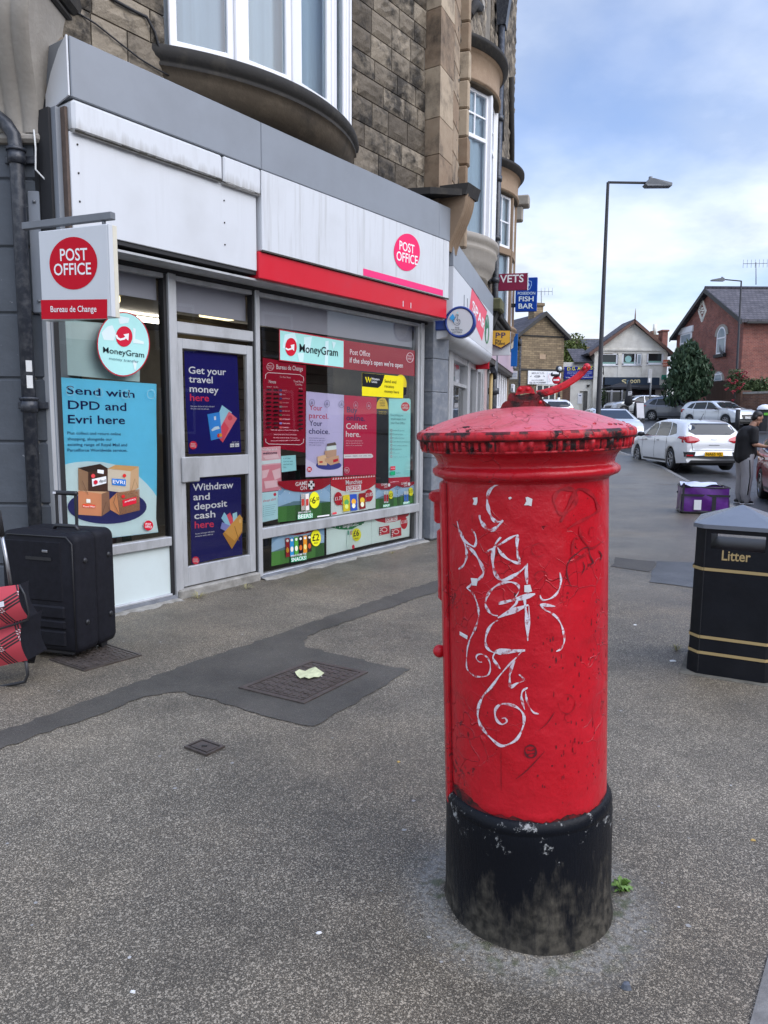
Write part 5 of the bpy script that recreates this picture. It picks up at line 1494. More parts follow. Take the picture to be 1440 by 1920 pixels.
for t,x0,y0,x1,y1 in (('Plus collect and return online',248,717,783,726),('shopping, alongside our',250,775,695,780),('existing range of Royal Mail and',250,832,845,836),('Parcelforce Worldwide services.',250,888,848,890)):
    k.text(t,x0,y0,x1,y1,29, '#2a3560',.002)
k.circle(645,1440,395,172, '#33346f')
for pts,c in (
    ([(355,1055),(455,1095),(455,1318),(358,1270)], '#b08d70'),([(355,1052),(575,1012),(662,1062),(455,1095)], '#4a3a33'),([(455,1095),(662,1062),(652,1290),(455,1320)], '#5d4339'),
    ([(650,1060),(730,1022),(962,1038),(880,1085)], '#e2b57c'),([(650,1062),(880,1085),(868,1310),(652,1280)], '#e9ddcb'),([(880,1085),(962,1040),(960,1250),(868,1310)], '#e3c39d'),
    ([(355,1280),(590,1300),(590,1535),(358,1520)], '#e7a67c'),([(590,1300),(665,1285),(672,1480),(590,1535)], '#a57d64'),([(355,1280),(470,1285),(650,1290),(590,1312)], '#f0c39e'),
    ([(668,1370),(740,1300),(770,1525),(675,1470)], '#dca070'),([(740,1300),(968,1265),(972,1475),(770,1525)], '#a8795a'),
    ([(492,1165),(635,1135),(637,1205),(497,1240)], '#f2f2ef'),([(548,1068),(612,1075),(610,1112),(548,1103)], '#efeee8'),([(692,1158),(832,1168),(830,1235),(694,1222)], '#2b78c9'),
    ([(400,1412),(527,1422),(527,1455),(400,1448)], '#e04a2c'),([(797,1375),(938,1340),(938,1405),(803,1443)], '#cf2237'),([(437,1362),(478,1366),(478,1402),(437,1400)], '#f0e7da')):
    k.poly(pts,c)
k.circle(505,1133,20,20, '#e24a4d'); k.circle(818,1130,17,18, '#cf2a2a'); k.circle(806,1338,18,17, '#cf2a2a')
k.poly([(510,1185),(530,1172),(550,1182),(550,1205),(530,1220),(512,1208)], '#c41e35')
k.text('dpd',567,1196,630,1190,26, '#555553',.01); k.text('EVRI',702,1206,822,1216,34, '#ffffff',.01)
k.text('Royal Mail',405,1445,522,1450,19, '#f4d3c4',.01); k.text('parcelFORCE',822,1398,930,1372,16, '#ffffff',.008)
k.line([(395,1180),(455,1318)],4, '#6d5444'); k.line([(880,1310),(922,1160),(955,1250)],4, '#a5835f'); k.line([(590,1535),(635,1390),(672,1480)],4, '#6d5444'); k.line([(735,1310),(710,1400),(770,1525)],4, '#6d5444')
for x,y in ((275,285),(565,300),(830,315),(1085,315)):
    k.ring(x,y,38,44,5, '#8fb9c6')
k.logo(1058,1628,50)
k.done('poster', 'large sky blue poster about sending parcels, with four drawn boxes on a dark oval', 'poster')
K2 = .22917
k = CP(crop(0,360,K2),K2,-.022)
k.circle(1010,1245,217,265, '#b3313f'); k.circle(1010,1245,208,255, '#aee0dc')
for pts in ([(830,1150),(880,1100),(920,1090),(950,1160),(930,1215),(850,1210)],[(960,1010),(1060,1030),(1050,1070),(980,1080)],[(1090,1110),(1110,1120),(1105,1200),(1180,1225),(1175,1245),(1090,1235)],[(1085,1380),(1120,1385),(1112,1455),(1100,1455)]):
    k.poly(pts, '#d8f0ec')
k.circle(1016,1182,68,84, '#c8213a')
k.line([(950,1170),(962,1195),(985,1207),(1015,1200),(1040,1182)],17, '#e9f6f4'); k.poly([(1010,1165),(1055,1157),(1050,1215),(1036,1205),(1030,1190)], '#e9f6f4')
k.text('MoneyGram',845,1312,1180,1355,46, '#16222b',.004); k.text('money transfer',895,1370,1135,1398,22, '#5c7c82',.0)
k.done('window_sticker', 'round aqua money transfer sticker with red rim and swirl in the left window', 'sticker')
# --- door posters
KD = .27616
k = CP(crop(310,600,KD),KD,-.045)
k.poly([(127,205),(235,210),(488,238),(500,560),(515,900),(340,905),(158,910),(140,600)], '#1d1c6a')
for t,x0,y0,x1,y1,c in (('Get your',158,362,413,374, '#ffffff'),('travel',160,422,322,430, '#ffffff'),('money',165,487,362,498, '#ffffff'),('here',168,548,297,552, '#e0395c')):
    k.text(t,x0,y0,x1,y1,46,c,.014)
k.text('Get your choice of cash and card',172,590,332,592,10, '#e8e8f0'); k.text('for your next trip abroad.',173,606,297,609,10, '#e8e8f0')
for pts,c in (([(385,578),(452,628),(372,742),(340,690)], '#a5d8ec'),([(432,620),(487,668),(390,832),(345,782)], '#ef7a83'),([(345,782),(400,690),(432,735),(390,832)], '#e25463'),([(285,640),(368,625),(385,800),(310,818)], '#3f93dd')):
    k.poly(pts,c)
k.circle(440,664,15,18, '#d85562'); k.poly([(330,655),(343,653),(345,678),(332,680)], '#e9f4fa'); k.poly([(312,745),(335,725),(362,720),(370,738),(345,745),(318,755)], '#d6ecf8')
k.circle(362,785,10,14, '#d8453a'); k.circle(376,782,10,14, '#e8a23c')
k.logo(190,850,28, '#e0304a'); k.poly([(440,840),(468,838),(468,862),(440,864)], '#e9edf0'); k.poly([(474,838),(500,836),(500,860),(474,862)], '#e9edf0')
k.text('Available with',452,832,500,830,7, '#ffffff')
k.text('Pay',444,858,464,856,10, '#1d1c6a'); k.text('Pay',478,856,497,854,10, '#1d1c6a')
k.done('poster', 'dark blue door poster reading Get your travel money here, above the rail', 'poster')
k = CP(crop(310,600,KD),KD,-.045)
k.poly([(165,1062),(512,1068),(516,1300),(524,1592),(350,1620),(178,1660),(170,1300)], '#1a1960')
for t,x0,y0,x1,y1,c in (('Withdraw',186,1160,462,1140, '#ffffff'),('and',190,1224,302,1218, '#ffffff'),('deposit',196,1290,420,1265, '#ffffff'),('cash',197,1352,340,1338, '#ffffff'),('here',200,1415,330,1404, '#e0395c')):
    k.text(t,x0,y0,x1,y1,46,c,.014)
k.text('Access all major UK bank',203,1457,334,1440,10, '#e8e8f0'); k.text('accounts easily with us.',203,1474,325,1458,10, '#e8e8f0')
for pts,c in (([(400,1305),(460,1380),(430,1420),(380,1345)], '#9ed4e8'),([(440,1308),(478,1390),(450,1410),(416,1325)], '#ec5468'),([(486,1303),(492,1385),(462,1400),(456,1315)], '#a9dcec'),([(385,1372),(460,1405),(440,1450),(374,1415)], '#8a8fce'),
               ([(390,1452),(505,1320),(524,1345),(522,1440),(452,1555)], '#d9a551'),([(390,1452),(400,1440),(470,1500),(522,1430),(522,1440),(452,1555)], '#c08a3c')):
    k.poly(pts,c)
k.line([(470,1400),(500,1500)],4, '#9a6d2c'); k.circle(508,1365,9,14, '#e8c27a'); k.logo(207,1632,26, '#e0304a')
k.done('poster', 'dark blue door poster reading Withdraw and deposit cash here, below the rail', 'poster')
# --- right window
KW_ = .25
w1 = crop(470,580,KW_); w2 = crop(470,820,KW_)
k = CP(w1,KW_,-.03)
k.poly([(213,147),(704,230),(702,445),(214,385)], '#c23a4a'); k.poly([(220,157),(697,238),(696,436),(221,378)], '#a6ddd6')
for pts in ([(255,190),(330,175),(350,240),(300,300),(240,290)],[(400,210),(460,205),(440,330),(400,300)],[(560,240),(585,235),(580,420),(555,420)],[(350,330),(400,325),(395,395),(365,395)],[(610,240),(640,250),(620,300)]):
    k.poly(pts, '#cdeeea')
k.circle(303,282,43,68, '#cc1830'); k.line([(262,292),(280,302),(303,297),(318,280)],12, '#f0fbf9'); k.poly([(300,268),(328,262),(326,312),(314,302),(306,288)], '#f0fbf9')
k.text('MoneyGram',368,318,655,352,60, '#121a20',.004)
k.done('window_sign', 'oblong aqua sign with red border and white arrow on a red disc', 'sign')
k = CP(w1,KW_,-.032)
k.poly([(704,232),(1232,310),(1230,502),(703,448)], '#a81530')
k.text('Post Office',745,338,895,354,40, '#f4d9dd',.010); k.text("if the shop's open we're open",743,398,1142,438,38, '#f6e4e7',.012)
k.ring(1195,362,26,36,4, '#f0c9cf'); k.text('POST',1178,356,1212,362,14, '#f0c9cf'); k.text('OFFICE',1175,376,1215,382,14, '#f0c9cf')
k.done('window_sign', 'oblong crimson window sign about being open, beside the aqua one', 'sign')
k = CP(w1,KW_,-.05,.0004)
k.poly([(90,362),(415,420),(412,1075),(96,1030)], '#9c1430')
k.ring(147,430,26,28,3, '#f0d6da'); k.text('POST',130,428,164,432,11, '#f0d6da'); k.text('OFFICE',127,444,167,448,11, '#f0d6da')
k.text('Bureau de Change',193,447,392,462,34, '#f5e9eb',.004)
k.line([(110,520),(112,490),(130,474),(370,490),(396,508),(398,540)],5, '#f0d6da'); k.line([(112,970),(114,995),(135,1010),(370,1015),(394,1000),(398,970)],5, '#f0d6da')
k.text('Our Best Rates',218,512,300,518,13, '#e3b3bb'); k.text('Notes',137,552,190,556,23, '#f5e9eb'); k.text('Travel Money',322,546,396,552,15, '#f0d6da'); k.text('Card Plus',335,568,386,574,15, '#f0d6da')
k.text('WE BUY',120,584,157,586,8, '#f0d6da'); k.text('WE SELL',170,587,207,589,8, '#f0d6da'); k.text('WE SELL',360,598,392,600,8, '#f0d6da')
for i,nm in enumerate(('EURO', 'USA', 'AUSTRALIA', 'CANADA', 'EGYPT', 'NEW ZEALAND', 'SOUTH AFRICA', 'SWITZERLAND', 'THAILAND', 'TURKEY')):
    y = 603+31*i
    for x0,x1,dy in ((120,156,0),(172,208,2),(360,392,11)):
        k.poly([(x0,y - 7+dy),(x1,y - 5+dy),(x1,y+6+dy),(x0,y+5+dy)], '#1d1216')
    k.poly([(216,y - 4),(234,y - 3),(234,y+11),(216,y+10)],('#34407a', '#8a94b4', '#34407a', '#c05a5a', '#8a8a8a', '#34407a', '#4a6a50', '#b04a4a', '#6a6aa0', '#b04a4a')[i])
    k.text(nm,238,y+8,238+8*min(7,len(nm)),y+9,8, '#e3b3bb')
k.text('These rates apply to purchases at this branch only',150,908,360,910,8, '#e3b3bb'); k.text('Rates may vary and are correct at time of issue',175,942,345,944,8, '#e3b3bb'); k.text('Ask at the counter for details of our services',170,966,350,968,8, '#e3b3bb'); k.text('Terms and conditions apply to card purchases',150,990,368,984,8, '#e3b3bb')
k.done('rate_board', 'crimson exchange rate board headed Bureau de Change', 'rate board')
k = CP(w1,KW_,-.042)
k.poly([(416,615),(700,642),(690,1248),(412,1260)], '#c9c2df')
for t,x0,y0,x1,y1,c in (('Your',440,755,537,760, '#c23052'),('parcel.',438,815,583,822, '#c23052'),('Your',440,872,537,876, '#23235c'),('choice.',436,932,592,936, '#23235c')):
    k.text(t,x0,y0,x1,y1,40,c,.004)
for i in range(4): k.text(('Choose the delivery option that', 'suits you from our wide range of', 'postage and parcel services', 'with a range of carriers.')[i],438,968+17*i,(555,560,548,530)[i],971+17*i,9, '#6b668e')
for x,y in ((460,700),(574,708),(682,712)): k.ring(x,y,19,26,3, '#8f8aa6'); k.poly([(x,y - 18),(x+10,y+10),(x - 10,y+10)], '#9a95b2')
k.poly([(412,1120),(540,1190),(690,1170),(690,1248),(412,1258)], '#d9d3ea'); k.circle(585,1170,95,34, '#4a4f9a')
for pts,c in (([(566,1040),(580,1005),(640,998),(645,1060),(605,1070),(570,1062)], '#dfe9e6'),([(573,1008),(635,996),(645,1018),(572,1028)], '#6a5a50'),([(555,1062),(645,1050),(642,1110),(560,1112)], '#c9a68c'),([(500,1105),(560,1090),(575,1130),(572,1170),(505,1168)], '#e5c9a8'),([(555,1120),(660,1095),(668,1150),(600,1170),(556,1140)], '#d5b08f'),([(618,1128),(656,1118),(656,1138),(620,1150)], '#cf2237'),([(515,1140),(540,1138),(540,1150),(516,1152)], '#d2423c')):
    k.poly(pts,c)
k.logo(441,1200,20)
k.done('poster', 'lilac poster reading Your parcel Your choice with a stack of drawn boxes', 'poster')
k = CP(w1,KW_,-.042)
k.poly([(701,643),(945,660),(940,1238),(697,1247)], '#c4174a')
for t,x0,y0,x1,y1,c in (('Buy',722,772,800,778, '#241f5c'),('online.',718,832,856,838, '#241f5c'),('Collect',716,896,872,898, '#ffffff'),('here.',714,955,823,957, '#ffffff')):
    k.text(t,x0,y0,x1,y1,42,c,.012)
for i in range(3): k.text(('Choose us as your delivery location', 'when you shop online with any of our', 'partners with your purchase online')[i],714,990+17*i,(838,845,836)[i],990+17*i,9, '#f5d6df')
k.poly([(698,1088),(905,1083),(918,1095),(918,1108),(905,1114),(698,1118)], '#eef0f2'); k.text('amazon  ASOS  next  asda  very',708,1106,905,1101,9, '#4a4a58')
for x,y in ((788,718),(886,722)): k.ring(x,y,16,26,3, '#c98aa2'); k.poly([(x,y - 16),(x+9,y+10),(x - 9,y+10)], '#c98aa2')
k.logo(722,1207,19, '#c4174a'); k.ring(722,1207,18,22,2, '#ffd9e2')
k.done('poster', 'magenta poster reading Buy online Collect here', 'poster')
k = CP(w1,KW_,-.03)
k.circle(1125,560,45,70, '#f2d320'); k.poly([(1100,580),(1170,585),(1165,640),(1120,655)], '#15151a')
k.poly([(835,475),(1147,505),(1143,667),(835,648)], '#f4d71c'); k.poly([(836,476),(1005,492),(990,545),(975,575),(955,590),(836,578)], '#15151c')
for q in (0,20): k.line([(862+q,507),(874+q,548),(884+q,515)],8, '#f4d71c')
k.text('Western',907,528,966,534,17, '#ffffff',.006); k.text('Union',907,550,948,554,17, '#ffffff',.006)
for t,x1,y in (('Send and',1092,552),('receive',1075,588),('money here',1113,627)): k.text(t,1005,y - 4,x1,y+4,22, '#3a3212')
k.done('window_sign', 'yellow and black money transfer sign over the magenta poster', 'sign')
k = CP(w1,KW_,-.045)
k.poly([(942,745),(948,700),(965,672),(988,660),(1010,670),(1025,700),(1032,750),(1030,748)], '#e8c81c'); k.poly([(942,745),(1032,750),(1030,800),(944,790)], '#17171a')
for t,y in (('WELL',690),('WINDOWED',708),('CRISP',726)): k.text(t,968,y,1008,y+1,11, '#3a3212')
k.text('WESTERN UNION',960,772,1018,774,8, '#e8c81c'); k.text('money here',962,785,1016,787,7, '#e8c81c')
k.done('window_sticker', 'small arched yellow and black sticker between magenta poster and pale aqua list', 'sticker')
k = CP(w1,KW_,-.040)
k.poly([(1036,668),(1190,668),(1200,680),(1195,1262),(1034,1270)], '#a4e0dd'); k.poly([(1195,1255),(1194,1308),(1034,1330),(1034,1264)], '#c01c38')
k.logo(1160,730,34)
for t,y in (("Everything you",800),("would expect from",828),("your Post Office",858)): k.text(t,1050,y,1052+6.6*len(t),y+4,17, '#6f9a9c')
for i,t in enumerate(('Letters & parcels', 'Travel services', 'Broadband & phone', 'Cash deposit & withdrawal', 'Local collect returns', 'Bill payments', 'Gift cards', 'Passport check & send')):
    y = 912+28*i; k.ring(1055,y - 4,5,9,2, '#b8435a'); k.text(t,1066,y,1066+5.1*len(t),y+2,11, '#7aa9aa')
k.poly([(1049,1178),(1085,1176),(1085,1204),(1049,1206)], '#c01c38'); k.text('drop & go',1052,1196,1082,1194,8, '#ffffff'); k.poly([(1048,1216),(1084,1214),(1084,1242),(1048,1244)], '#1f9a68'); k.text('PayPoint',1092,1232,1126,1230,9, '#4a8a8a')
k.text('postoffice.co.uk',1050,1300,1110,1294,9, '#f0c0c8')
k.done('poster', 'tall pale aqua list of services with red logo and red foot', 'poster')
# lower sheets
k = CP(w2,KW_,-.046)
k.poly([(77,75),(224,66),(232,395),(80,412)], '#e2b1b9'); k.poly([(80,215),(228,200),(232,395),(80,412)], '#d88f9a'); k.poly([(78,178),(226,162),(227,190),(78,205)], '#d7efe7')
for p_ in ([(85,250),(140,240),(120,300),(88,310)],[(160,250),(222,230),(226,300),(180,320)],[(100,330),(200,320),(205,370),(110,385)],[(90,140),(200,120),(215,155),(110,165)]): k.poly(p_, '#ecc9cd')
k.text('Hello and',90,101,196,97,18, '#f6f2f2',.012); k.text('welcome',91,128,199,124,20, '#3a2e4a',.008)
k.done('notice', 'pink watercolour notice reading Hello and welcome', 'notice')
k = CP(w2,KW_,-.042)
k.poly([(228,140),(338,132),(343,248),(232,262)], '#a9dfe2')
for i,t in enumerate(('CUSTOMERS', 'CAN PAY HERE', 'ON THE FIRST', 'TILL')): k.text(t,245,165+22*i,245+6*len(t),163+22*i,10, '#51777e')
k.done('notice', 'small handwritten note on pale aqua paper beside the pink notice', 'notice')
k = CP(w2,KW_,-.046)
k.poly([(82,415),(206,402),(204,612),(86,638)], '#bfe2e6'); k.text('always alert',92,487,190,470,19, '#cf4a5e',.004); k.circle(182,428,11,12, '#d0324a')
for i in range(6): k.line([(105,515+15*i),(190 - 8*(i % 3),503+15*i)],3, '#8db5ba'); k.circle(97,517+15*i,3,4, '#8db5ba')
k.done('notice', 'pale blue sheet headed always alert in red', 'notice')
def pitch_poster(pts,dome,w,name,label,seed,ground):
    k = CP(w2,KW_,-.046,.0004)
    k.poly(pts, '#8fb3cf')
    TL,TR,BR,BL = pts
    L_ = lambda a,b,t: (a[0]+(b[0] - a[0])*t,a[1]+(b[1] - a[1])*t)
    gl,gr = L_(TL,BL,ground),L_(TR,BR,ground)
    cols = ['#3f6e3a', '#4e8742', '#5f9a4a', '#447a3c', '#579046', '#3a6735']
    m = 6
    for i in range(m):
        a,b_ = L_(gl,gr,i/m),L_(gl,gr,(i+1)/m); c,d = L_(BL,BR,i/m),L_(BL,BR,(i+1)/m)
        k.poly([a,b_,d,c],cols[(i*2+seed) % 6])
    k.poly([L_(TL,BL,ground - .22),L_(TL,TR,.30),L_(TL,TR,.7),L_(TR,BR,ground - .22),gr,gl], '#a9c7de')
    k.poly([L_(gl,gr,0),L_(L_(TL,BL,ground - .1),L_(TR,BR,ground - .1),.3),L_(L_(TL,BL,ground - .07),L_(TR,BR,ground - .07),.7),gr], '#6b8a96')
    rr = random.Random(seed)
    for i in range(22):
        t,v_ = rr.random(),rr.uniform(.1,ground - .05)
        p_ = L_(L_(TL,BL,v_),L_(TR,BR,v_),t); k.circle(p_[0],p_[1],2.6,3.2, '#e4eef5')
    k.poly([TL,TR]+dome, '#a5182b')
    return k
k = pitch_poster([(206,330),(596,305),(598,592),(204,638)],[(596,350),(540,385),(470,405),(400,412),(320,405),(250,385),(206,350)],0, '', '',1,.62)
k.text('GAME',336,366,425,356,29, '#f4f4f0',.03); k.text('ON',372,396,421,390,28, '#f4f4f0',.03)
k.circle(455,358,25,34, '#f2f2f2')
for dx_,dy_ in ((0,-4),(-16,-18),(15,-20),(-14,20),(16,18)): k.circle(455+dx_,358+dy_,7,9, '#1a1c22')
for x in (378,410): k.poly([(x,425),(x+27,420),(x+29,545),(x+2,550)], '#e6dcd6'); k.poly([(x+4,465),(x+24,460),(x+25,510),(x+5,515)], '#b93a34')
k.circle(479,470,38,62, '#efe42a'); k.text('£',446,482,459,481,26, '#1a1a14',.02); k.text('6',461,497,487,494,50, '#1a1a14',.03); k.text('.50',488,474,515,471,24, '#1a1a14',.02)
k.text('BRING HOME THE',357,572,452,562,12, '#f4f8f0',.01); k.poly([(352,580),(466,567),(466,603),(353,616)], '#3aa873'); k.text('BEERS!',356,611,464,600,30, '#f4f8f0',.03)
k.poly([(500,590),(590,578),(590,588),(500,600)], '#e9e4e4')
k.done('offer_poster', 'football offer poster reading BEERS with yellow £6.50 disc', 'poster')
k = CP(w2,KW_,-.044)
k.poly([(600,302),(938,280),(936,530),(602,590)], '#dfe9e4'); k.poly([(600,302),(938,280),(938,348),(890,385),(820,405),(750,412),(680,400),(600,362)], '#c2182b')
for i in range(17): k.poly([(612+19*i,318 - 1.25*i),(622+19*i,302 - 1.25*i),(628+19*i,316 - 1.25*i)], '#f0e4e4')
k.text('Munchies',713,355,836,345,32, '#f7f2f0',.03); k.poly([(716,366),(828,354),(828,400),(716,410)], '#f7f2f0'); k.text('SORTED.',722,400,823,390,30, '#c2182b',.02)
k.circle(658,460,30,50, '#c2182b'); k.circle(888,436,30,46, '#c2182b'); k.poly([(660,500),(692,512),(672,480)], '#c2182b'); k.poly([(870,470),(856,486),(884,478)], '#c2182b')
k.text('£1.75',632,474,686,468,26, '#ffffff',.025); k.text('£1.85',862,448,915,438,26, '#ffffff',.025)
for pts,c,c2 in (([(692,435),(745,428),(745,550),(695,558)], '#f0d838', '#5aa05a'),([(742,428),(796,424),(802,545),(752,552)], '#2f4fa8', '#e8a838'),([(812,422),(858,415),(862,532),(820,540)], '#7d1f22', '#d8b23a')):
    k.poly(pts,c); cx_ = sum(p[0] for p in pts)/4; cy_ = sum(p[1] for p in pts)/4; k.circle(cx_,cy_ - 5,17,22,c2); k.circle(cx_,cy_+26,13,18, '#f0e8c8' if c2 != '#5aa05a' else '#d8e070')
k.poly([(614,565),(645,560),(645,574),(614,580)], '#d8404a')
k.done('offer_poster', 'white offer poster reading SORTED with three crisp bags', 'poster')
for nm,q,dm,pr_,word,bx,c in (('a',[(938,345),(1098,352),(1100,515),(938,540)],[(1098,362),(1040,392),(980,392),(938,375)], '£3', 'DEALS!',1020, '#c02a36'),('b',[(1100,350),(1236,330),(1236,488),(1102,514)],[(1236,345),(1190,372),(1140,376),(1100,362)], '£1.75', 'SPORT!',1170, '#3b7fd0')):
    k = pitch_poster(q,dm,0, '', '',3 if nm == 'a' else 5,.60)
    k.text('GAME',bx - 42,364 if nm == 'a' else 356,bx+5,360 if nm == 'a' else 350,17, '#f4f4f0',.02)
    k.text('ON',bx - 20,380 if nm == 'a' else 370,bx+4,377 if nm == 'a' else 366,13, '#f4f4f0',.02)
    k.circle(bx+18,358 if nm == 'a' else 350,9,13, '#f2f2f2')
    for x in (bx - 20,bx - 2):
        k.poly([(x,405),(x+14,402),(x+15,490),(x,493)], '#d8e0e2'); k.poly([(x+1,430),(x+14,428),(x+14,480),(x+1,482)],c)
    k.circle(bx+32,430 if nm == 'a' else 408,17,32, '#efe42a'); k.text(pr_,bx+18,446 if nm == 'a' else 418,bx+45,442 if nm == 'a' else 412,22, '#1a1a14',.02)
    k.poly([(bx - 28,505 if nm == 'a' else 486),(bx+24,498 if nm == 'a' else 478),(bx+24,518 if nm == 'a' else 496),(bx - 28,526 if nm == 'a' else 504)], '#3a9a6a'); k.text(word,bx - 25,523 if nm == 'a' else 502,bx+21,515 if nm == 'a' else 494,15, '#f4f8f0',.02)
    k.done('offer_poster', 'small football offer poster with red cans and yellow £3 disc' if nm == 'a' else 'small football offer poster with blue bottles next to the window end', 'poster')
k = pitch_poster([(158,700),(552,648),(552,885),(155,968)],[(552,665),(500,695),(430,718),(350,732),(260,732),(158,712)],0, '', '',2,.60)
k.text('ON',322,717,370,710,28, '#f4f4f0',.03); k.circle(405,682,26,32, '#e8eaea')
for dx_,dy_ in ((0,0),(-15,12),(14,12),(0,-20)): k.circle(405+dx_,682+dy_,7,8, '#1a1c22')
for i,(c,c2) in enumerate((('#a3202c', '#e0b040'),('#2f86b8', '#e8e0d0'),('#4f9a3c', '#f0e8d0'),('#241a1e', '#d07030'),('#d88a28', '#f0d880'),('#3a2a26', '#c85a30'))):
    x = 262+33*i; k.poly([(x,758 - 5*i),(x+28,754 - 5*i),(x+30,895 - 8*i),(x+2,900 - 8*i)],c)
    k.circle(x+14,775 - 5*i,9,10, '#f0ece0'); k.circle(x+15,845 - 6*i,11,20,c2)
k.circle(489,755,38,62, '#efe42a'); k.text('£2',462,778,514,772,50, '#1a1a14',.03); k.text('EACH',476,800,503,797,12, '#1a1a14',.01)
k.text('BRING HOME THE',302,898,418,878,14, '#f4f8f0',.01); k.poly([(302,905),(420,886),(420,918),(303,938)], '#2f9a68'); k.text('SNACKS!',306,934,417,914,28, '#f4f8f0',.03)
k.done('offer_poster', 'football offer poster reading SNACKS with tubes of crisps and £2 disc', 'poster')
k = CP(w2,KW_,-.046)
k.poly([(568,645),(905,598),(905,800),(568,882)], '#d9e8e2'); k.poly([(570,640),(905,590),(890,615),(860,625),(840,655),(800,665),(760,690),(710,692),(660,690),(620,680),(590,672)], '#1f7a45')
for i in range(9): k.circle(600+34*i,664+12*math.sin(i * .7),4,5, '#dff0e0')
k.text('Spring',700,640,790,625,24, '#e0b83a',.015); k.text('Night in',692,678,796,662,29, '#f2f6f0',.012)
for x,c in ((727, '#5aa08a'),(748, '#c9a08a')): k.poly([(x,700),(x+10,698),(x+16,760),(x+14,838),(x - 6,842),(x - 6,765)], '#cfe0d8'); k.poly([(x,700),(x+10,698),(x+11,730),(x,732)],c)
k.circle(794,730,34,48, '#efe42a'); k.text('£6',770,744,812,736,42, '#1a1a14',.03); k.text('EACH',780,766,808,762,11, '#1a1a14',.01); k.circle(770,822,10,16, '#d0304a')
k.done('offer_poster', 'green and white offer poster reading Night in with £6 disc', 'poster')
k = CP(w2,KW_,-.046)
k.poly([(906,598),(1195,545),(1190,742),(906,800)], '#d9e8e2'); k.poly([(906,598),(1195,545),(1185,585),(1140,612),(1080,632),(1010,642),(950,630)], '#b8182a')
k.text('Munchies',1005,594,1102,578,24, '#f7f2f0',.025); k.poly([(1010,602),(1100,586),(1100,622),(1012,640)], '#f7f2f0'); k.text('SORTED.',1015,633,1097,617,24, '#c2182b',.02)
k.circle(1150,640,26,48, '#c2182b'); k.text('£1.85',1127,650,1173,640,24, '#ffffff',.025)
for x,y in ((965,675),(1053,690)):
    k.poly([(x,y),(x+75,y - 15),(x+78,y+45),(x,y+62)], '#c01f30'); k.circle(x+38,y+18,22,18, '#f4e8e4'); k.circle(x+38,y+18,17,13, '#c01f30')
    for i in range(8): k.poly([(x+(i % 2)*8 - 2,y+i*7),(x+8+(i % 2)*8 - 2,y+i*7 - 1),(x+8+(i % 2)*8 - 2,y+i*7+6),(x+(i % 2)*8 - 2,y+i*7+7)], '#f2efe8' if i % 2 else '#1a1a1c')
k.done('offer_poster', 'low white offer poster reading SORTED with red chocolate packs', 'poster')
# ================================================================== THE TERRACE THAT RUNS ON UP THE STREET
G = Frame(0.587,9.504,rad(14.3))
TB = Thing('sandstone_terrace', 'tall brown sandstone terrace with two bow windows above the street shops', 'building',(5,0,0),G)
b = MB()
stone_face(b,1.3,10.3,3.4,13.5,M_STONE_W,holes=[(2.0,4.0,3.9,6.6),(6.45,8.55,3.4,6.3),(4.5,5.3,7.0,9.5),(2.2,3.6,8.2,11.0)],bw=(.35,.7),nx=4,nz=3,rough=.03)
b.ca += [0.5]*(len(b.f) - len(b.ca))
b.box(1.0,2.0,.012,.4,3.4,13.5,M_MORTAR); b.box(4.0,6.45,.012,.4,3.4,13.5,M_MORTAR); b.box(8.55,10.3,.012,8.0,0,13.5,M_MORTAR)
b.box(2.0,4.0,.012,.4,6.6,13.5,M_MORTAR); b.box(6.45,8.55,.012,.4,6.3,13.5,M_MORTAR); b.box(.6,6.5,.012,.4,2.47,3.4,M_MORTAR)
TB.part('upper_wall',b)
b = MB()
for k in range(16):       # rough quoins beside the niche
    z = 3.95 + .38*k; w = .16 if k % 2 else .12
    nf = len(b.f); b.box(1.72,1.72+w+rs.uniform(-.02,.03),-.14 - rs.uniform(0,.02),.05,z + .005,z + .375,M_ASHLAR,.02); b.ca += [0.5]*(nf - len(b.ca))+[rs.random()]*(len(b.f) - nf)
    nf = len(b.f); b.box(1.15,1.60,-.03,.2,z + .005,z + .375,M_ASHLAR,.01); b.ca += [0.5]*(nf - len(b.ca))+[rs.random() * .6]*(len(b.f) - nf)
TB.part('quoins',b)
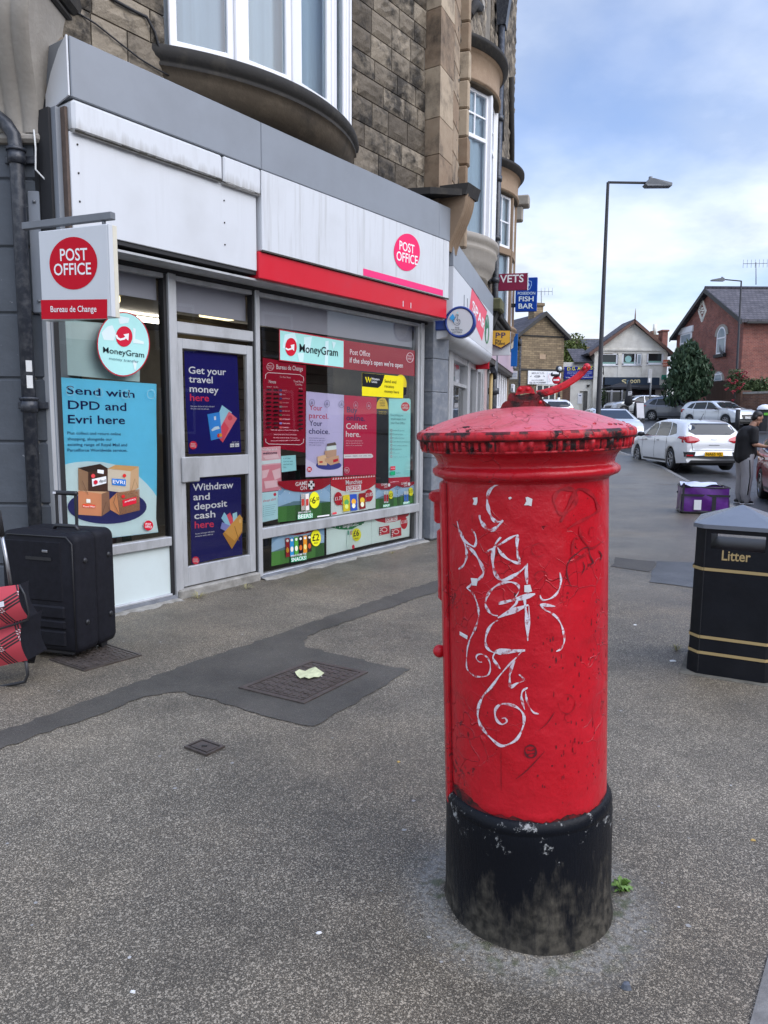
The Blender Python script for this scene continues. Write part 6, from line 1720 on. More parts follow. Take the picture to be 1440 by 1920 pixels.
def bow_window(c,hw,sg,zb,zt,sill_h,head_h,nl,transom,stone_mull=False):
    R_ = (hw ** 2+sg ** 2)/(2*sg)
    def ring(mb,prof,m,n=28):
        vs,fs = [],[]
        for i in range(n+1):
            for (e,z) in prof:
                r = R_+e; ca = (R_ - sg)/r; am = math.acos(min(1,ca)) if ca < 1 else .01
                a = -am+2*am*i/n
                vs.append((c+r*math.sin(a),-(r*math.cos(a) - (R_ - sg)),z))
        k = len(prof)
        for i in range(n):
            for j in range(k - 1): fs.append((i*k+j,(i+1)*k+j,(i+1)*k+j+1,i*k+j+1))
        mb.add(vs,fs,m,True)
    off = lambda s_: math.sqrt(max(0,R_*R_ - (s_ - c) ** 2)) - (R_ - sg)
    h = sill_h
    s1 = MB()
    ring(s1,[(0,zb + .02),(.05,zb + .02),(.075,zb),(.08,zb - .09*h),(.045,zb - .13*h),(.04,zb - .20*h),(.055,zb - .22*h),(.03,zb - .26*h),(.02,zb - .42*h),(-.03,zb - .56*h),(-.10,zb - .66*h),(-.09,zb - .68*h),(-.13,zb - .70*h),(-.14,zb - .74*h),(-.20,zb - .86*h),(-.30,zb - h)],M_PALE if not stone_mull else M_ASHLAR)
    TB.part('bow_sill',s1)
    hd = MB(); H = head_h
    ring(hd,[(-.12,zt - .02),(.02,zt),(.02,zt + .05*H),(.05,zt + .07*H),(.05,zt + .12*H),(.02,zt + .14*H),(.03,zt + .70*H),(.08,zt + .74*H),(.10,zt + .82*H),(.15,zt + .88*H),(.15,zt + .96*H),(-.1,zt+1.05*H),(-.3,zt+1.1*H)],M_ASHLAR)
    ring(hd,[(.075,zt + .735*H),(.084,zt + .74*H),(.104,zt + .82*H),(.154,zt + .88*H),(.154,zt + .965*H),(-.1,zt+1.06*H)],M_BLACKSTONE); ring(hd,[(-.12,zt - .024),(.024,zt - .004),(.024,zt + .05*H)],M_COVE)
    TB.part('bow_cornice',hd)
    fr = MB(); ps = []
    xs = [c - hw+2*hw*i/nl for i in range(nl+1)]
    for i in range(nl):
        a,e = Vector((xs[i],-off(xs[i]) + .03,0)),Vector((xs[i+1],-off(xs[i+1]) + .03,0))
        d = e - a; ln = d.length; d.normalize(); nr = Vector((d.y,-d.x,0))
        tf = Matrix(((d.x,-nr.x,0,a.x),(d.y,-nr.y,0,a.y),(0,0,1,0),(0,0,0,1)))
        mm = M_ASHLAR if stone_mull else M_UPVC
        fr.box(-.06,.06,-.04,.08,zb,zt,mm,.01,tf)
        for z in (zb,zt - .06,transom): fr.box(.05,ln - .05,-.01,.05,z,z + .06,M_UPVC,.006,tf)
        if stone_mull: fr.box(.05,ln - .05,-.05,.08,transom - .14,transom,M_ASHLAR,.01,tf)
        for x in (.055,ln - .105): fr.box(x,x + .05,-.012,.05,zb,zt,M_UPVC,.006,tf)
        fr.box(ln/2 - .012,ln/2 + .012,.0,.03,transom,zt,M_UPVC,.0,tf); fr.box(.1,ln - .1,.001,.029,(transom+zt)/2 - .012,(transom+zt)/2 + .012,M_UPVC,.0,tf)
        p = MB(); p.add([(.1,.02,zb),(ln - .1,.02,zb),(ln - .1,.02,zt),(.1,.02,zt)],[(0,1,2,3)],M_GLASSU,tf=tf); ps.append(p)
    f_ = TB.part('bow_window',fr)
    for p in ps: TB.part('pane',p,f_)
    cu = MB(); cu.grid(lambda u,v_: (c - hw+2*hw*u,-off(c - hw+2*hw*u) + .14 + .02*math.sin(u*70),zb+(zt - zb)*v_),70,1,M_CURT)
    TB.part('curtain',cu,f_)
bow_window(3.0,.98,.40,4.25,6.35,.80,.62,3,5.65)
bow_window(7.5,1.05,.36,3.45,6.1,.5,.62,3,5.05,True)
b = MB(); b.box(4.45,5.35,-.06,.1,6.85,7.0,M_PALE,.02); b.box(4.45,5.35,-.1,.1,9.5,9.75,M_ASHLAR,.03); b.box(4.5,5.3,.06,.1,7.0,9.5,M_UPVC); b.box(4.6,5.2,.05,.07,7.1,9.4,M_CURT)
b.box(2.15,3.65,-.10,.1,8.0,8.2,M_PALE,.03); b.box(2.15,3.65,-.12,.1,11.0,11.3,M_ASHLAR,.03); b.box(2.25,3.55,.06,.1,8.2,11.0,M_UPVC)
TB.part('upper_window',b)
for (s0,z0,s1,z1) in ((2.2,7.3,3.4,8.0),(6.0,9.6,7.0,7.2),(8.8,9.2,9.8,6.6),(6.0,5.9,6.4,5.0)):
    b = MB(); b.tube([(s0,-.05,z0),((s0+s1)/2,-.06,(z0+z1)/2 + .1),(s1,-.05,z1)],.07,M_BLACKSTONE,6); TB.part('raking_mould',b)
b = MB(); b.box(10.1,10.5,-.45,.2,6.75,7.0,M_PALE,.03); b.box(10.15,10.4,-.3,.2,6.4,6.75,M_PALE,.03)
TB.part('kneeler',b)
# downpipe with hopper head
b = MB()
b.tube([(5.8,-.14,8.9),(5.8,-.14,3.9),(5.83,-.20,3.72),(5.88,-.26,3.5)],.062,M_BPIPE,12)
b.prism([(5.66,-.04,9.35),(5.66,-.30,9.35),(5.73,-.22,8.85),(5.73,-.06,8.85)],(.28,0,0),M_BPIPE)
for z in (8.2,7.2,6.1,5.0,4.2):
    b.tube([(5.8,-.14,z - .05),(5.8,-.14,z + .05)],.08,M_BPIPE,12); b.box(5.65,5.95,-.06,.0,z - .03,z + .03,M_BPIPE)
one('drainpipe',b, 'long black downpipe with hopper head between the two bow windows', 'drainpipe',G)
# big fluted console at the corner over the shop
cf = Frame(*(PF.world(.20,-.06,0)[:2]),rad(24))
b = MB()
def cons2(u,v_):
    z = 3.45 + .62*v_
    y = -(.03 + .21*math.sin(v_*PI/2) ** 1.5); fl = .022*abs(math.sin(u*5*PI))
    return (-.12 + .30*u,y - fl,z)
b.grid(cons2,50,12,M_ASHLAR)
sd_ = [(-.12,-(.03 + .21*math.sin(v_*PI/2) ** 1.5),3.45 + .62*v_) for v_ in [i/10 for i in range(11)]]
b.add(sd_+[(p[0],.3,p[2]) for p in sd_],[(i,i+1,12+i,11+i) for i in range(10)],M_ASHLAR)
b.add([(p[0] + .30,p[1],p[2]) for p in sd_]+[(p[0] + .30,.3,p[2]) for p in sd_],[(i+1,i,11+i,12+i) for i in range(10)],M_BLACKSTONE)
b.prism([(-.20,.2,4.04),(-.16,-.25,4.05),(.22,-.28,4.06),(.24,.2,4.04)],(.02,-.03,.13),M_BLACKSTONE); b.prism([(-.55,.3,4.0),(-.5,.05,4.0),(-.2,-.22,4.03),(-.15,.3,4.03)],(0,0,.07),M_BLACKSTONE)
one('stone_console',b, 'blackened stone console with fluted scroll where the fascia ends', 'console',cf)

# ---- the shop with the white and red fascia
SP = Thing('corner_shop_fascia', 'white shop fascia with a red panel of white letters and a grey top board', 'shop sign',(2.4,-.3,2.5),G)
b = MB(); b.box(-.30,4.05,-.30,.1,3.30,3.62,M_GREYC,.006); SP.part('grey_cladding',b)
b = MB(); b.box(-.30,4.05,-.305,.1,2.62,3.298,M_WPAN,.006)
b.prism([(-.30,-.305,2.62),(-.30,-.29,2.55),(-.30,-.23,2.48),(-.30,-.10,2.45),(-.30,.05,2.45),(-.30,.05,2.62)],(4.35,0,0),M_WPAN2,True)
for s_ in (.55,.85): b.box(s_,s_ + .02,-.312,-.305,2.62,3.1,M_GREYC)
SP.part('white_board',b)
b = MB(); b.box(4.052,4.12,-.25,.1,2.38,2.75,M_REDBAND,.004); SP.part('red_end',b)
c1 = crop(760,420,.13889)
k = CP(c1,.13889,.3065,.001,G)
k.poly([(900,855),(1105,1172),(1036,1580),(862,1170)], '#e0566a'); k.poly([(900,855),(1105,1172),(1103,1185),(897,868)], '#6a2530')
k.text('SPAR',905,1165,1075,1455,150, '#f7f7f7',.03)
k.ring(1103,1420,24,190,12, '#3f7f5c'); k.poly([(1104,1270),(1118,1400),(1096,1420),(1090,1530),(1086,1410),(1092,1330)], '#2f6e4c')
o = bpy.data.objects.new('printed_panel',k.p.mb.mesh('printed_panel',SP.base)); COL.objects.link(o); o.parent = SP.e
# its shopfront, part of the terrace
b = MB()
for (a,c) in ((.75,.9),(1.15,1.5),(3.0,3.25),(4.1,4.25),(4.75,4.87),(5.05,5.2)):
    b.box(a,c,-.04,.1,0,2.46,M_ALU,.01)
b.box(0.75,5.2,-.02,.1,2.36,2.46,M_ALU); b.box(1.5,3.0,-.03,.1,0,.3,M_ALU); b.box(1.5,3.0,-.01,.1,2.0,2.05,M_ALU)
TB.part('shopfront_frame',b)
b = MB(); b.box(1.5,5.1,.10,.12,2.05,2.40,M_BLIND); TB.part('shop_blind',b)
for (a,c) in ((1.5,3.0),(3.25,4.1),(4.25,4.75),(4.87,5.05)):
    p = MB(); p.add([(a,.04,.05),(c,.04,.05),(c,.04,2.36),(a,.04,2.36)],[(0,1,2,3)],M_GLASS); TB.part('shop_pane',p)
b = MB(); b.box(.9,5.3,.9,1.0,0,2.5,M_INT); b.box(.9,5.3,.12,.9,2.41,2.45,M_CEIL); b.box(.9,5.3,.1,.9,-.02,.0,M_INT)
for i in range(9):
    z = .5 + .2*i; b.box(1.6,3.6,.62,.85,z,z + .13,ink(['#7a2a2a', '#a98a3a', '#3a5a7a', '#8a8a80', '#5a2a4a', '#2a5a3a'][i % 6]))
TB.part('interior_walls',b)
b = MB(); b.box(5.22,5.58,-.05,.15,0,2.47,mat('pink_painted_wall',(.45,.34,.33),rough=.8,var=.1),.01); TB.part('side_wall',b)
b = MB(); b.tube([(5.62,-.12,0),(5.62,-.12,2.4)],.035,mat('ochre_pipe',(.42,.30,.12),rough=.6),8); one('waste_pipe',b, 'ochre painted pipe beside the pink wall strip up the street', 'pipe',G)
b = MB(); b.tube([(5.85,-.15,0),(5.85,-.15,3.3)],.07,M_BPIPE,10)
b.tube([(5.85,-.15,2.0),(5.85,-.15,2.12)],.11,M_BPIPE,10); b.tube([(5.5,-.16,2.46),(5.72,-.17,2.44),(5.85,-.15,2.30)],.06,M_BPIPE,10)
one('drainpipe',b, 'short black downpipe beside the white shop windows up the street', 'drainpipe',G)
# ---- the next shops: dark console, raking cornice, white shopfront
b = MB()
b.box(4.3,4.85,-.42,.2,3.42,3.64,mat('mossy_stone',(.10,.10,.05),rough=.9,var=.4,scale=8),.03)
b.prism([(4.38,.1,2.55),(4.38,.0,2.6),(4.38,-.08,2.9),(4.38,-.22,3.12),(4.38,-.34,3.42),(4.38,.1,3.42)],(.38,0,0),M_BLACKSTONE)
b.tube([(4.37,-.02,2.6),(4.37,-.12,2.95),(4.37,-.22,3.1),(4.37,-.30,3.3)],.05,M_BLACKSTONE,8)
TB.part('shop_console',b)
b = MB()
b.box(4.8,10.3,-.18,.2,2.55,3.35,mat('brown_fascia',(.05,.042,.036),rough=.6,var=.2),.01); b.box(4.8,10.3,-.36,.0,3.35,3.46,M_BLACKSTONE,.02); b.box(4.8,10.3,-.30,.0,3.26,3.35,M_BLACKSTONE,.02)
for i in range(34): b.box(4.85 + .155*i,4.93 + .155*i,-.27,-.17,3.15,3.26,M_BLACKSTONE)
b.box(4.9,9.9,-.195,-.17,2.65,3.1,ink('#b6a2ad'))
TB.part('shop_cornice',b)
b = MB()
for i in range(8): b.box(6.05 + .53*i,6.17 + .53*i,-.05,.1,0,2.55,M_UPVC,.01)
b.box(6.05,9.9,-.03,.1,1.72,1.80,M_UPVC); b.box(6.05,9.9,-.04,.1,0,.5,M_UPVC); b.box(6.05,9.9,-.02,.1,2.45,2.55,M_UPVC)
TB.part('white_shopfront',b)
p = MB(); p.add([(6.1,.04,.5),(9.8,.04,.5),(9.8,.04,2.5),(6.1,.04,2.5)],[(0,1,2,3)],M_GLASSU); TB.part('shop_pane',p)
b = MB(); b.box(6.0,9.9,.4,.5,0,2.6,M_INT); TB.part('interior_walls',b)
b = MB(); b.box(9.9,10.25,-.06,.2,0,2.55,M_ASHLAR,.02); TB.part('end_pier',b)

# ---- projecting signs
def cross(x,y,Y):
    p = at(x,y,Y); return Frame(p.x,p.y,rad(104.3))
def sign_box(fr,x0,x1,y0,y1,th,m,bev=.006):
    a,c = fr.px(x0,y1,0),fr.px(x1,y0,0)
    b = MB(); b.box(a.x,c.x,0,th,a.z,c.z,m,bev); return b,a,c
# lottery disc
L1 = cross(862,603,9.06)
c0,r0 = L1.px(862,603.5,0),abs(L1.px(891,603,0).x - L1.px(862,603,0).x)
LS = Thing('lottery_sign', 'round lottery sign with blue rim and crossed fingers hand, beside the red band', 'sign',(c0.x,0,c0.z),L1)
tfy = Matrix.Translation(c0) @ Matrix.Rotation(PI/2,4, 'X')
b = MB(); b.lathe([(.001,-.14),(r0 * .92,-.14),(r0,-.12),(r0,-.01),(r0 * .97,.0),(r0 * .86,.0),(r0 * .845,-.012),(r0 * .83,-.012)],mat('lottery_blue',lin('#1c3a86'),rough=.3),48,tf=tfy)
LS.part('rim',b)
b = MB(); b.lathe([(.001,-.006),(r0 * .835,-.006)],M_SIGNW,48,tf=tfy); LS.part('face',b)
b = MB(); b.box(c0.x - r0 - .16,c0.x - r0 + .03,.03,.10,c0.z - .09,c0.z + .03,MATS['lottery_blue'],.015); LS.part('bracket',b)
k = CP(c1,.13889,.0075,.0005,L1)
k.poly([(592,1268),(640,1210),(672,1262),(640,1310)], '#3f9ed6'); k.poly([(640,1300),(665,1300),(655,1330)], '#3f9ed6'); k.poly([(690,1200),(705,1182),(715,1198),(704,1210)], '#8fd0d8')
for pts in ([(635,1300),(660,1290),(682,1255),(684,1225),(700,1222),(706,1255),(720,1232),(712,1222),(698,1238)],[(706,1255),(702,1280),(690,1295)],[(640,1305),(650,1330),(662,1352),(690,1368),(720,1362),(738,1335),(738,1300),(726,1285),(708,1290),(700,1310)],[(678,1335),(700,1342),(722,1330)],[(705,1300),(720,1312),(735,1305)]):
    k.line(pts,6, '#22304a')
for t,x0,x1,y in (('THE',668,728,1410),('NATIONAL',622,775,1438),('LOTTERY',632,768,1470)): k.text(t,x0,y,x1,y+2,20, '#20262e',.012)
o = bpy.data.objects.new('printed_face',k.p.mb.mesh('printed_face',LS.base)); COL.objects.link(o); o.parent = LS.e
c2_ = crop(900,500,180/1234)
K5 = 180/1234
# pay point shield
L2 = cross(939,650,13.42)
a,c = L2.px(920.5,666,0),L2.px(957,620,0)
PP = Thing('payment_sign', 'small yellow shield sign pointing down on a grey plate, below the mossy console', 'sign',((a.x+c.x)/2,0,a.z - .25),L2)
b = MB()
sh = [L2.px(*q,0) for q in (c2_(150,820),c2_(388,822),c2_(386,985),c2_(268,1058),c2_(150,1005))]
b.prism([(p.x,0,p.z) for p in sh],(0,.06,0),mat('dark_purple_edge',lin('#3a2338'),rough=.4)); PP.part('shield',b)
b = MB(); q0,q1 = L2.px(*c2_(140,1138),0),L2.px(*c2_(390,830),0); b.box(q0.x,q1.x,.06,.10,q0.z,q1.z,M_SIGNW,.004); PP.part('plate',b)
k = CP(c2_,K5,.001,.001,L2)
k.poly([(152,822),(386,824),(384,970),(268,1040),(152,990)], '#d3a23f')
k.text('P',200,915,250,917,68, '#2c2a5a',.05); k.text('P',272,915,328,917,68, '#2c2a5a',.05); k.poly([(252,862),(268,875),(252,890)], '#2c2a5a')
k.text('Pay',198,968,276,968,36, '#4a4038',.02); k.text('Point',196,1006,322,1004,38, '#4a4038',.02)
o = bpy.data.objects.new('lettering',k.p.mb.mesh('lettering',PP.base)); COL.objects.link(o); o.parent = PP.e
# vets
L3 = cross(960,528,15.2)
b,a,c = sign_box(L3,929,989.5,511.5,545.5,.06,ink('#842a45'),.004)
VT = Thing('vets_sign', 'maroon projecting sign reading VETS high on the terrace', 'sign',((a.x+c.x)/2,0,a.z),L3); VT.part('board',b)
k = CP(c2_,K5,.001,.001,L3)
k.text('VETS',256,202,560,196,92, '#f0eef0',.05)
o = bpy.data.objects.new('lettering',k.p.mb.mesh('lettering',VT.base)); COL.objects.link(o); o.parent = VT.e
b = MB(); b.box(c.x,c.x + .012,-.005,.065,a.z - .004,c.z + .004,M_UPVC); VT.part('edge_strip',b); b = MB(); b.tube([(a.x - .6,.03,(a.z+c.z)/2),(a.x,.03,(a.z+c.z)/2)],.02,M_ALUD,8); VT.part('bracket',b)
# fish bar
L4 = cross(985,550,16.6)
b,a,c = sign_box(L4,965.5,1008,519.5,584.5,.10,ink('#123f97'),.01)
FB = Thing('fish_bar_sign', 'tall blue projecting fish bar sign with a white crest, behind the maroon one', 'sign',((a.x+c.x)/2,0,a.z),L4); FB.part('box',b)
k = CP(c2_,K5,.001,.001,L4)
k.line([(590,185),(615,178),(662,190),(660,240),(640,285),(612,300),(580,285)],8, '#9dbde2'); k.poly([(600,230),(630,205),(640,240),(615,262)], '#9dbde2')
k.text('POSEIDON',484,360,710,357,34, '#c8daf2',.015); k.text('FISH',498,445,688,443,60, '#dbe7f7',.03); k.text('BAR',494,538,684,536,62, '#dbe7f7',.03)
k.line([(456,572),(728,568)],7, '#0b2c70')
o = bpy.data.objects.new('lettering',k.p.mb.mesh('lettering',FB.base)); COL.objects.link(o); o.parent = FB.e
b = MB(); b.box(a.x - .25,a.x,.03,.07,a.z + .1,a.z + .18,M_ALUD); FB.part('bracket',b)
# blue banner and white sign lower down
L5 = cross(966,650,17.2)
b,a,c = sign_box(L5,957.5,971,626,687,.04,ink('#1f62ae'),.004)
b2 = Print(L5,.001,.001); b2.poly([(958,640),(963,640),(962,652),(958,655)], '#e8e0c8')
b.add(b2.mb.v,b2.mb.f,ink('#e8e0c8')); b.tube([(a.x + .05,.02,a.z - .03),(c.x - .02,.02,a.z - .03)],.03,M_GREYC,8)
one('blue_banner',b, 'narrow blue upright banner hanging below the fish bar sign', 'banner',L5)
L6 = cross(963,702,19.0)
b,a,c = sign_box(L6,955.5,970,695.5,711,.05,M_SIGNW,.004)
k = CP(c2_,K5,.001,.001,L6)
k.text('Salon',392,1390,470,1382,22, '#6a86b4'); k.text('hair & nails',388,1418,468,1412,14, '#6a86b4')
b.v += k.p.mb.v and [] or []
bb = len(b.v); b.add(k.p.mb.v,k.p.mb.f,ink('#6a86b4'))
one('small_white_sign',b, 'small white projecting sign with faint blue writing, low at the end of the terrace', 'sign',L6)
L7 = cross(962,748,20.5)
b,a,c = sign_box(L7,957.5,963.5,720,735,.4,M_UPVC,.01); b.box(a.x + .02,c.x - .02,-.004,.0,a.z + .02,a.z + .1,M_GREYC)
one('meter_cabinet',b, 'small white cabinet on the wall below the little white sign', 'cabinet',L7)
# ================================================================== THE FAR END OF THE STREET
def brick_mat(name,c1,c2,mort,bw,bh,bump=.3,dirt=None,soot=0.5,wave=.0):
    m = bpy.data.materials.new(name); m.use_nodes = True
    t = m.node_tree; L = t.links.new; b = t.nodes['Principled BSDF']
    co = N(t, 'ShaderNodeTexCoord'); sp = N(t, 'ShaderNodeSeparateXYZ'); L(co.outputs['Object'],sp.inputs[0])
    ge = N(t, 'ShaderNodeNewGeometry'); tr = N(t, 'ShaderNodeVectorTransform',vector_type='NORMAL',convert_from='WORLD',convert_to='OBJECT'); L(ge.outputs['Normal'],tr.inputs[0])
    sn = N(t, 'ShaderNodeSeparateXYZ'); L(tr.outputs[0],sn.inputs[0])
    ab = N(t, 'ShaderNodeMath',operation='ABSOLUTE'); L(sn.outputs['X'],ab.inputs[0])
    gt = N(t, 'ShaderNodeMath',operation='GREATER_THAN'); gt.inputs[1].default_value = 0.7; L(ab.outputs[0],gt.inputs[0])
    mu = N(t, 'ShaderNodeMix',data_type='FLOAT'); L(gt.outputs[0],mu.inputs['Factor']); L(sp.outputs['X'],mu.inputs['A']); L(sp.outputs['Y'],mu.inputs['B'])
    cb = N(t, 'ShaderNodeCombineXYZ'); L(mu.outputs['Result'],cb.inputs[0]); L(sp.outputs['Z'],cb.inputs[1])
    v = cb.outputs[0]
    if wave:
        nw = N(t, 'ShaderNodeTexNoise',Scale=1.5); L(co.outputs['Object'],nw.inputs['Vector'])
        va = N(t, 'ShaderNodeVectorMath',operation='MULTIPLY_ADD'); L(nw.outputs['Color'],va.inputs[0]); va.inputs[1].default_value = (wave,wave,0); L(v,va.inputs[2]); v = va.outputs[0]
    br = N(t, 'ShaderNodeTexBrick',Scale=1.0); br.inputs['Color1'].default_value = c1+(1,); br.inputs['Color2'].default_value = c2+(1,); br.inputs['Mortar'].default_value = mort+(1,)
    br.inputs['Brick Width'].default_value = bw; br.inputs['Row Height'].default_value = bh; br.inputs['Mortar Size'].default_value = bh * .07; br.inputs['Bias'].default_value = -0.1
    L(v,br.inputs['Vector'])
    n = N(t, 'ShaderNodeTexNoise',Scale=1.3,Detail=8.0,Roughness=.7); L(co.outputs['Object'],n.inputs['Vector'])
    r = N(t, 'ShaderNodeMapRange'); r.inputs['From Min'].default_value = .3; r.inputs['From Max'].default_value = .72; r.inputs['To Min'].default_value = 1.25; r.inputs['To Max'].default_value = 1 - soot; L(n.outputs['Fac'],r.inputs['Value'])
    s_ = N(t, 'ShaderNodeVectorMath',operation='SCALE'); L(br.outputs['Color'],s_.inputs[0]); L(r.outputs[0],s_.inputs['Scale'])
    L(s_.outputs[0],b.inputs['Base Color']); b.inputs['Roughness'].default_value = .85; b.inputs['Specular IOR Level'].default_value = .3
    bp = N(t, 'ShaderNodeBump',Strength=bump,Distance=.02); L(br.outputs['Fac'],bp.inputs['Height']); bp.invert = True; L(bp.outputs[0],b.inputs['Normal'])
    MATS[name] = m; return m
M_BRICK = brick_mat('red_brick',(.28,.095,.070),(.19,.068,.056),(.28,.23,.20),.23,.085,soot=.35)
M_BRICK2 = brick_mat('brown_brick',(.19,.095,.06),(.12,.06,.045),(.20,.17,.15),.23,.085,soot=.4)
M_COURSED = brick_mat('coursed_stone',(.30,.225,.135),(.17,.125,.08),(.10,.08,.06),.42,.155,soot=.35,wave=.06)
M_SLATE = brick_mat('roof_slate',(.10,.10,.112),(.065,.066,.075),(.035,.035,.04),.30,.22,soot=.35)
M_SLATEP = brick_mat('purple_slate',(.115,.105,.115),(.08,.075,.085),(.04,.04,.045),.28,.2,soot=.35)
M_CREAM = mat('cream_render',(.80,.77,.69),rough=.85,var=.08,scale=1.2,bump=.25,bscale=25,dirt=(.40,.36,.29),dirt_amt=.6,dirt_scale=.9)
M_BARGE = mat('brown_bargeboard',(.14,.07,.05),rough=.5,var=.2)
M_DARKW = mat('dark_timber',(.025,.023,.022),rough=.6,var=.2)
M_GREEN = mat('mint_frame',(.25,.42,.36),rough=.5)
M_DGLASS = mat('dark_window_glass',(.020,.024,.026),rough=.04,spec=.6,var=.1)
M_SHEEN = mat('pale_reflecting_glass',(.30,.36,.39),rough=.08,spec=.7,var=.1)
def facing(x,y,Y,ang=90.0):
    p = at(x,y,Y); return Frame(p.x,p.y,rad(ang))
# ---- Spoon building
SPY = 61.0
SF = Frame(0,SPY,rad(90))
def q(f,x,y,off=0.0): return f.px(x,y,off)
gl = rise(SPY) - .1
SB = Thing('gabled_cafe', 'cream rendered gabled building with brown bargeboards and dark cafe front', 'building',(q(SF,1187,765).x,0,gl),SF)
c3 = crop(1040,560,220/1440)
def P3(x,y,off=0.0): return q(SF,*c3(x,y),off)
b = MB()
L_,R_,A_ = P3(487,660),P3(1390,640),P3(965,300)
xl,xr,ze = L_.x,R_.x,(L_.z+R_.z)/2
wins = [(568,778,680,815),(825,1070,670,812),(1130,1340,665,800)]
b.box(xl,xr,0,.3,gl - .5,P3(900,1350).z + .0,M_CREAM)
zc0,zc1 = P3(900,815).z,P3(900,672).z
zs0 = P3(900,965).z
b.box(xl,xr,0,.3,zs0,zc0,M_CREAM)
xs = [xl]+[v_ for w in wins for v_ in (P3(w[0],700).x,P3(w[1],700).x)]+[xr]
for i in range(0,len(xs),2): b.box(xs[i],xs[i+1],0,.3,zc0,zc1,M_CREAM)
b.box(xl,xr,0,.3,zc1,ze,M_CREAM)
b.prism([(xl,0,ze),(xr,0,ze),(A_.x,0,A_.z)],(0,.3,0),M_CREAM)
b.box(xl,xl + .3,.3,2.8,gl,ze,M_CREAM); b.box(xr - .3,xr,.3,2.8,gl,ze,M_CREAM)
for x0,x1 in ((778,828),(1072,1125),(487,560)):   # shallow pilasters
    a,c = P3(x0,700).x,P3(x1,700).x; b.box(a + .02,c - .02,-.07,0,zs0,ze - .25,M_CREAM)
b.box(xl,xr,-.09,0,P3(900,640).z,P3(900,622).z,M_CREAM); b.box(xl,P3(560,0).x,-.05,0,gl,zs0,M_CREAM); b.box(P3(1290,0).x,xr,-.05,0,gl,zs0,M_CREAM)
SB.part('wall',b)
b = MB()
b.prism([(xl - .5,-.35,ze - .32),(A_.x,-.35,A_.z + .12),(A_.x,-.35,A_.z + .30),(xl - .6,-.35,ze - .15)],(0,3.2,0),M_SLATEP)
b.prism([(xr + .3,-.35,ze - .32),(A_.x,-.35,A_.z + .12),(A_.x,-.35,A_.z + .30),(xr + .4,-.35,ze - .15)],(0,3.2,0),M_SLATEP)
SB.part('roof',b)
b = MB()
for s_,xe in ((-1,xl - .45),(1,xr + .35)):
    b.prism([(xe,-.42,ze - .42),(A_.x,-.42,A_.z - .02),(A_.x,-.42,A_.z + .22),(xe - s_ * -.05,-.42,ze - .14)],(0,.06,0),M_BARGE)
b.tube([(A_.x,-.40,A_.z),(A_.x,-.40,A_.z + .55),(A_.x,-.40,A_.z+1.1)],[.06,.05,.01],M_BARGE,8)
SB.part('bargeboard',b)
for i,w in enumerate(wins):
    a,c = P3(w[0],w[3]),P3(w[1],w[2]); b = MB()
    b.box(a.x,c.x,.12,.16,a.z,c.z,M_DGLASS); t_ = .13
    for bx in ((a.x,c.x,a.z,a.z + .10),(a.x,c.x,c.z - .05,c.z),(a.x,a.x+t_,a.z,c.z),(c.x - t_,c.x,a.z,c.z)): b.box(bx[0],bx[1],.03,.18,bx[2],bx[3],M_UPVC)
    b.box(a.x+t_,c.x - t_,.05,.13,a.z + .10,a.z + .24,M_GREEN)
    if i == 1:
        x = P3(990,700).x; b.box(x - .05,x + .05,.02,.18,a.z,c.z,M_UPVC)
        b.box(x + .10,c.x - .05,-.12,-.06,a.z + .02,c.z - .06,M_UPVC); b.box(x + .17,c.x - .12,-.125,-.055,a.z + .10,c.z - .14,M_SHEEN)
        cc = P3(908,740); b.lathe([(.001,0),(.26,0)],mat('aqua_disc',(.35,.62,.58),rough=.6),20,tf=Matrix.Translation((cc.x,.10,cc.z)) @ Matrix.Rotation(PI/2,4, 'X'))
    b.box(a.x - .05,c.x + .05,-.06,.05,a.z - .08,a.z,M_UPVC)
    SB.part('window',b)
b = MB(); a,c = P3(608,1060),P3(1280,968); b.box(a.x,c.x,-.16,0,a.z,c.z,mat('navy_sign',lin('#28394c'),rough=.5),.01)
fb = SB.part('sign_board',b)
k = CP(c3,220/1440,.162,.004,SF)
k.text('S',820,1052,880,1048,58, '#e9d9a6',.03); k.text('p',886,1042,918,1040,58, '#6f8a98',.02); k.text('oon',924,1036,1048,1032,60, '#e9d9a6',.03)
for x,cc in ((965, '#4f9a86'),(1010, '#5a86b0'),(1140, '#cfd6d6')): k.circle(x,1072,20,12,cc)
SB.part('lettering',k.p.mb,fb)
b = MB(); z0 = gl; z1 = P3(900,1062).z
b.box(P3(560,0).x,P3(1290,0).x,.25,.35,z0,zs0,M_INT)
for x0,x1,m_ in ((608,630,M_UPVC),(738,762,M_UPVC),(872,890,M_UPVC),(1000,1020,M_DARKW),(1120,1140,M_DARKW),(1270,1292,M_DARKW)): b.box(P3(x0,0).x,P3(x1,0).x,-.03,.2,z0,zs0,m_)
b.box(P3(608,0).x,P3(890,0).x,-.02,.2,P3(700,1145).z,P3(700,1128).z,M_UPVC); b.box(P3(608,0).x,P3(1290,0).x,-.02,.2,P3(700,1115).z,zs0,M_DARKW)
b.box(P3(640,0).x,P3(730,0).x,.1,.2,z0,P3(700,1145).z,M_DGLASS); b.box(P3(765,0).x,P3(1270,0).x,.1,.2,z0 + .5,P3(700,1130).z,M_DGLASS); b.box(P3(765,0).x,P3(1270,0).x,.0,.2,z0,z0 + .5,M_DARKW)
SB.part('cafe_front',b)
M_CANV = mat('black_canvas',(.022,.022,.026),rough=.75,var=.2,scale=6)
t = Thing('parasol', 'open dark square parasol in front of the cafe door', 'parasol',(P3(740,1100).x,-1.6,gl),SF)
b = MB(); pa = [P3(565,1100),P3(905,1082)]; ap = P3(742,1040)
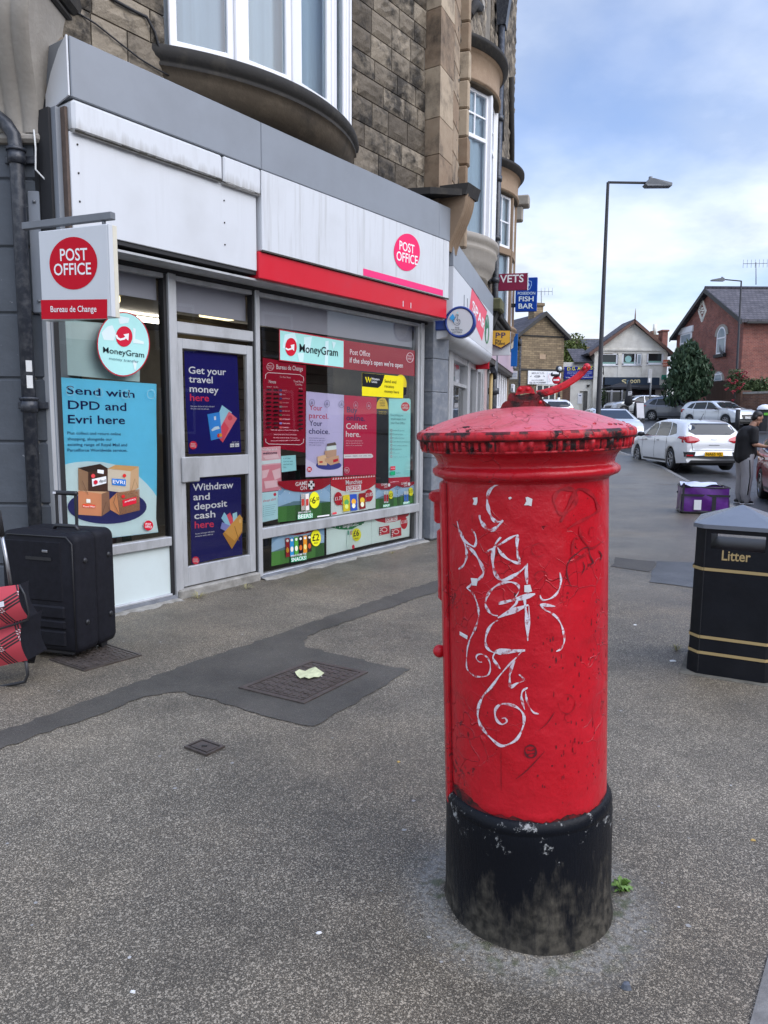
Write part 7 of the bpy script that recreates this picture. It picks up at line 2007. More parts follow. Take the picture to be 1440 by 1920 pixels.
x0,x1,zl,za = pa[0].x,pa[1].x,pa[0].z,ap.z; xm = (x0+x1)/2
cs = [(x0,-2.8,zl),(x1,-2.8,zl),(x1,-.4,zl),(x0,-.4,zl)]
b.add(cs+[(xm,-1.6,za)]+[(p[0],p[1],p[2] - .14) for p in cs],[(0,1,4),(1,2,4),(2,3,4),(3,0,4)]+[(i,5+i,5+(i+1) % 4,(i+1) % 4) for i in range(4)],M_CANV)
t.part('canopy',b); b = MB(); b.tube([(xm,-1.6,gl),(xm,-1.6,za)],.035,M_DARKW,8); t.part('pole',b)
t = Thing('awning', 'dark awning over the right half of the cafe front', 'awning',(P3(1120,1100).x,-.5,P3(1120,1100).z),SF)
b = MB(); a,c = P3(940,1098),P3(1365,1075); b.prism([(a.x,-1.2,a.z),(a.x,-.17,c.z + .1),(a.x,-.17,c.z - .02),(a.x,-1.2,a.z - .15)],(c.x - a.x,0,0),M_CANV); t.part('canopy',b)
b = MB(); b.tube([(c.x - .2,-1.1,gl),(c.x - .2,-1.1,a.z)],.04,M_BARGE,8); t.part('post',b)
for nm,x0,y0,x1,y1,col,tx,lab in (('projecting_sign',1312,838,1392,755, '#c06a52', 'Kitchen', 'small reddish projecting sign at the right edge of the cream building'),('green_sign',1292,998,1350,938, '#2f7a66', '', 'small green sign box low at the right edge of the cream building')):
    a,c = P3(x0,y1),P3(x1,y0); b = MB(); b.box(a.x,c.x,-.45,-.33,min(a.z,c.z),max(a.z,c.z),ink(col),.01); b.box(a.x + .1,a.x + .16,-.33,0,(a.z+c.z)/2,(a.z+c.z)/2 + .06,M_DARKW)
    if tx: k = CP(c3,220/1440,.455,.003,SF); k.text('CAFE',x0+10,790,x1 - 10,788,16, '#e8d8c8',.02); k.text('BAR',x0+10,822,x1 - 10,820,16, '#e8d8c8',.02); b.add(k.p.mb.v,k.p.mb.f,ink('#e8d8c8'))
    one(nm,b,lab, 'sign',SF)
# ---- low motor workshop to the left of it, with the long blue sign
b = MB()
WS = Thing('workshop', 'low cream and brick workshop with purple slate roof and black doorway', 'building',(P3(300,1300).x,0,gl),SF)
a,c = P3(245,780),P3(487,1340)
b.box(P3(245,0).x,P3(365,0).x,.3,.6,gl - .4,P3(0,1000).z,M_CREAM); b.box(P3(465,0).x,xl,.3,.6,gl - .4,P3(0,1000).z,M_CREAM); b.box(P3(365,0).x,P3(465,0).x,.3,.6,P3(0,1130).z,P3(0,1000).z,M_CREAM)
b.box(P3(60,0).x,P3(245,0).x,.32,.62,gl - .4,P3(0,1000).z,M_BRICK2); b.box(P3(60,0).x,xl,.35,.7,P3(0,1000).z,P3(0,775).z,M_CREAM)
b.box(P3(60,0).x,xl,.5,6,gl,P3(0,780).z,M_CREAM)
WS.part('wall',b)
b = MB(); a,c,e,f = P3(245,778),P3(490,775),P3(490,598),P3(275,598); b.add([(a.x,.1,a.z),(c.x,.1,c.z),(e.x,3.4,e.z + .2),(f.x,3.4,f.z + .2)],[(0,1,2,3)],M_SLATEP); b.prism([(a.x,.05,a.z - .1),(c.x,.05,c.z - .1),(c.x,.05,c.z + .03),(a.x,.05,a.z + .03)],(0,.1,0),M_DARKW); WS.part('roof',b)
b = MB(); a,c = P3(368,1352),P3(462,1132); b.box(a.x,c.x,.38,.5,gl - .3,c.z,M_INT); WS.part('doorway',b)
b = MB(); a,c = P3(290,1290),P3(350,1160); b.box(a.x,c.x,.27,.3,a.z,c.z,M_UPVC); b.box(a.x + .08,c.x - .08,.266,.27,c.z - .22,c.z - .16,ink('#3a4a6a')); WS.part('notice',b)
b = MB(); a = P3(422,1070); b.ball((a.x,.2,a.z),.09,M_DARKW,8,6); b.box(a.x - .14,a.x + .14,.15,.3,a.z + .05,a.z + .1,M_DARKW); WS.part('lamp',b)
b = MB(); a,c = P3(118,985),P3(478,835); b.box(a.x,c.x,.1,.22,a.z,c.z,ink('#232f86'),.01)
k = CP(c3,220/1440,-.09,.004,SF)
k.text('D.G. AUTOS',155,882,465,868,40, '#f0e048',.04)
k.text('SERVICING  MOT  TYRES',155,908,460,905,13, '#a8b0dc',.01); k.text('TYRES EXHAUSTS BATTERIES',150,928,458,924,13, '#a8b0dc',.01); k.text('ALL MAKES',190,948,420,945,13, '#a8b0dc',.01); k.text('TEL 0114 2700000',130,976,470,970,14, '#d8dcf0',.015)
b.add(k.p.mb.v,k.p.mb.f,ink('#f0e048')); 
for i in range(len(k.p.mb.f)): b.mi[len(b.f) - len(k.p.mb.f)+i] = b.mid(k.p.mb.mats[k.p.mb.mi[i]])
one('workshop_sign',b, 'long blue sign with yellow letters above the workshop', 'sign',SF)
# ---- roofs and trees behind
b = MB(); RB = Frame(0,78,rad(90)); P4 = lambda x,y: RB.px(*c3(x,y),0)
a,c = P4(368,590),P4(720,455); b.box(a.x,c.x,0,.4,rise(78),a.z,M_COURSED); b.add([(a.x,-.2,a.z - .3),(c.x,-.2,a.z - .3),(c.x,3,c.z),(a.x,3,c.z)],[(0,1,2,3)],M_SLATE); b.box(a.x,c.x,2.8,8,rise(78),c.z - .05,M_COURSED)
a2,c2v = P4(585,560),P4(625,525); b.box(a2.x,c2v.x,-.5,.5,a2.z,c2v.z,M_UPVC)
one('grey_roofed_house',b, 'house with plain grey slate roof and white dormer behind the cream gabled building', 'house',RB)
b = MB(); a,c = P4(120,600),P4(366,565); b.box(a.x - 2,c.x,0,5,rise(78) - 1,a.z,M_COURSED); b.add([(a.x - 2,-.2,a.z),(c.x,-.2,a.z),(c.x,2,c.z),(a.x - 2,2,c.z)],[(0,1,2,3)],M_SLATEP)
a,c = P4(185,570),P4(262,522); b.box(a.x,c.x,1,2,a.z - 1,c.z - .4,M_BRICK2); b.box(a.x + .3,c.x - .3,1.2,1.8,c.z - .4,c.z,M_BRICK2)
one('distant_house',b, 'distant low roof with a stubby chimney above the trees', 'house',RB)
b = MB(); a,c = P4(1205,520),P4(1275,440); b.box(a.x,c.x,0,1.2,a.z - 3,c.z,M_BRICK2); b.tube([(a.x + .3,.5,c.z),(a.x + .3,.5,c.z+1.1)],.2,M_CREAM,8); b.tube([(c.x - .5,.5,c.z),(c.x - .5,.5,c.z + .4)],.2,M_BRICK2,8)
one('chimney_stack',b, 'brown chimney stack with one tall pale pot behind the gable', 'chimney',RB)
b = MB(); a,c = P4(1315,570),P4(1395,405); b.box(a.x,c.x,0,1.2,a.z - 4,c.z,M_BRICK,.05); b.box(a.x - .1,c.x + .1,-.1,1.3,c.z,c.z + .2,M_BRICK,.05)
one('chimney_stack',b, 'plain red brick chimney between the cream gable and the brick house', 'chimney',RB)
# ---- stone gable house
SGY = 57.0
p0 = at(974,700,SGY)
SG2 = Frame(p0.x,p0.y,rad(72))
def P5(x,y,off=0.0): return SG2.px(*c2_(x,y),off)
gz = rise(60) - .1
GH = Thing('stone_gable_house', 'brown coursed stone gable house with big chimney, blank side wall', 'house',(2.5,0,gz),SG2)
e0,e1,ap = P5(495,870),P5(1085,900),P5(825,625)
W5 = e1.x; xa = ap.x
b = MB(); b.box(0,W5,0,.4,gz - .5,min(e0.z,e1.z),M_COURSED); b.prism([(0,0,min(e0.z,e1.z)),(W5,0,min(e0.z,e1.z)),(xa,0,ap.z)],(0,.4,0),M_COURSED); b.box(0,.4,.4,9,gz,e0.z,M_COURSED)
a,c = P5(765,1188),P5(842,1130); b.box(a.x,c.x,-.03,0,a.z,c.z,mat('patched_render',(.42,.30,.20),rough=.9)); b.box(0,W5,-.06,0,P5(700,1338).z,P5(700,1312).z,M_DARKW)
b.box(0,W5,-.04,0,P5(700,900).z,P5(700,880).z,M_BLACKSTONE)
GH.part('wall',b)
b = MB(); zz = min(e0.z,e1.z)
b.prism([(-.5,-.3,zz - .35),(xa,-.3,ap.z + .02),(xa,-.3,ap.z + .25),(-.5,-.3,zz - .12)],(0,10,0),M_SLATEP); b.prism([(W5 + .35,-.3,zz - .25),(xa,-.3,ap.z + .02),(xa,-.3,ap.z + .25),(W5 + .35,-.3,zz - .02)],(0,10,0),M_SLATEP)
b.prism([(-.5,-.36,zz - .38),(xa,-.36,ap.z - .05),(xa,-.36,ap.z + .26),(-.5,-.36,zz - .10)],(0,.06,0),M_DARKW); b.prism([(W5 + .4,-.36,zz - .32),(xa,-.36,ap.z - .05),(xa,-.36,ap.z + .26),(W5 + .4,-.36,zz - .02)],(0,.06,0),M_DARKW)
rf = GH.part('roof',b)
b = MB(); a,c = P5(745,620),P5(868,470); b.box(a.x,c.x,.6,1.5,a.z - 1,c.z - .15,M_COURSED); b.box(a.x - .12,c.x + .1,.5,1.6,c.z - .15,c.z + .1,M_COURSED,.04)
x = P5(778,440).x; b.tube([(x,1,c.z + .1),(x,1,c.z + .75),(x,1,c.z + .8),(x,1,c.z+1.0)],[.2,.16,.2,.18],M_CREAM,10); GH.part('chimney',b,rf)
b = MB(); x = .02; b.tube([(x - .05,-.1,gz),(x - .05,-.1,zz - .3)],.08,M_SLATE,8); GH.part('downpipe',b)
b = MB(); a,c = P5(720,1700),P5(960,1535); b.box(a.x,c.x,-.05,0,a.z,c.z,M_DGLASS)
for i in range(4): b.box(a.x+(c.x - a.x)*i/3 - .05,a.x+(c.x - a.x)*i/3 + .05,-.09,0,a.z,c.z,M_CREAM)
b.box(a.x,c.x,-.09,0,c.z,c.z + .1,M_CREAM); b.box(0.1,W5,-.03,.0,gz,a.z,M_DARKW); GH.part('window',b)
b = MB(); a,c = P5(603,1512),P5(985,1350); b.box(a.x,c.x,-.15,-.065,a.z,c.z,M_UPVC,.01)
k = CP(c2_,K5,.155,.004,SG2)
k.text('MIRACLES',665,1382,825,1380,26, '#8a8a8e',.01); k.ring(738,1411,38,14,3, '#4a4a4e'); k.text('HAIR',704,1419,772,1418,16, '#4a4a4e',.01); k.line([(645,1414),(664,1402)],7, '#4a4a4e'); k.line([(815,1402),(832,1414)],7, '#4a4a4e'); k.text('COLOUR & PERMING',662,1466,825,1464,14, '#6a6a6e',.01); k.text('TEL 0114 2700000',635,1502,845,1498,20, '#5a5a60',.015)
k.line([(865,1352),(865,1510)],4, '#b8bcc4'); k.line([(905,1470),(880,1420),(885,1390),(905,1385),(915,1400)],3, '#d08a9a'); k.text('beauty',890,1382,940,1378,16, '#9fb0c8'); k.text('Nails Lashes',870,1482,900,1480,10, '#9fb0c8'); 
bb = len(b.f); b.add(k.p.mb.v,k.p.mb.f,ink('#5a5a60'))
for i in range(len(k.p.mb.f)): b.mi[bb+i] = b.mid(k.p.mb.mats[k.p.mb.mi[i]])
one('salon_sign',b, 'long white hair salon sign on the stone gable house', 'sign',SG2)
# ---- red brick house at the right
BY = 50.0
p0 = at(1385,760,BY)
bz = rise(BY) - .1
BF = Frame(p0.x,p0.y,rad(90)); BG = Frame(p0.x,p0.y,rad(178))
K6 = 420/1440; c6 = crop(1020,480,K6)
ev = BF.px(*c6(1250,400)).z - .1
GLEN = 10.4
BH = Thing('red_brick_house', 'red brick house with slate roof, white diamond in its gable and arched window', 'house',(p0.x+4,p0.y+4,bz))
gap_ = at(*c6(1020,205),BY+GLEN * .53) - Vector((0,0,.42))
mk = lambda l,x=0.0,z=0.0: Vector((p0.x+x - .035*l,p0.y+l,z))
b = MB()
b.box(p0.x + .352,p0.x+16,p0.y,p0.y + .4,bz - .5,ev,M_BRICK)
g0,g1,gm = mk(0,0,ev),mk(GLEN,0,ev),mk(GLEN/2,0,gap_.z)
b.prism([mk(0,0,bz - .5),mk(GLEN,0,bz - .5),g1,gm,g0],(.35,0,0),M_BRICK)
b.box(p0.x + .3,p0.x+16,p0.y+GLEN - .3,p0.y+GLEN,bz,ev,M_BRICK)
BH.part('wall',b)
b = MB()
r0,r1,r2 = mk(-.45,-.35,ev - .22),mk(GLEN/2,-.35,gap_.z + .15),mk(GLEN + .45,-.35,ev - .22)
b.prism([r0,r1,r1+Vector((0,0,.2)),r0+Vector((0,0,.2))],(17,0,0),M_SLATEP); b.prism([r2,r1,r1+Vector((0,0,.2)),r2+Vector((0,0,.2))],(17,0,0),M_SLATEP)
b.tube([r1+Vector((0,0,.22)),r1+Vector((17,0,.22))],.13,M_SLATEP,8)
BH.part('roof',b)
b = MB()
for r_ in (r0,r2): b.prism([r_+Vector((-.06,0,-.12)),r1+Vector((-.06,0,-.12)),r1+Vector((-.06,0,.18)),r_+Vector((-.06,0,.18))],(.06,0,0),M_DARKW)
b.box(p0.x,p0.x+16,p0.y - .5,p0.y - .38,ev - .28,ev - .16,M_DARKW)
BH.part('bargeboard',b)
def gp(x,y):            # point on the gable wall
    v_ = BG.px(*c6(x,y)); return v_
def gwin(x0,x1,y0,y1,arch=False,lintel=None):
    a,c = gp(x1,y1),gp(x0,y0); s0,s1 = sorted((a.x,c.x)); z0,z1 = min(a.z,c.z),max(a.z,c.z)
    b = MB(); f = []
    if arch:
        n = 10; f = [(s0,z0),(s1,z0)]+[((s0+s1)/2+(s1 - s0)/2*math.cos(PI*i/n),z1 - (s1 - s0)/2+(s1 - s0)/2*math.sin(PI*i/n)) for i in range(n+1)]
    else: f = [(s0,z0),(s1,z0),(s1,z1),(s0,z1)]
    cx_,cz_ = (s0+s1)/2,(z0+z1)/2
    b.prism([(x,.0,z) for x,z in f],(0,-.04,0),M_UPVC); g = [(cx_+(x - cx_) * .78,cz_+(z - cz_) * .86) for x,z in f]
    b.prism([(x,-.04,z) for x,z in g],(0,-.015,0),M_SHEEN); b.box(s0 + .05,s1 - .05,-.07,-.03,cz_ + .1,cz_ + .2,M_UPVC)
    if arch:
        o = [(cx_+(x - cx_)*1.45,cz_+(z - cz_)*1.16) for x,z in f[2:]]
        for i in range(len(o) - 1): b.prism([(f[2+i][0],.02,f[2+i][1]),(o[i][0],.02,o[i][1]),(o[i+1][0],.02,o[i+1][1]),(f[3+i][0],.02,f[3+i][1])],(0,-.08,0),M_PALE)
        b.box(s0 - .15,s1 + .15,-.15,0,z0 - .22,z0,M_DARKW)
    else: b.box(s0 - .3,s1 + .2,-.1,0,z1,z1 + .45,M_UPVC)
    for i,p in enumerate(b.v): b.v[i] = BG.m @ p
    for i in range(len(b.f)): b.f[i] = b.f[i]
    BH.part('window',b)
gwin(880,945,505,640); gwin(1118,1165,460,625,True); gwin(1098,1148,748,800,True)
b = MB()
for i in range(28):
    t_ = i/28*4; e = int(t_); u = t_ - e
    cs4 = [(1020,285),(1042,352),(1018,418),(998,352)]
    x = cs4[e][0]*(1 - u)+cs4[(e+1) % 4][0]*u; y = cs4[e][1]*(1 - u)+cs4[(e+1) % 4][1]*u
    v_ = gp(x,y); b.box(v_.x - .12,v_.x + .12,-.05,.0,v_.z - .07,v_.z + .07,M_CREAM)
for x,y in ((1020,335),(1020,365),(1013,350),(1027,350)):
    v_ = gp(x,y); b.box(v_.x - .14,v_.x + .14,-.05,.0,v_.z - .06,v_.z + .06,M_CREAM)
b.v = [BG.m @ p for p in b.v]; BH.part('diamond_pattern',b)
v_ = gp(1170,610); w_ = BG.m @ Vector((v_.x,-.35,v_.z)); b = MB()
b.lathe([(.001,.10),(.2,.08),(.36,.03),(.46,-.03),(.44,-.03),(.2,.05),(.001,.07)],M_STEEL,20,tf=Matrix.Translation(w_) @ Matrix.Rotation(rad(70),4, 'Y') @ Matrix.Rotation(rad(200),4, 'X'))
b.tube([w_,w_+Vector((.4,.1,-.2))],.03,M_STEEL,6); one('satellite_dish',b, 'grey satellite dish on the red brick gable beside the arched window', 'dish')
def aerial(x,y0,y1,Y,lab,wd=.9):
    a,c = at(x,y0,Y),at(x,y1,Y); b = MB(); b.tube([c,a],.03,M_STEEL,6)
    b.tube([a+Vector((-wd,0,-.1)),a+Vector((wd,.2,-.02))],.02,M_STEEL,5)
    for i in range(7): p = a+Vector((-wd+2*wd*i/6,.03*i,-.1 + .013*i)); b.tube([p+Vector((0,0,-.28)),p+Vector((0,0,.28))],.013,M_STEEL,4)
    one('tv_aerial',b,lab, 'aerial')
aerial(1417.5,492,534,55, 'television aerial on the ridge of the red brick house'); aerial(1067,629,645,76, 'television aerial on the distant low roof',.7); aerial(1015,545,580,60, 'television aerial beside the stone house chimney',.9)
# ---- fence, low wall, far litter bin
M_FENCE = mat('brown_fence_boards',(.10,.055,.038),rough=.8,var=.3,scale=3,stretch=(6,6,.2))
fe = Thing('timber_fence', 'brown close boarded timber fence below the brick gable', 'fence',at(1350,780,46.5)*1.0)
b = MB(); a,c = at(1322,775,47.5),at(1388,775,44.5); zt,zb_ = at(1350,715,46).z,rise(46) - .1
n = 26
for i in range(n):
    p,r_ = a+(c - a)*(i/n),a+(c - a)*((i + .93)/n); hh = rs.uniform(-.03,.03); b.prism([(p.x,p.y,zb_),(r_.x,r_.y,zb_),(r_.x,r_.y,zt+hh),(p.x,p.y,zt+hh)],(.01,.05,0),M_FENCE)
fe.part('boards',b)
fw = Thing('brick_wall', 'low brown brick boundary wall with stone coping at the right edge', 'wall',at(1412,795,41))
b = MB(); a,c = at(1388,790,43.0),at(1480,790,40.0); zt = at(1410,738,42).z; zb_ = rise(41) - .2
b.prism([(a.x,a.y,zb_),(c.x,c.y,zb_),(c.x,c.y,zt),(a.x,a.y,zt)],(.05,.3,0),M_BRICK2); fw.part('wall',b)
b = MB(); b.prism([(a.x - .05,a.y - .06,zt),(c.x,c.y - .06,zt),(c.x,c.y - .06,zt + .12),(a.x - .05,a.y - .06,zt + .12)],(.05,.42,0),M_CONC); b.prism([(a.x - .1,a.y - .1,zb_),(a.x + .45,a.y - .2,zb_),(a.x + .45,a.y - .2,zt + .2),(a.x - .1,a.y - .1,zt + .2)],(.05,.5,0),M_BRICK2); fw.part('coping',b)
fb_ = Thing('far_litter_bin', 'black litter bin with white domed top and green label near the brick wall', 'litter bin',at(1430,795,37.5))
o_ = at(1432,797,37.5); b = MB(); zt = at(1432,768,37.5).z
b.lathe([(.30,-.3),(.33,0),(.34,zt - o_.z)],M_CANV,8,c=o_,smooth=False); fb_.part('body',b)
b = MB(); b.lathe([(.36,0),(.36,.05),(.30,.16),(.15,.24),(.001,.26)],M_UPVC,16,c=(o_.x,o_.y,zt)); fb_.part('lid',b)
b = MB(); b.box(o_.x - .2,o_.x + .2,o_.y - .345,o_.y - .33,zt - .28,zt - .16,ink('#5a9a3a')); fb_.part('label',b)
bo = Thing('bollard', 'short black bollard with white cap beside the brick wall', 'bollard',at(1382,800,38.5)); o_ = at(1382,800,38.5)
b = MB(); b.tube([o_ - Vector((0,0,.2)),o_+Vector((0,0,.85))],.11,M_CANV,10); bo.part('post',b); b = MB(); b.ball(o_+Vector((0,0,.88)),(.14,.14,.06),M_UPVC,10,6); bo.part('cap',b)
# ================================================================== VEHICLES
M_TYRE = mat('tyre_rubber',(.016,.016,.017),rough=.75,var=.2)
M_RIM = mat('alloy_rim',(.35,.35,.36),rough=.3,metal=.8)
M_BLKPL = mat('black_plastic',(.018,.018,.020),rough=.45,var=.2)
M_TAIL = mat('red_lamp_lens',(.45,.012,.02),rough=.12,var=.1,coat=.5)
M_HEAD = mat('clear_lamp_lens',(.55,.57,.58),rough=.08,var=.1,coat=.5)
M_CGLASS = mat('car_glass',(.020,.024,.026),rough=.03,spec=.42,var=.05)
def paint(n,c,metal=0.0): return mat('car_paint_' + n,c,rough=.28,metal=metal,var=.03,coat=.8)
def interp(P,x):
    for (a,u),(c,v_) in zip(P,P[1:]):
        if x <= c: return u+(v_ - u)*(x - a)/(c - a)
    return P[-1][1]
HATCH = [(-2.14,.46),(-2.135,.70),(-2.11,.88),(-2.05,.98),(-1.90,1.18),(-1.76,1.335),(-1.66,1.38),(-1.2,1.445),(-.4,1.475),(.2,1.42),(.6,1.24),(1.05,1.02),(1.3,.97),(1.75,.88),(2.0,.75),(2.10,.62),(2.14,.45)]
BOXY = [(-2.12,.52),(-2.11,.80),(-2.07,.98),(-2.0,1.15),(-1.88,1.38),(-1.6,1.43),(-1.0,1.445),(.1,1.43),(.4,1.33),(.75,1.12),(1.0,1.02),(1.5,.97),(1.85,.90),(2.03,.76),(2.10,.60),(2.12,.45)]
def car(name,label,pos,head,pm,prof=HATCH,L=4.3,W=1.78,group='cars parked along the street',plate=None,roofm=None,rear_detail=False,wr=.32,extra=None):
    sx = L/4.28
    prof = [(x*sx,z) for x,z in prof]
    xw = (-1.28*sx,1.36*sx)
    X0,X1 = prof[0][0],prof[-1][0]
    T = Thing(name,label, 'car',(pos[0],pos[1],rise(pos[1]) - .115),rotz=rad(head),group=group)
    st = sorted(set([round(x,3) for x,z in prof]+[X0+(X1 - X0)*i/60 for i in range(61)]+[w+d for w in xw for d in (-.36,-.35,-.33,-.3,-.25,-.18,-.1,0,.1,.18,.25,.3,.33,.35,.36)]))
    st = [x for x in st if X0 <= x <= X1]
    vs,ring = [],18
    belt = lambda x: .95 - .03*(x/2)
    for x in st:
        zt = interp(prof,x); e = max(0,(abs(x) - 1.45*sx)/(X1 - 1.45*sx)); w = W/2*(1 - .13*e ** 2.6)
        zb = .20 + .06*e
        for q_ in xw:
            d = abs(x - q_)
            if d < .36: zb = max(zb,wr+math.sqrt(max(0,.36 ** 2 - d*d)))
        zb = min(zb,zt - .08); B = belt(x)
        if zt > B + .04:
            g = zt - B; yr = w * .985 - .30*g - .01 - .13*max(0,-x - .9)*min(1,g*3)
            hp = [(w * .95,zb),(w * .995,max(zb + .02,.40)),(w*1.0,max(zb + .03,.62)),(w * .975,max(zb + .04,.80)),(w * .985,max(zb + .05,B - .03)),(w * .965,B),(w * .965 - .22*g,B + .55*g),(yr + .02,zt - .07*min(1,g*3)),(yr * .86,zt - .015),(0,zt)]
        else:
            k_ = min(1,(zt - zb) / .5)
            hp = [(w * .95,zb),(w * .995,zb + .3*(zt - zb)),(w,zb + .45*(zt - zb)),(w * .985,zb + .6*(zt - zb)),(w * .98,zt - .10*k_),(w * .95,zt - .05*k_),(w * .86,zt - .02),(w * .7,zt - .008),(w * .4,zt),(0,zt + .004)]
        vs += [(x,y,z) for y,z in hp]+[(x,-y,z) for y,z in hp[-2::-1]]
    k = 19; fs = []
    for i in range(len(st) - 1):
        for j in range(k - 1): fs.append((i*k+j,i*k+j+1,(i+1)*k+j+1,(i+1)*k+j))
    fs += [tuple(range(k)),tuple((len(st) - 1)*k+j for j in range(k))[::-1]]
    b = MB(); b.add(vs,fs,pm,True); b.box(X0 + .25,X1 - .25,-W/2 + .22,W/2 - .22,.17,.75,M_BLKPL)
    T.part('body',b)
    bv = BVHTree.FromPolygons([Vector(v_) for v_ in vs],fs)
    DIR = {'L': (Vector((0,-1,0)),lambda a,c: Vector((a,3,c))), 'R': (Vector((0,1,0)),lambda a,c: Vector((a,-3,c))), 'B': (Vector((1,0,0)),lambda a,c: Vector((-4,a,c))), 'F': (Vector((-1,0,0)),lambda a,c: Vector((4,a,c))), 'T': (Vector((0,0,-1)),lambda a,c: Vector((a,c,4)))}
    def decal(mb,pts,side,m,off=.006):
        d,og = DIR[side]; P = []
        for i,p in enumerate(pts):
            r_ = pts[(i+1) % len(pts)]
            P += [(p[0]+(r_[0] - p[0])*t/5,p[1]+(r_[1] - p[1])*t/5) for t in range(5)]
        cx,cy = sum(p[0] for p in P)/len(P),sum(p[1] for p in P)/len(P); out_ = []
        R_ = 6
        for r in range(R_+1):
            for p in P:
                t = r/R_; o = og(cx+(p[0] - cx)*t,cy+(p[1] - cy)*t); h = bv.ray_cast(o,d)[0]
                out_.append((h if h else o+d*(3 if side in 'LR' else 2)) - d*off)
        n = len(P)
        mb.add(out_,[(r*n+i,r*n+(i+1) % n,(r+1)*n+(i+1) % n,(r+1)*n+i) for r in range(R_) for i in range(n)],m,True)
    roof0,roof1 = -1.45*sx,.28*sx
    zr = interp(prof,-.5) - .085
    for s_ in 'LR':
        g = MB(); f1,f2 = .92*sx,.40*sx
        decal(g,[(-1.05*sx,.985),(-.12*sx,.975),(-.12*sx,zr),(-.95*sx,zr - .01)],s_,M_CGLASS); T.part('side_window',g)
        g = MB(); decal(g,[(-.06*sx,.975),(f1 * .86,.965),(f2 * .72,zr - .03),(-.06*sx,zr)],s_,M_CGLASS); T.part('side_window',g)
        g = MB(); decal(g,[(-1.55*sx,1.06),(-1.12*sx,.995),(-1.02*sx,zr - .02),(-1.28*sx,zr - .06)],s_,M_CGLASS); T.part('quarter_window',g)
        g = MB(); q_ = 1 if s_ == 'L' else -1
        for x in (-.09*sx,.88*sx,-.98*sx): decal(g,[(x,.30),(x + .012,.30),(x + .012,.94),(x,.94)],s_,M_BLKPL,.004)
        decal(g,[(xw[0] + .36,.24),(xw[1] - .36,.24),(xw[1] - .36,.30),(xw[0] + .36,.30)],s_,M_BLKPL,.004); T.part('door_trim',g)
        for x in (-.32*sx,.62*sx):
            h = MB(); y = bv.ray_cast(DIR[s_][1](x,.84),DIR[s_][0])[0]; 
            if y: h.box(x - .09,x + .09,y.y - .02,y.y + .02,.83,.86,M_RIM if pm.name.endswith('white') else pm,.008); T.part('door_handle',h)
        h = MB(); h.ball((.78*sx,q_*(W/2 + .09),1.0),(.08,.12,.075),M_BLKPL,10,7); h.box(.74*sx,.80*sx,q_*(W/2 - .06),q_*(W/2 + .05),.95,.99,M_BLKPL); T.part('wing_mirror',h)
    g = MB(); wb = W/2
    decal(g,[(-wb * .80,1.02),(wb * .80,1.02),(wb * .66,interp(prof,.24*sx) - .03),(-wb * .66,interp(prof,.24*sx) - .03)], 'F',M_CGLASS); T.part('windscreen',g)
    g = MB(); rz = (1.03,1.325)
    decal(g,[(-wb * .55,rz[0]),(wb * .55,rz[0]),(wb * .74,rz[0] + .09),(wb * .66,rz[1] - .02),(wb * .5,rz[1]),(-wb * .5,rz[1]),(-wb * .66,rz[1] - .02),(-wb * .74,rz[0] + .09)], 'B',M_CGLASS); T.part('rear_window',g)
    for q_ in (-1,1):
        g = MB(); decal(g,[(q_*wb * .98,.80),(q_*wb * .60,.81),(q_*wb * .45,.87),(q_*wb * .48,.93),(q_*wb * .70,1.0),(q_*wb * .97,.97)], 'B',M_TAIL,.012)
        decal(g,[(X0 + .08,.86),(X0 + .42,.95),(X0 + .34,.99),(X0 + .10,.98)], 'L' if q_ > 0 else 'R',M_TAIL,.012); T.part('tail_light',g)
        g = MB(); decal(g,[(q_*wb * .52,.64),(q_*wb * .90,.68),(q_*wb * .93,.80),(q_*wb * .58,.75)], 'F',M_HEAD,.012); T.part('headlight',g)
    g = MB(); decal(g,[(-wb * .45,.44),(wb * .45,.44),(wb * .55,.66),(-wb * .55,.66)], 'F',M_BLKPL,.008); decal(g,[(-wb * .8,.26),(wb * .8,.26),(wb * .8,.36),(-wb * .8,.36)], 'F',M_BLKPL,.008); T.part('grille',g)
    if rear_detail:
        g = MB(); decal(g,[(-wb * .8,.26),(wb * .8,.26),(wb * .72,.33),(-wb * .72,.33)], 'B',M_BLKPL,.010)
        for q_ in (-1,1): decal(g,[(q_*wb * .66,.60),(q_*wb * .674,.60),(q_*wb * .72,.80),(q_*wb * .705,.80)], 'B',M_BLKPL,.004)
        decal(g,[(-wb * .66,.60),(wb * .66,.60),(wb * .66,.607),(-wb * .66,.607)], 'B',M_BLKPL,.004)
        for q_ in (-1,1): decal(g,[(q_*wb * .90,.42),(q_*wb * .62,.42),(q_*wb * .58,.56),(q_*wb * .92,.56)], 'B',M_BLKPL,.012); decal(g,[(q_*wb * .86,.44),(q_*wb * .66,.44),(q_*wb * .65,.48),(q_*wb * .87,.48)], 'B',M_TAIL,.016)
        T.part('rear_bumper_trim',g)
        g = MB(); decal(g,[(-.08,.90),(.08,.90),(.08,.935),(-.08,.935)], 'B',M_RIM,.014); decal(g,[(-.05,.908),(.05,.908),(.05,.927),(-.05,.927)], 'B',pm,.018); decal(g,[(.15,.74),(-.15,.74),(-.15,.752),(.15,.752)], 'B',M_BLKPL,.008); T.part('badge',g)
        g = MB(); z = interp(prof,-1.5) + .0; g.tube([(-1.2,.0,1.46),(-1.38,0,1.62)],.008,M_BLKPL,6); g.box(-1.25,-1.12,-.03,.03,1.455,1.475,M_BLKPL,.01); T.part('aerial',g)
        g = MB(); g.tube([(-1.99,-.05,1.045),(-1.985,-.42,1.06)],.014,M_BLKPL,6); T.part('wiper',g)
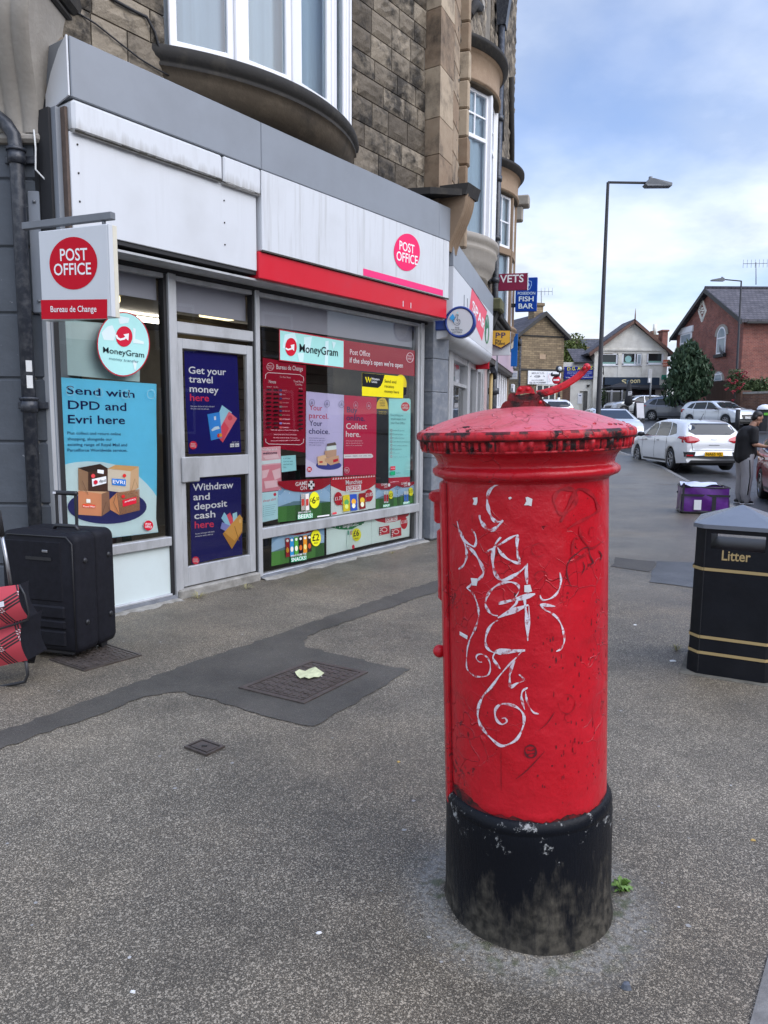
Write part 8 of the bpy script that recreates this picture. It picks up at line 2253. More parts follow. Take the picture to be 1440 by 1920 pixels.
        g = MB(); decal(g,[(-wb * .62,1.318),(wb * .62,1.318),(wb * .58,1.352),(-wb * .58,1.352)], 'B',M_BLKPL,.010); T.part('spoiler_shade',g)
    if plate:
        side,txt,col = plate; zc = .60 if side == 'B' else .50
        g = MB(); xx = (X0 - .012) if side == 'B' else X1 + .012; d_ = -1 if side == 'B' else 1
        zc = .50
        g.box(xx,xx + .01*d_,-.26,.26,zc - .058,zc + .058,ink(col),.002)
        s2 = -d_; g.text(txt,(xx + .013*d_,.23*s2,zc - .038),(xx + .013*d_,-.23*s2,zc - .038),(0,0,.078),ink('#15151a'),.02)
        T.part('number_plate',g)
    for x in xw:
        for q_ in (-1,1):
            tf = Matrix.Translation((x,q_*(W/2 - .125),wr)) @ Matrix.Rotation(-q_*PI/2,4, 'X')
            g = MB(); r = wr; g.lathe([(r * .62,-.10),(r * .93,-.105),(r,-.07),(r,.08),(r * .94,.108),(r * .66,.112),(r * .64,.09)],M_TYRE,28,tf=tf); w_ = T.part('wheel',g)
            g = MB(); g.lathe([(.001,.075),(.06,.08),(.07,.05),(r * .60,.05),(r * .66,.11)],M_BLKPL,28,tf=tf)
            for i in range(7):
                g.box(.04,r * .64,-.022,.022,.07,.098,M_RIM,.004,tf=tf @ Matrix.Rotation(2*PI*i/7,4, 'Z'))
            g.lathe([(r * .60,.09),(r * .66,.112),(r * .62,.115)],M_RIM,28,tf=tf); T.part('rim',g,w_)
    if roofm:
        g = MB(); decal(g,[(-1.5*sx,-wb * .66),(.1*sx,-wb * .66),(.1*sx,wb * .66),(-1.5*sx,wb * .66)], 'T',roofm,.008); T.part('roof_panel',g)
    return T
P_WHITE = paint('white',(.74,.75,.76)); P_SILV = paint('silver',(.42,.44,.46),.5); P_GREY = paint('grey',(.13,.135,.15),.5); P_DK = paint('dark',(.035,.037,.042),.4); P_LSIL = paint('pale_silver',(.60,.62,.64),.2); P_RED = paint('red',(.34,.010,.018),0)
car('hatchback', 'white hatchback seen from behind with yellow plate NA65 VJL, parked at the kerb',(9.10,22.95),91.5,P_WHITE,plate=('B', 'NA65 VJL', '#e8b21c'),rear_detail=True)
car('hatchback', 'silver car with dark roof facing us, half hidden behind pillar box and white hatchback',(9.3,31.2),-91,P_LSIL,roofm=M_CANV)
car('hatchback', 'dark metallic grey small hatchback up the street, left of the white estate',(18.35,47.4),-46,P_GREY,L=4.05,W=1.7)
car('estate_car', 'silvery white estate car facing right with black grille, below the conifer',(18.75,42.3),-69,P_LSIL,prof=BOXY,L=4.25,W=1.8,plate=('F', 'LC72 OEV', '#e8e8e8'))
car('family_car', 'grey family car behind the black folded parasol in front of the cafe',(17.9,53.4),188,P_SILV,prof=BOXY,L=4.5,W=1.85)
car('hatchback', 'dark car almost hidden behind the grey hatchback',(20.2,51.5),-40,P_DK)
car('hatchback', 'white car of which only the roof shows beyond the pillar box cap',(9.1,41.5),90,P_WHITE)
car('hatchback', 'dark red car cut off by the right edge beside the standing man',(8.36,14.22),-107.5,P_RED)

# ================================================================== THE MAN, THE BAG, THE BIN, THE LUGGAGE
def capsule(mb,a,ra,c,rc,m,seg=14,fl=1.0):
    a,c = Vector(a),Vector(c); n = 5
    pts,rs_ = [],[]
    d = (c - a).normalized()
    for i in range(n): t = math.cos(PI/2*i/n); pts.append(a - d*ra*t); rs_.append(max(.001,ra*math.sin(PI/2*i/n)))
    pts += [a,c]; rs_ += [ra,rc]
    for i in range(1,n+1): t = math.sin(PI/2*i/n); pts.append(c+d*rc*t); rs_.append(max(.001,rc*math.cos(PI/2*i/n)))
    mb.tube(pts,rs_,m,seg,flat=fl)
def fused(T,name,mb,vox,it=4):
    o = T.part(name,mb); r = o.modifiers.new('fuse', 'REMESH'); r.mode = 'VOXEL'; r.voxel_size = vox; r.use_smooth_shade = True
    s_ = o.modifiers.new('soften', 'SMOOTH'); s_.iterations = it; s_.factor = .5
    return o
M_SKIN = mat('brown_skin',(.36,.19,.125),rough=.55,var=.06)
M_HAIR = mat('black_hair',(.012,.010,.009),rough=.5,var=.3,scale=60)
M_TEE = mat('black_cotton',(.010,.010,.012),rough=.85,var=.3,scale=10,bump=.6,bscale=12)
M_TRK = mat('grey_track_fabric',(.33,.325,.345),rough=.55,var=.2,scale=8,bump=1.4,bscale=11,stretch=(1,1,.45))
MAN = Thing('person', 'man in black t-shirt and grey tracksuit trousers standing beside the red car, looking down', 'person',(7.04,14.62,-.115+rise(14.62)),rotz=rad(2))
s_ = MB()
RSH,LSH = (.05,-.20,1.43),(.09,.20,1.43)
for a,ra,c,rc,fl in (((0,0,1.0),.155,(.03,0,1.32),.17,1),((.04,-.12,1.40),.085,(.06,.12,1.40),.085,1),((.06,0,1.42),.075,(.135,0,1.56),.060,1),
    (RSH,.062,(.05,-.25,1.17),.050,1),((.05,-.25,1.17),.048,(.27,-.20,1.13),.033,1),(LSH,.062,(.20,.24,1.16),.05,1),((.20,.24,1.16),.047,(.38,.18,.95),.033,1),
    ((0,-.09,.98),.10,(.02,-.11,.52),.075,1),((.02,-.11,.52),.07,(-.01,-.12,.09),.045,1),((0,.09,.98),.10,(.03,.11,.52),.075,1),((.03,.11,.52),.07,(.01,.12,.09),.045,1)):
    capsule(s_,a,ra,c,rc,M_SKIN,14,fl)
hc = Vector((.195,0,1.665)); HT = Matrix.Translation(hc) @ Matrix.Rotation(rad(24),4, 'Y')
def hpt(*p): return HT @ Vector(p)
s_.ball((0,0,.03),(.098,.078,.105),M_SKIN,18,12,tf=HT); s_.ball((.028,0,-.055),(.066,.060,.070),M_SKIN,16,10,tf=HT)
capsule(s_,hpt(.085,0,.025),.012,hpt(.108,0,-.022),.017,M_SKIN,8); capsule(s_,hpt(.075,0,-.105),.022,hpt(.06,0,-.10),.03,M_SKIN,8)
capsule(s_,hpt(.082,-.018,-.062),.009,hpt(.082,.018,-.062),.009,M_SKIN,8); capsule(s_,hpt(.088,-.045,.045),.010,hpt(.088,.045,.045),.010,M_SKIN,8)
for q_ in (-1,1): s_.ball((-.005,q_ * .080,-.005),(.020,.010,.032),M_SKIN,10,7,tf=HT)
def hand(w,d,up,curl):
    d = Vector(d).normalized(); up = Vector(up); up = (up - d*up.dot(d)).normalized(); sd_ = d.cross(up); w = Vector(w)
    capsule(s_,w,.028,w+d * .07,.034,M_SKIN,10,.55)
    for i,(o,l) in enumerate(((-.028,.062),(-.010,.074),(.009,.070),(.027,.055))):
        k0 = w+d * .085+sd_*o; k1 = k0+(d*math.cos(curl * .5) - up*math.sin(curl * .5))*l * .55; k2 = k1+(d*math.cos(curl*1.5) - up*math.sin(curl*1.5))*l * .55
        capsule(s_,k0,.0095,k1,.009,M_SKIN,8); capsule(s_,k1,.009,k2,.0075,M_SKIN,8)
    t0 = w+d * .03 - sd_ * .03; t1 = t0+(d * .7 - sd_ * .6 - up * .3).normalized() * .04; capsule(s_,t0,.012,t1,.011,M_SKIN,8); capsule(s_,t1,.011,t1+(d * .9 - up * .4).normalized() * .032,.009,M_SKIN,8)
hand((.28,-.198,1.13),(.95,.1,.05),(0,.3,1),.7); hand((.385,.178,.945),(.85,-.15,-.35),(.4,0,1),.8)
fused(MAN, 'body',s_,.0075,3)
h = MB(); h.ball((-.018,0,.062),(.094,.084,.088),M_HAIR,20,12,tf=HT); h.ball((-.055,0,.005),(.055,.080,.075),M_HAIR,16,10,tf=HT); fused(MAN, 'hair',h,.009,2)
e = MB()
for q_ in (-1,1): e.ball((.084,q_ * .030,.020),(.008,.012,.007),M_HAIR,8,6,tf=HT); capsule(e,hpt(.092,q_ * .015,.050),.004,hpt(.086,q_ * .050,.048),.004,M_HAIR,6)
capsule(e,hpt(.090,-.02,-.055),.004,hpt(.090,.02,-.055),.004,M_HAIR,6)
MAN.part('face_features',e)
t = MB()
for a,ra,c,rc,fl in (((-.015,-.05,.93),.165,(.01,-.04,1.30),.170,1),((-.015,.05,.93),.165,(.01,.04,1.30),.170,1),((.07,0,.98),.155,(.07,0,1.22),.140,1),((-.01,0,1.25),.175,(.02,0,1.36),.165,1),((.04,-.14,1.40),.100,(.06,.14,1.40),.100,1),((.07,0,1.43),.095,(.10,0,1.48),.078,1),(RSH,.088,(.045,-.24,1.235),.078,1),(LSH,.088,(.16,.235,1.235),.078,1)):
    capsule(t,a,ra,c,rc,M_TEE,16,fl)
fused(MAN, 'shirt',t,.014,5)
t = MB()
for q_,kx_ in ((-1,.02),(1,.03)):
    for a,ra,c,rc in (((-.005,q_ * .085,.90),.130,(kx_,q_ * .105,.55),.108),((kx_,q_ * .105,.55),.106,(kx_ - .02,q_ * .115,.20),.088),((kx_ - .02,q_ * .115,.20),.088,(kx_ - .01,q_ * .12,.07),.070),((kx_ + .02,q_ * .115,.12),.060,(kx_ + .05,q_ * .115,.10),.05)):
        capsule(t,a,ra,c,rc,M_TRK,14)
capsule(t,(0,-.07,.95),.145,(0,.07,.95),.145,M_TRK,14)
fused(MAN, 'trousers',t,.014,3)
t = MB()
for i,(x0,y0,z0,x1,y1,z1) in enumerate(((-.01,-.222,.86,.02,-.216,.55),(.02,-.216,.55,0,-.206,.20))):
    for dx_,m_ in ((0,M_TEE),(.018,M_UPVC),(-.018,M_UPVC)): capsule(t,(x0+dx_ * .8,y0+abs(dx_) * .3,z0),.012 if dx_ == 0 else .003,(x1+dx_ * .8,y1+abs(dx_) * .3,z1),.012 if dx_ == 0 else .003,m_,8)
MAN.part('side_stripe',t)
for q_ in (-1,1):
    t = MB(); capsule(t,(-.05,q_ * .12,.045),.042,(.13,q_ * .125,.035),.034,M_BLKPL,12); t.box(-.09,.17,q_ * .12 - .045,q_ * .12 + .045,0,.02,M_UPVC,.01); MAN.part('shoe',t)
# purple delivery bag
M_PURP = mat('purple_tarpaulin',(.10,.012,.19),rough=.28,var=.25,scale=8,bump=1.2,bscale=7)
M_CLOTH = mat('pale_cloth',(.58,.62,.74),rough=.85,var=.1,bump=.8,bscale=16)
pb0 = (gnd(1280,966)+gnd(1363,962))/2
BGT = Thing('delivery_bag', 'open purple insulated delivery bag with black straps standing on the pavement edge', 'bag',(pb0.x + .05,pb0.y + .25,rise(12)),rotz=rad(-14))
b = MB(); w,d,hh = .36,.26,.40
def bagw(u,v_,sgn,ax):
    bl = .02*math.sin(PI*v_)*math.sin(PI*u) + .012*math.sin(9*u+5*v_)
    return ((2*u - 1)*w*(1 - .03*v_),sgn*(d+bl),.03+hh*v_) if ax else (sgn*(w*(1 - .03*v_)+bl),(2*u - 1)*d,.03+hh*v_)
for sg_ in (-1,1): b.grid(lambda u,v_: bagw(u,v_,sg_,True),14,8,M_PURP); b.grid(lambda u,v_: bagw(u,v_,sg_,False),10,8,M_PURP)
BGT.part('body',b)
b = MB(); b.box(-w - .01,w + .01,-d - .012,d + .012,0,.055,M_BLKPL,.02); b.box(-w,w,-d + .02,d - .02,.055,.30,M_BLKPL); BGT.part('base',b)
b = MB()
for sg_ in (-1,1): b.grid(lambda u,v_: ((2*u - 1)*(w + .006),sg_*(d + .026),.285 + .035*v_),8,1,M_BLKPL); b.tube([(-w,sg_*d,hh + .035),(w,sg_*d,hh + .03)],.012,M_BLKPL,6)
b.box(.10,.16,-d - .034,-d - .026,.05,.30,M_BLKPL); b.box(-w * .98,-w * .90,-d - .03,-d - .02,.03,hh + .1,M_BLKPL); b.tube([(-w,-d,hh + .03),(-w,d,hh + .03)],.012,M_BLKPL,6); b.tube([(w,-d,hh + .03),(w,d,hh + .03)],.012,M_BLKPL,6)
BGT.part('straps',b)
b = MB(); b.box(-.17,-.06,-d - .036,-d - .030,.07,.23,M_UPVC)
BGT.part('label',b)
b = MB(); b.grid(lambda u,v_: (-w + .02+(2*w - .15)*u,-d + .03 + .42*v_,hh + .05 + .035*math.sin(7*u+2)*math.cos(5*v_) + .03*v_),16,10,M_CLOTH)
one('folded_cloth',b, 'pale folded cloth lying over the open top of the purple bag', 'cloth',Frame(pb0.x + .05,pb0.y + .25,rad(104),rise(12)))
# litter bin
c_ = gnd(1307,1262); dx_,dy_ = Vector((.883,-.469,0)),Vector((.469,.883,0))
cc = c_+dx_ * .177+dy_ * .25
BINF = Frame(cc.x,cc.y,math.atan2(dx_.x,dx_.y))
zr_ = at(1310,985,(c_ - dx_ * .03).y).z; za_ = at(1392,946,cc.y).z
M_BIN = mat('black_bin_plastic',(.008,.009,.012),rough=.42,spec=.22,var=.3,scale=5,bump=.12,bscale=30,dirt=(.018,.018,.02),dirt_amt=.5,dirt_scale=3)
M_GOLD = mat('gold_band',(.42,.30,.13),rough=.45,var=.08)
M_LID = mat('grey_bin_lid',(.155,.168,.19),rough=.26,var=.1,scale=5)
BIN = Thing('litter_bin', 'black litter bin with grey pyramid lid and gold bands, lettered Litter', 'litter bin',(0,0,0),BINF)
def octo(h,c,z,hd=.27): return [(-h+c,-hd,z),(h - c,-hd,z),(h,-hd+c,z),(h,hd - c,z),(h - c,hd,z),(-h+c,hd,z),(-h,hd - c,z),(-h,-hd+c,z)]
HB,CC = .235,.058
ax0,ax1,az0,az1 = BINF.px(1333,1015,.27).x,min(.165,BINF.px(1436,1015,.27).x),BINF.px(1380,1026,.27).z,BINF.px(1380,1003,.27).z
b = MB()
lv = [(0,HB + .006),(.12,HB + .004),(.121,HB),(zr_,HB - .006)]
rg_ = [octo(h,CC,z,.27) for z,h in lv]
for i in range(3):
    for j in range(8):
        if i == 2 and j in (0,4):
            sg_ = -1 if j == 0 else 1; y = sg_ * .27
            x0,x1 = -HB+CC,HB - CC
            for (p,q_,u,v_) in ((x0,x1,.121,az0 - .02),(x0,x1,az1,zr_),(x0,ax0,az0 - .02,az1),(ax1 if j == 0 else ax1,x1,az0 - .02,az1)):
                b.box(p,q_,y - (.0 if sg_ < 0 else .012),y+(.012 if sg_ < 0 else .0),u,v_,M_BIN)
            continue
        b.add([rg_[i][j],rg_[i][(j+1) % 8],rg_[i+1][(j+1) % 8],rg_[i+1][j]],[(0,1,2,3)],M_BIN)
b.box(ax0 - .012,ax1,-.26,.26,az0 - .03,az0 - .02,M_BIN); b.box(ax0 - .014,ax0 - .004,-.26,.26,az0 - .02,az1,M_BIN); b.box(-HB + .06,-HB + .064,-.274,-.270,.02,zr_ - .02,M_ALUD)
BIN.part('body',b)
b = MB(); lo_,hi_ = octo(HB + .012,CC,zr_ - .012,.285),octo(HB + .012,CC,zr_ + .012,.285); ap_ = [(0,0,za_)]
b.add(lo_+hi_+ap_,[(j,(j+1) % 8,8+(j+1) % 8,8+j) for j in range(8)]+[(8+j,8+(j+1) % 8,16) for j in range(8)]+[tuple(range(8))[::-1]],M_LID); BIN.part('lid',b)
b = MB()
for z in (BINF.px(1380,1072,.27).z,BINF.px(1380,1202,.27).z,BINF.px(1380,1232,.27).z):
    o0,o1 = octo(HB + .004,CC,z - .009,.274),octo(HB + .004,CC,z + .009,.274); b.add(o0+o1,[(j,(j+1) % 8,8+(j+1) % 8,8+j) for j in range(8)],M_GOLD)
BIN.part('gold_band',b)
pr = Print(BINF,.2725,.0008); pr.text('Litter',(1353,1050),(1407,1054),18,M_GOLD,.02); o = bpy.data.objects.new('lettering',pr.mb.mesh('lettering',BIN.base)); COL.objects.link(o); o.parent = BIN.e
b = MB(); b.box(-HB - .04,HB + .04,-.31,.31,-.02,.006,mat('dirty_slab',(.13,.12,.095),rough=.9,var=.4,scale=12,bump=.5,bscale=40),.004); BIN.part('base_slab',b)

# suitcase and shopping trolley
M_CASE = mat('black_suitcase_fabric',(.010,.010,.014),rough=.65,var=.3,scale=30,bump=.15,bscale=200,spec=.2)
g0,g1,g2 = gnd(60,1232),gnd(150,1243),gnd(203,1192)
SCF = Frame(g1.x,g1.y,math.atan2(g1.x - g0.x,g1.y - g0.y))
zt = SCF.px(100,1000).z; sw = .56; dp = max(.26,min(.36,(g2 - g1).length * .85))
SC = Thing('suitcase', 'large black upright suitcase with extended handle in front of the left window', 'suitcase',(-sw/2,dp/2,0),SCF)
def rbox(mb,x0,x1,y0,y1,z0,z1,r,m,n=6):
    pts = []
    for (cx,cz,a) in ((x1 - r,z1 - r,0),(x0+r,z1 - r,90),(x0+r,z0+r,180),(x1 - r,z0+r,270)):
        pts += [(cx+r*math.cos(rad(a+90*i/n)),cz+r*math.sin(rad(a+90*i/n))) for i in range(n+1)]
    k = len(pts); e = min(.03,(y1 - y0) * .3); xm,zm = (x0+x1)/2,(z0+z1)/2
    L_ = [(y0,1 - .10),(y0+e * .35,1 - .028),(y0+e,1),(y1 - e,1),(y1 - e * .35,1 - .028),(y1,1 - .10)]
    vs = [(xm+(x - xm)*s,y,zm+(z - zm)*(1 - (1 - s) * .75)) for y,s in L_ for x,z in pts]
    mb.add(vs,[(i*k+j,(i+1)*k+j,(i+1)*k+(j+1) % k,i*k+(j+1) % k) for i in range(5) for j in range(k)]+[tuple(range(k)),tuple(range(5*k,6*k))[::-1]],m,True)
b = MB(); rbox(b,-sw,.01,.0,dp * .52,.05,zt,.05,M_CASE); rbox(b,-sw,.01,dp * .50,dp,.05,zt,.05,M_CASE); b.box(-sw + .06,-.06,.02,dp - .02,.03,.07,M_BLKPL,.01)
SC.part('shell',b)
b = MB()
for z0,z1 in ((.09,.19),(.20,.255),(.265,.345)): b.box(-sw + .02,-.09,-.012,.01,z0,z1,M_CASE,.012)
b.box(-sw + .04,-.10,-.006,.012,.37,zt - .05,M_CASE,.012); b.tube([(-.02,-.002,.08),(-.02,-.002,zt - .06),(-.06,-.002,zt - .02),(-sw + .06,-.002,zt - .02)],.005,M_BLKPL,6); b.box(-sw + .2,-.17,-.011,.0,zt - .17,zt - .15,M_BLKPL)
SC.part('front_panel',b)
b = MB(); b.box(-.235,-.195,-.012,-.004,zt - .12,zt - .105,M_RIM,.002); SC.part('badge',b)
b = MB(); hz = SCF.px(140,921,-dp * .8).z; xh = (SCF.px(107,960,-dp * .8).x,SCF.px(143,960,-dp * .8).x)
for x in xh: b.box(x - .009,x + .009,dp * .8 - .008,dp * .8 + .008,zt - .06,hz - .02,M_BLKPL,.003)
b.box(xh[0] - .018,xh[1] + .018,dp * .8 - .016,dp * .8 + .016,hz - .028,hz,M_BLKPL,.010); b.box(xh[0] - .012,xh[0] + .01,dp * .8 - .018,dp * .8 - .015,hz - .02,hz - .006,M_UPVC); SC.part('telescopic_handle',b)
b = MB(); b.tube([(-.29,dp * .45,zt - .01),(-.27,dp * .45,zt + .022),(-.12,dp * .45,zt + .022),(-.10,dp * .45,zt - .01)],.013,M_BLKPL,8); SC.part('carry_handle',b)
for y,z in ((dp * .2,.24),(dp * .2,zt - .17),(dp * .82,.24),(dp * .82,zt - .17)):
    b = MB(); b.ball((.010,y,z),(.012,.018,.018),M_BLKPL,10,7); SC.part('side_foot',b)
for x in (-sw + .08,-.07):
    b = MB(); b.tube([(x - .015,dp * .85,.03),(x + .015,dp * .85,.03)],.03,M_BLKPL,12); SC.part('wheel',b)
def tartan():
    m = bpy.data.materials.new('red_tartan'); m.use_nodes = True; t = m.node_tree; L = t.links.new; b = t.nodes['Principled BSDF']; b.inputs['Roughness'].default_value = .6
    co = N(t, 'ShaderNodeTexCoord'); mp_ = N(t, 'ShaderNodeMapping'); mp_.inputs['Rotation'].default_value = (0,rad(32),0); L(co.outputs['Object'],mp_.inputs[0]); sp = N(t, 'ShaderNodeSeparateXYZ'); L(mp_.outputs[0],sp.inputs[0])
    fac_ = []
    for ax in 'XZ':
        mm = N(t, 'ShaderNodeMath',operation='PINGPONG'); mm.inputs[1].default_value = .085; L(sp.outputs[ax],mm.inputs[0])
        r = N(t, 'ShaderNodeValToRGB'); r.color_ramp.interpolation = 'CONSTANT'; e = r.color_ramp.elements; e[0].position = 0; e[0].color = (0,0,0,1); e[1].position = .05; e[1].color = (1,1,1,1)
        for p,v_ in ((.11,0.0),(.17,.5),(.23,1.0),(.29,0.0),(.34,.5)): q_ = e.new(p); q_.color = (v_,v_,v_,1)
        e[0].color = (.5,.5,.5,1)
        sc_ = N(t, 'ShaderNodeMath',operation='MULTIPLY'); sc_.inputs[1].default_value = 11.76; L(mm.outputs[0],sc_.inputs[0]); L(sc_.outputs[0],r.inputs[0]); fac_.append(r.outputs[0])
    ad = N(t, 'ShaderNodeMath',operation='ADD'); L(fac_[0],ad.inputs[0]); L(fac_[1],ad.inputs[1])
    r = N(t, 'ShaderNodeValToRGB'); r.color_ramp.interpolation = 'CONSTANT'; e = r.color_ramp.elements; e[0].position = 0; e[0].color = (.75,.74,.72,1); e[1].position = .2; e[1].color = (.025,.018,.02,1); q_ = e.new(.45); q_.color = (.52,.055,.075,1); q_ = e.new(.6); q_.color = (.03,.015,.018,1); q_ = e.new(.9); q_.color = (.72,.70,.68,1)
    hf = N(t, 'ShaderNodeMath',operation='MULTIPLY'); hf.inputs[1].default_value = .5; L(ad.outputs[0],hf.inputs[0]); L(hf.outputs[0],r.inputs[0]); L(r.outputs[0],b.inputs['Base Color']); return m
M_TART = tartan()
t0 = at(54,1275,4.03); TRF = Frame(t0.x,t0.y,rad(98))
TR = Thing('shopping_trolley', 'red tartan shopping trolley bag on a black tube frame at the left edge', 'shopping trolley',(-.18,0,0),TRF)
Z_ = lambda x,y,o=0: TRF.px(x,y,o)
def sheet(mb,px,off,th,m,n=10,bulge=.03):
    q_ = [Z_(x,y,off) for x,y in px]
    fn = lambda u,v_: (q_[0]*(1 - u)+q_[1]*u)*(1 - v_)+(q_[3]*(1 - u)+q_[2]*u)*v_+Vector((0,-bulge*math.sin(PI*v_)*(1 - .3*u),0))
    mb.grid(fn,n,n,m); e_ = [fn(1,i/8) for i in range(9)]; mb.add(e_+[p+Vector((-.01,th,0)) for p in e_],[(i,9+i,10+i,i+1) for i in range(8)],M_CASE)
b = MB(); sheet(b,[(-60,1172),(43,1160),(52,1238),(-60,1262)],.03,.2,M_TART,bulge=.06); TR.part('bag',b)
b = MB(); sheet(b,[(-60,1108),(36,1096),(54,1158),(-60,1192)],.09,.10,M_TART,bulge=.05); b.tube([Z_(x,y,.095) for x,y in ((36,1096),(46,1115),(54,1150),(52,1162),(30,1170),(-10,1182),(-60,1194))],.006,M_BLKPL,6)
sheet(b,[(-6,1130),(7,1127),(8,1137),(-5,1140)],.155,.002,M_UPVC,2,.0); TR.part('flap',b)
b = MB(); b.tube([Z_(46,1180,-.1),Z_(55,1215,-.14),Z_(48,1240,-.1)],.05,M_CASE,8); TR.part('side_gusset',b)
b = MB(); b.tube([Z_(20,1097,-.02),Z_(14,1060,-.02),Z_(3,1000,-.02)],.010,M_RIM,8); b.tube([Z_(3,1005,-.02),Z_(-4,960,-.02),Z_(-30,920,-.02)],.017,M_BLKPL,8); TR.part('handle',b)
b = MB(); b.tube([Z_(48,1235,.02),Z_(52,1265,.02),Z_(47,1278,.02),Z_(35,1281,.02),Z_(-60,1299,.02)],.009,M_BLKPL,8); b.tube([Z_(48,1236,-.06),Z_(-60,1250,-.06)],.008,M_BLKPL,8)
b.tube([Z_(48,1236,-.06),Z_(49,1238,-.02),Z_(48,1235,.02)],.008,M_BLKPL,8); TR.part('frame',b)

# ================================================================== LAMP POSTS, SIGNS, TREES
def lamp(px,py,Y,top,arm,tip,lab,rr=.07):
    c = at(px,py,Y); gz_ = rise(Y); tp = at(*top,Y); T = Thing('street_lamp',lab, 'street lamp',(c.x,Y,gz_),group='street lamps')
    b = MB(); b.tube([(c.x,Y,gz_ - .1),(c.x,Y,gz_+1.3),(c.x,Y,gz_+1.32),(tp.x,Y,tp.z)],[rr*1.25,rr*1.2,rr,rr * .55],M_CANV,12); T.part('post',b)
    a = at(*arm,Y); e = at(*tip,Y); b = MB(); b.tube([(tp.x,Y,tp.z - .05),(tp.x,Y,tp.z),(a.x,Y,a.z)],rr * .45,M_CANV,8); T.part('arm',b)
    b = MB(); s_ = 1 if e.x > a.x else -1; b.prism([(a.x - s_ * .06,Y - .12,a.z - .05),(a.x+s_ * .05,Y - .13,a.z + .09),(a.x+s_ * .16,Y - .13,a.z + .08),(e.x,Y - .1,e.z + .02),(e.x,Y - .1,e.z - .05),(a.x,Y - .12,a.z - .10)],(0,.26,0),M_STEEL); b.tube([(a.x+s_ * .1,Y,a.z + .08),(a.x+s_ * .1,Y,a.z + .15)],.05,M_STEEL,8); T.part('head',b)
lamp(1122,765,20,(1140,342),(1212,343),(1258,346), 'tall black street lamp standing between the terrace and the parked cars')
lamp(1378,765,45,(1390,527),(1357,524),(1334,525), 'black street lamp in front of the red brick house',.08)
b = MB(); a = at(1126,690,20)
for y in (688,700): p = at(1123,y,20); b.tube([p,p+Vector((.12,0,.01))],.012,M_BLKPL,6)
b.tube([at(1123,686,20)+Vector((.12,0,0)),at(1123,703,20)+Vector((.12,0,0))],.012,M_BLKPL,6); one('sign_bracket',b, 'small black bracket clamped to the tall near street lamp', 'bracket')
ne = Thing('no_entry_sign', 'round red no entry sign on a black and white banded post with a lamp head', 'road sign',(at(1048,760,44).x,44,rise(44)))
c = at(1043,712.5,43.9); b = MB(); tfd = Matrix.Translation(c) @ Matrix.Rotation(PI/2,4, 'X'); b.lathe([(.001,0),(.235,0),(.235,-.02)],ink('#c22a3a'),24,tf=tfd); b.box(c.x - .17,c.x + .17,c.y - .008,c.y - .004,c.z - .045,c.z + .045,M_UPVC); ne.part('disc',b)
b = MB(); x = at(1048,740,44).x; z = rise(44); zt_ = at(1048,700,44).z
for i in range(8): b.tube([(x,44,z+(zt_ - z)*i/8),(x,44,z+(zt_ - z)*(i+1)/8)],.07,M_UPVC if i % 2 else M_CANV,10)
ne.part('post',b)
b = MB(); c = at(1048,692,43.9); b.ball(c,.20,M_CANV,12,8); b.ball(c+Vector((.02,-.12,0)),.13,M_HEAD,10,8); b.box(c.x - .45,c.x + .05,43.7,44,c.z - .42,c.z - .2,M_CANV,.05); b.box(c.x - .4,c.x - .05,43.68,43.7,c.z - .30,c.z - .2,M_UPVC); ne.part('lamp_head',b)
ps = Thing('parking_sign', 'grey street post with a tall narrow parking sign in front of the cafe', 'road sign',(at(1219,770,50).x,50,rise(50)))
b = MB(); x = at(1219,740,50).x; b.tube([(x,50,rise(50)),(x,50,at(1219,692,50).z)],.055,M_STEEL,8); ps.part('post',b)
b = MB(); a,c = at(1214.5,718,49.9),at(1223,692,49.9); b.box(a.x,c.x,49.88,49.94,a.z,c.z,mat('pale_sign_grey',(.42,.42,.42),rough=.5),.01); b.box(a.x + .04,c.x - .1,49.865,49.88,a.z + .03,a.z + .3,M_UPVC); ps.part('plate',b)
ab = Thing('pavement_board', 'black framed A board with white panel behind the silver car', 'sign',(at(1198,780,45.5).x,45.5,rise(45.5)))
b = MB(); a,c = at(1192,780,45.5),at(1210,753,45.5); z = rise(45.5) - .1
b.prism([(a.x,45.4,z),(c.x,45.4,z),(c.x,45.7,c.z),(a.x,45.7,c.z)],(0,.06,0),M_CANV); b.prism([(a.x,46.1,z),(c.x,46.1,z),(c.x,45.78,c.z),(a.x,45.78,c.z)],(0,.05,0),M_CANV); ab.part('frame',b)
b = MB(); b.prism([(a.x + .05,45.40,z + .25),(c.x - .05,45.40,z + .25),(c.x - .05,45.66,c.z - .08),(a.x + .05,45.66,c.z - .08)],(0,-.03,0),mat('faded_panel',(.55,.53,.54),rough=.4)); ab.part('panel',b)
up = Thing('folded_parasol', 'closed black parasol with white lettering among the parked cars', 'parasol',(at(1178,760,51).x,51,rise(51)))
b = MB(); x = at(1179,740,51).x; z0_,z1_ = at(1179,757,51).z,at(1179,713,51).z
b.lathe([(.10,z0_ - .15),(.30,z0_),(.24,z0_ + .5),(.20,(z0_+z1_)/2),(.12,z1_ - .2),(.03,z1_)],M_CANV,12,c=(x,51,0),rfun=lambda r,z,t: r*(1 + .15*math.sin(4*t))); b.text('BEER',(x - .14,50.72,z0_ + .55),(x + .14,50.72,z0_ + .58),(0,0,.25),M_UPVC,.03); up.part('canopy',b)
b = MB(); b.tube([(x,51,rise(51) - .1),(x,51,z1_)],.03,M_CANV,8); up.part('pole',b)

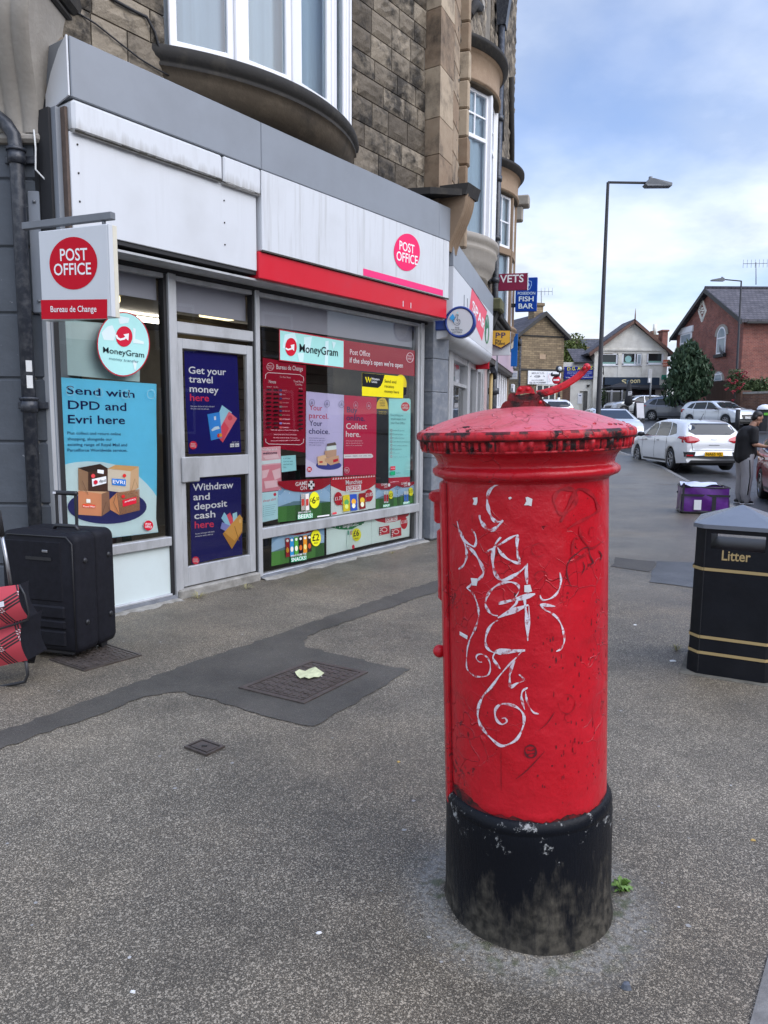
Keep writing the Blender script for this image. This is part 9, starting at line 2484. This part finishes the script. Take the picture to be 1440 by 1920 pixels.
def leaf_mat(n,a,c): return mat(n,a,rough=.6,two=c,scale=1.6,var=0,spec=.3)
M_CON = leaf_mat('conifer_leaf',(.014,.036,.018),(.050,.085,.040)); M_LF = leaf_mat('tree_leaf',(.055,.085,.018),(.16,.19,.05)); M_SHR = leaf_mat('shrub_leaf',(.030,.055,.020),(.085,.12,.045))
M_BARK = mat('bark',(.07,.05,.035),rough=.9,bump=.6); M_ROSE = mat('red_rose',(.22,.008,.018),rough=.6,var=.3,scale=20)
def leaves(mb,c,rad3,n,size,m,seed,up=.0,shape=None,lump=6):
    rr = random.Random(seed); c = Vector(c); L_ = [(Vector((rr.gauss(0,1),rr.gauss(0,1),rr.gauss(0,1))).normalized(),rr.uniform(.7,1.12)) for _ in range(lump*5)]
    for i in range(n):
        d = Vector((rr.gauss(0,1),rr.gauss(0,1),rr.gauss(0,1))).normalized()
        k_ = max(L_,key=lambda l: l[0].dot(d))[1]; t = (rr.random() ** .4)*k_
        p = Vector((d.x*rad3[0],d.y*rad3[1],d.z*rad3[2]))*t
        if shape: f = shape(p.z/rad3[2]); p.x *= f; p.y *= f
        p += c; a = Vector((rr.gauss(0,1),rr.gauss(0,1),rr.gauss(0,1)+up)).normalized(); e = a.cross(Vector((rr.gauss(0,1),rr.gauss(0,1),rr.gauss(0,1)))).normalized(); s_ = size*rr.uniform(.6,1.3)
        mb.add([p - a*s_,p+e*s_ * .4,p+a*s_,p - e*s_ * .4],[(0,1,2,3)],m)
def tree(name,lab,c,rad3,n,size,m,seed,trunk,**k):
    T = Thing(name,lab, 'tree' if 'tree' in name or 'conifer' in name else 'shrub',(c[0],c[1],trunk)); b = MB(); leaves(b,c,rad3,n,size,m,seed,**k); T.part('crown',b)
    b = MB(); r = rad3[0] * .07
    b.tube([(c[0],c[1],trunk),(c[0] + .05,c[1],(trunk+c[2])/2),(c[0],c[1],c[2]+rad3[2] * .5)],[r*1.5,r,r * .3],M_BARK,8)
    rr = random.Random(seed)
    for i in range(6): a = rr.uniform(0,6.28); b.tube([(c[0],c[1],c[2] - rad3[2]*rr.uniform(0,.7)),(c[0]+rad3[0] * .6*math.cos(a),c[1]+rad3[1] * .6*math.sin(a),c[2]+rad3[2]*rr.uniform(-.2,.5))],[r * .6,r * .15],M_BARK,6)
    T.part('trunk',b); return T
cz = at(1290,702,46.2); tree('conifer_tree', 'dark green bushy conifer in front of the red brick gable',(cz.x,46.2,cz.z),(1.36,1.25,2.15),4800,.16,M_CON,3,rise(46),up=2.2,shape=lambda t: 1.12 - .30*t - .25*max(0,t) ** 2,lump=9)
cz = at(1070,668,74); tree('broadleaf_tree', 'yellow green tree between the stone house and the workshop roof',(cz.x,74,cz.z),(1.9,1.6,2.2),3500,.17,M_LF,5,rise(74)); 
cz = at(1408,722,43.6); tree('garden_shrub', 'dark trailing shrub over the low brick wall',(cz.x + .3,43.6,cz.z - .1),(1.15,.5,.55),1500,.10,M_SHR,7,rise(43))
cz = at(1380,714,43.2); RT = tree('rose_bush', 'climbing rose bush with deep red flowers beside the timber fence',(cz.x,43.2,cz.z),(.72,.45,.85),900,.08,M_SHR,8,rise(43))
b = MB(); rr = random.Random(12)
for i in range(20):
    p = Vector((cz.x+rr.gauss(0,.32),42.8+rr.uniform(-.1,.3),cz.z+rr.gauss(0,.42)))
    for j in range(5): b.ball(p+Vector((rr.gauss(0,.05),rr.gauss(0,.05),rr.gauss(0,.05))),rr.uniform(.028,.055),M_ROSE,6,4)
RT.part('flowers',b)
b = MB(); cz = at(1106,745,57); 
cz = at(1131,745,59.5); tree('potted_shrub', 'narrow climbing plant beside the cafe door',(cz.x,59.5,cz.z),(.28,.25,.9),350,.08,M_SHR,9,rise(59))
# unseen terrace added across the road to darken the sky's reflection in the glass
OP = Frame(16.5,2.0,rad(200)); b = MB(); b.box(-12,14,0,6,-.2,6.2,M_BRICK2); b.prism([(-12.3,-.3,6.1),(-12.3,3,8.8),(-12.3,6.3,6.1)],(26.6,0,0),M_SLATE)
OT = Thing('added_reflection_terrace', 'brown brick terrace added across the road, out of view, to darken the glass reflections', 'building',(0,0,0),OP); OT.part('wall',b)
for i in range(6):
    for z in (.9,3.7):
        b = MB(); x = -10.4+4*i; b.box(x,x+1.3,-.06,.02,z,z+1.6,M_UPVC); b.box(x + .1,x+1.2,-.07,-.06,z + .1,z+1.5,M_DGLASS); OT.part('window',b)
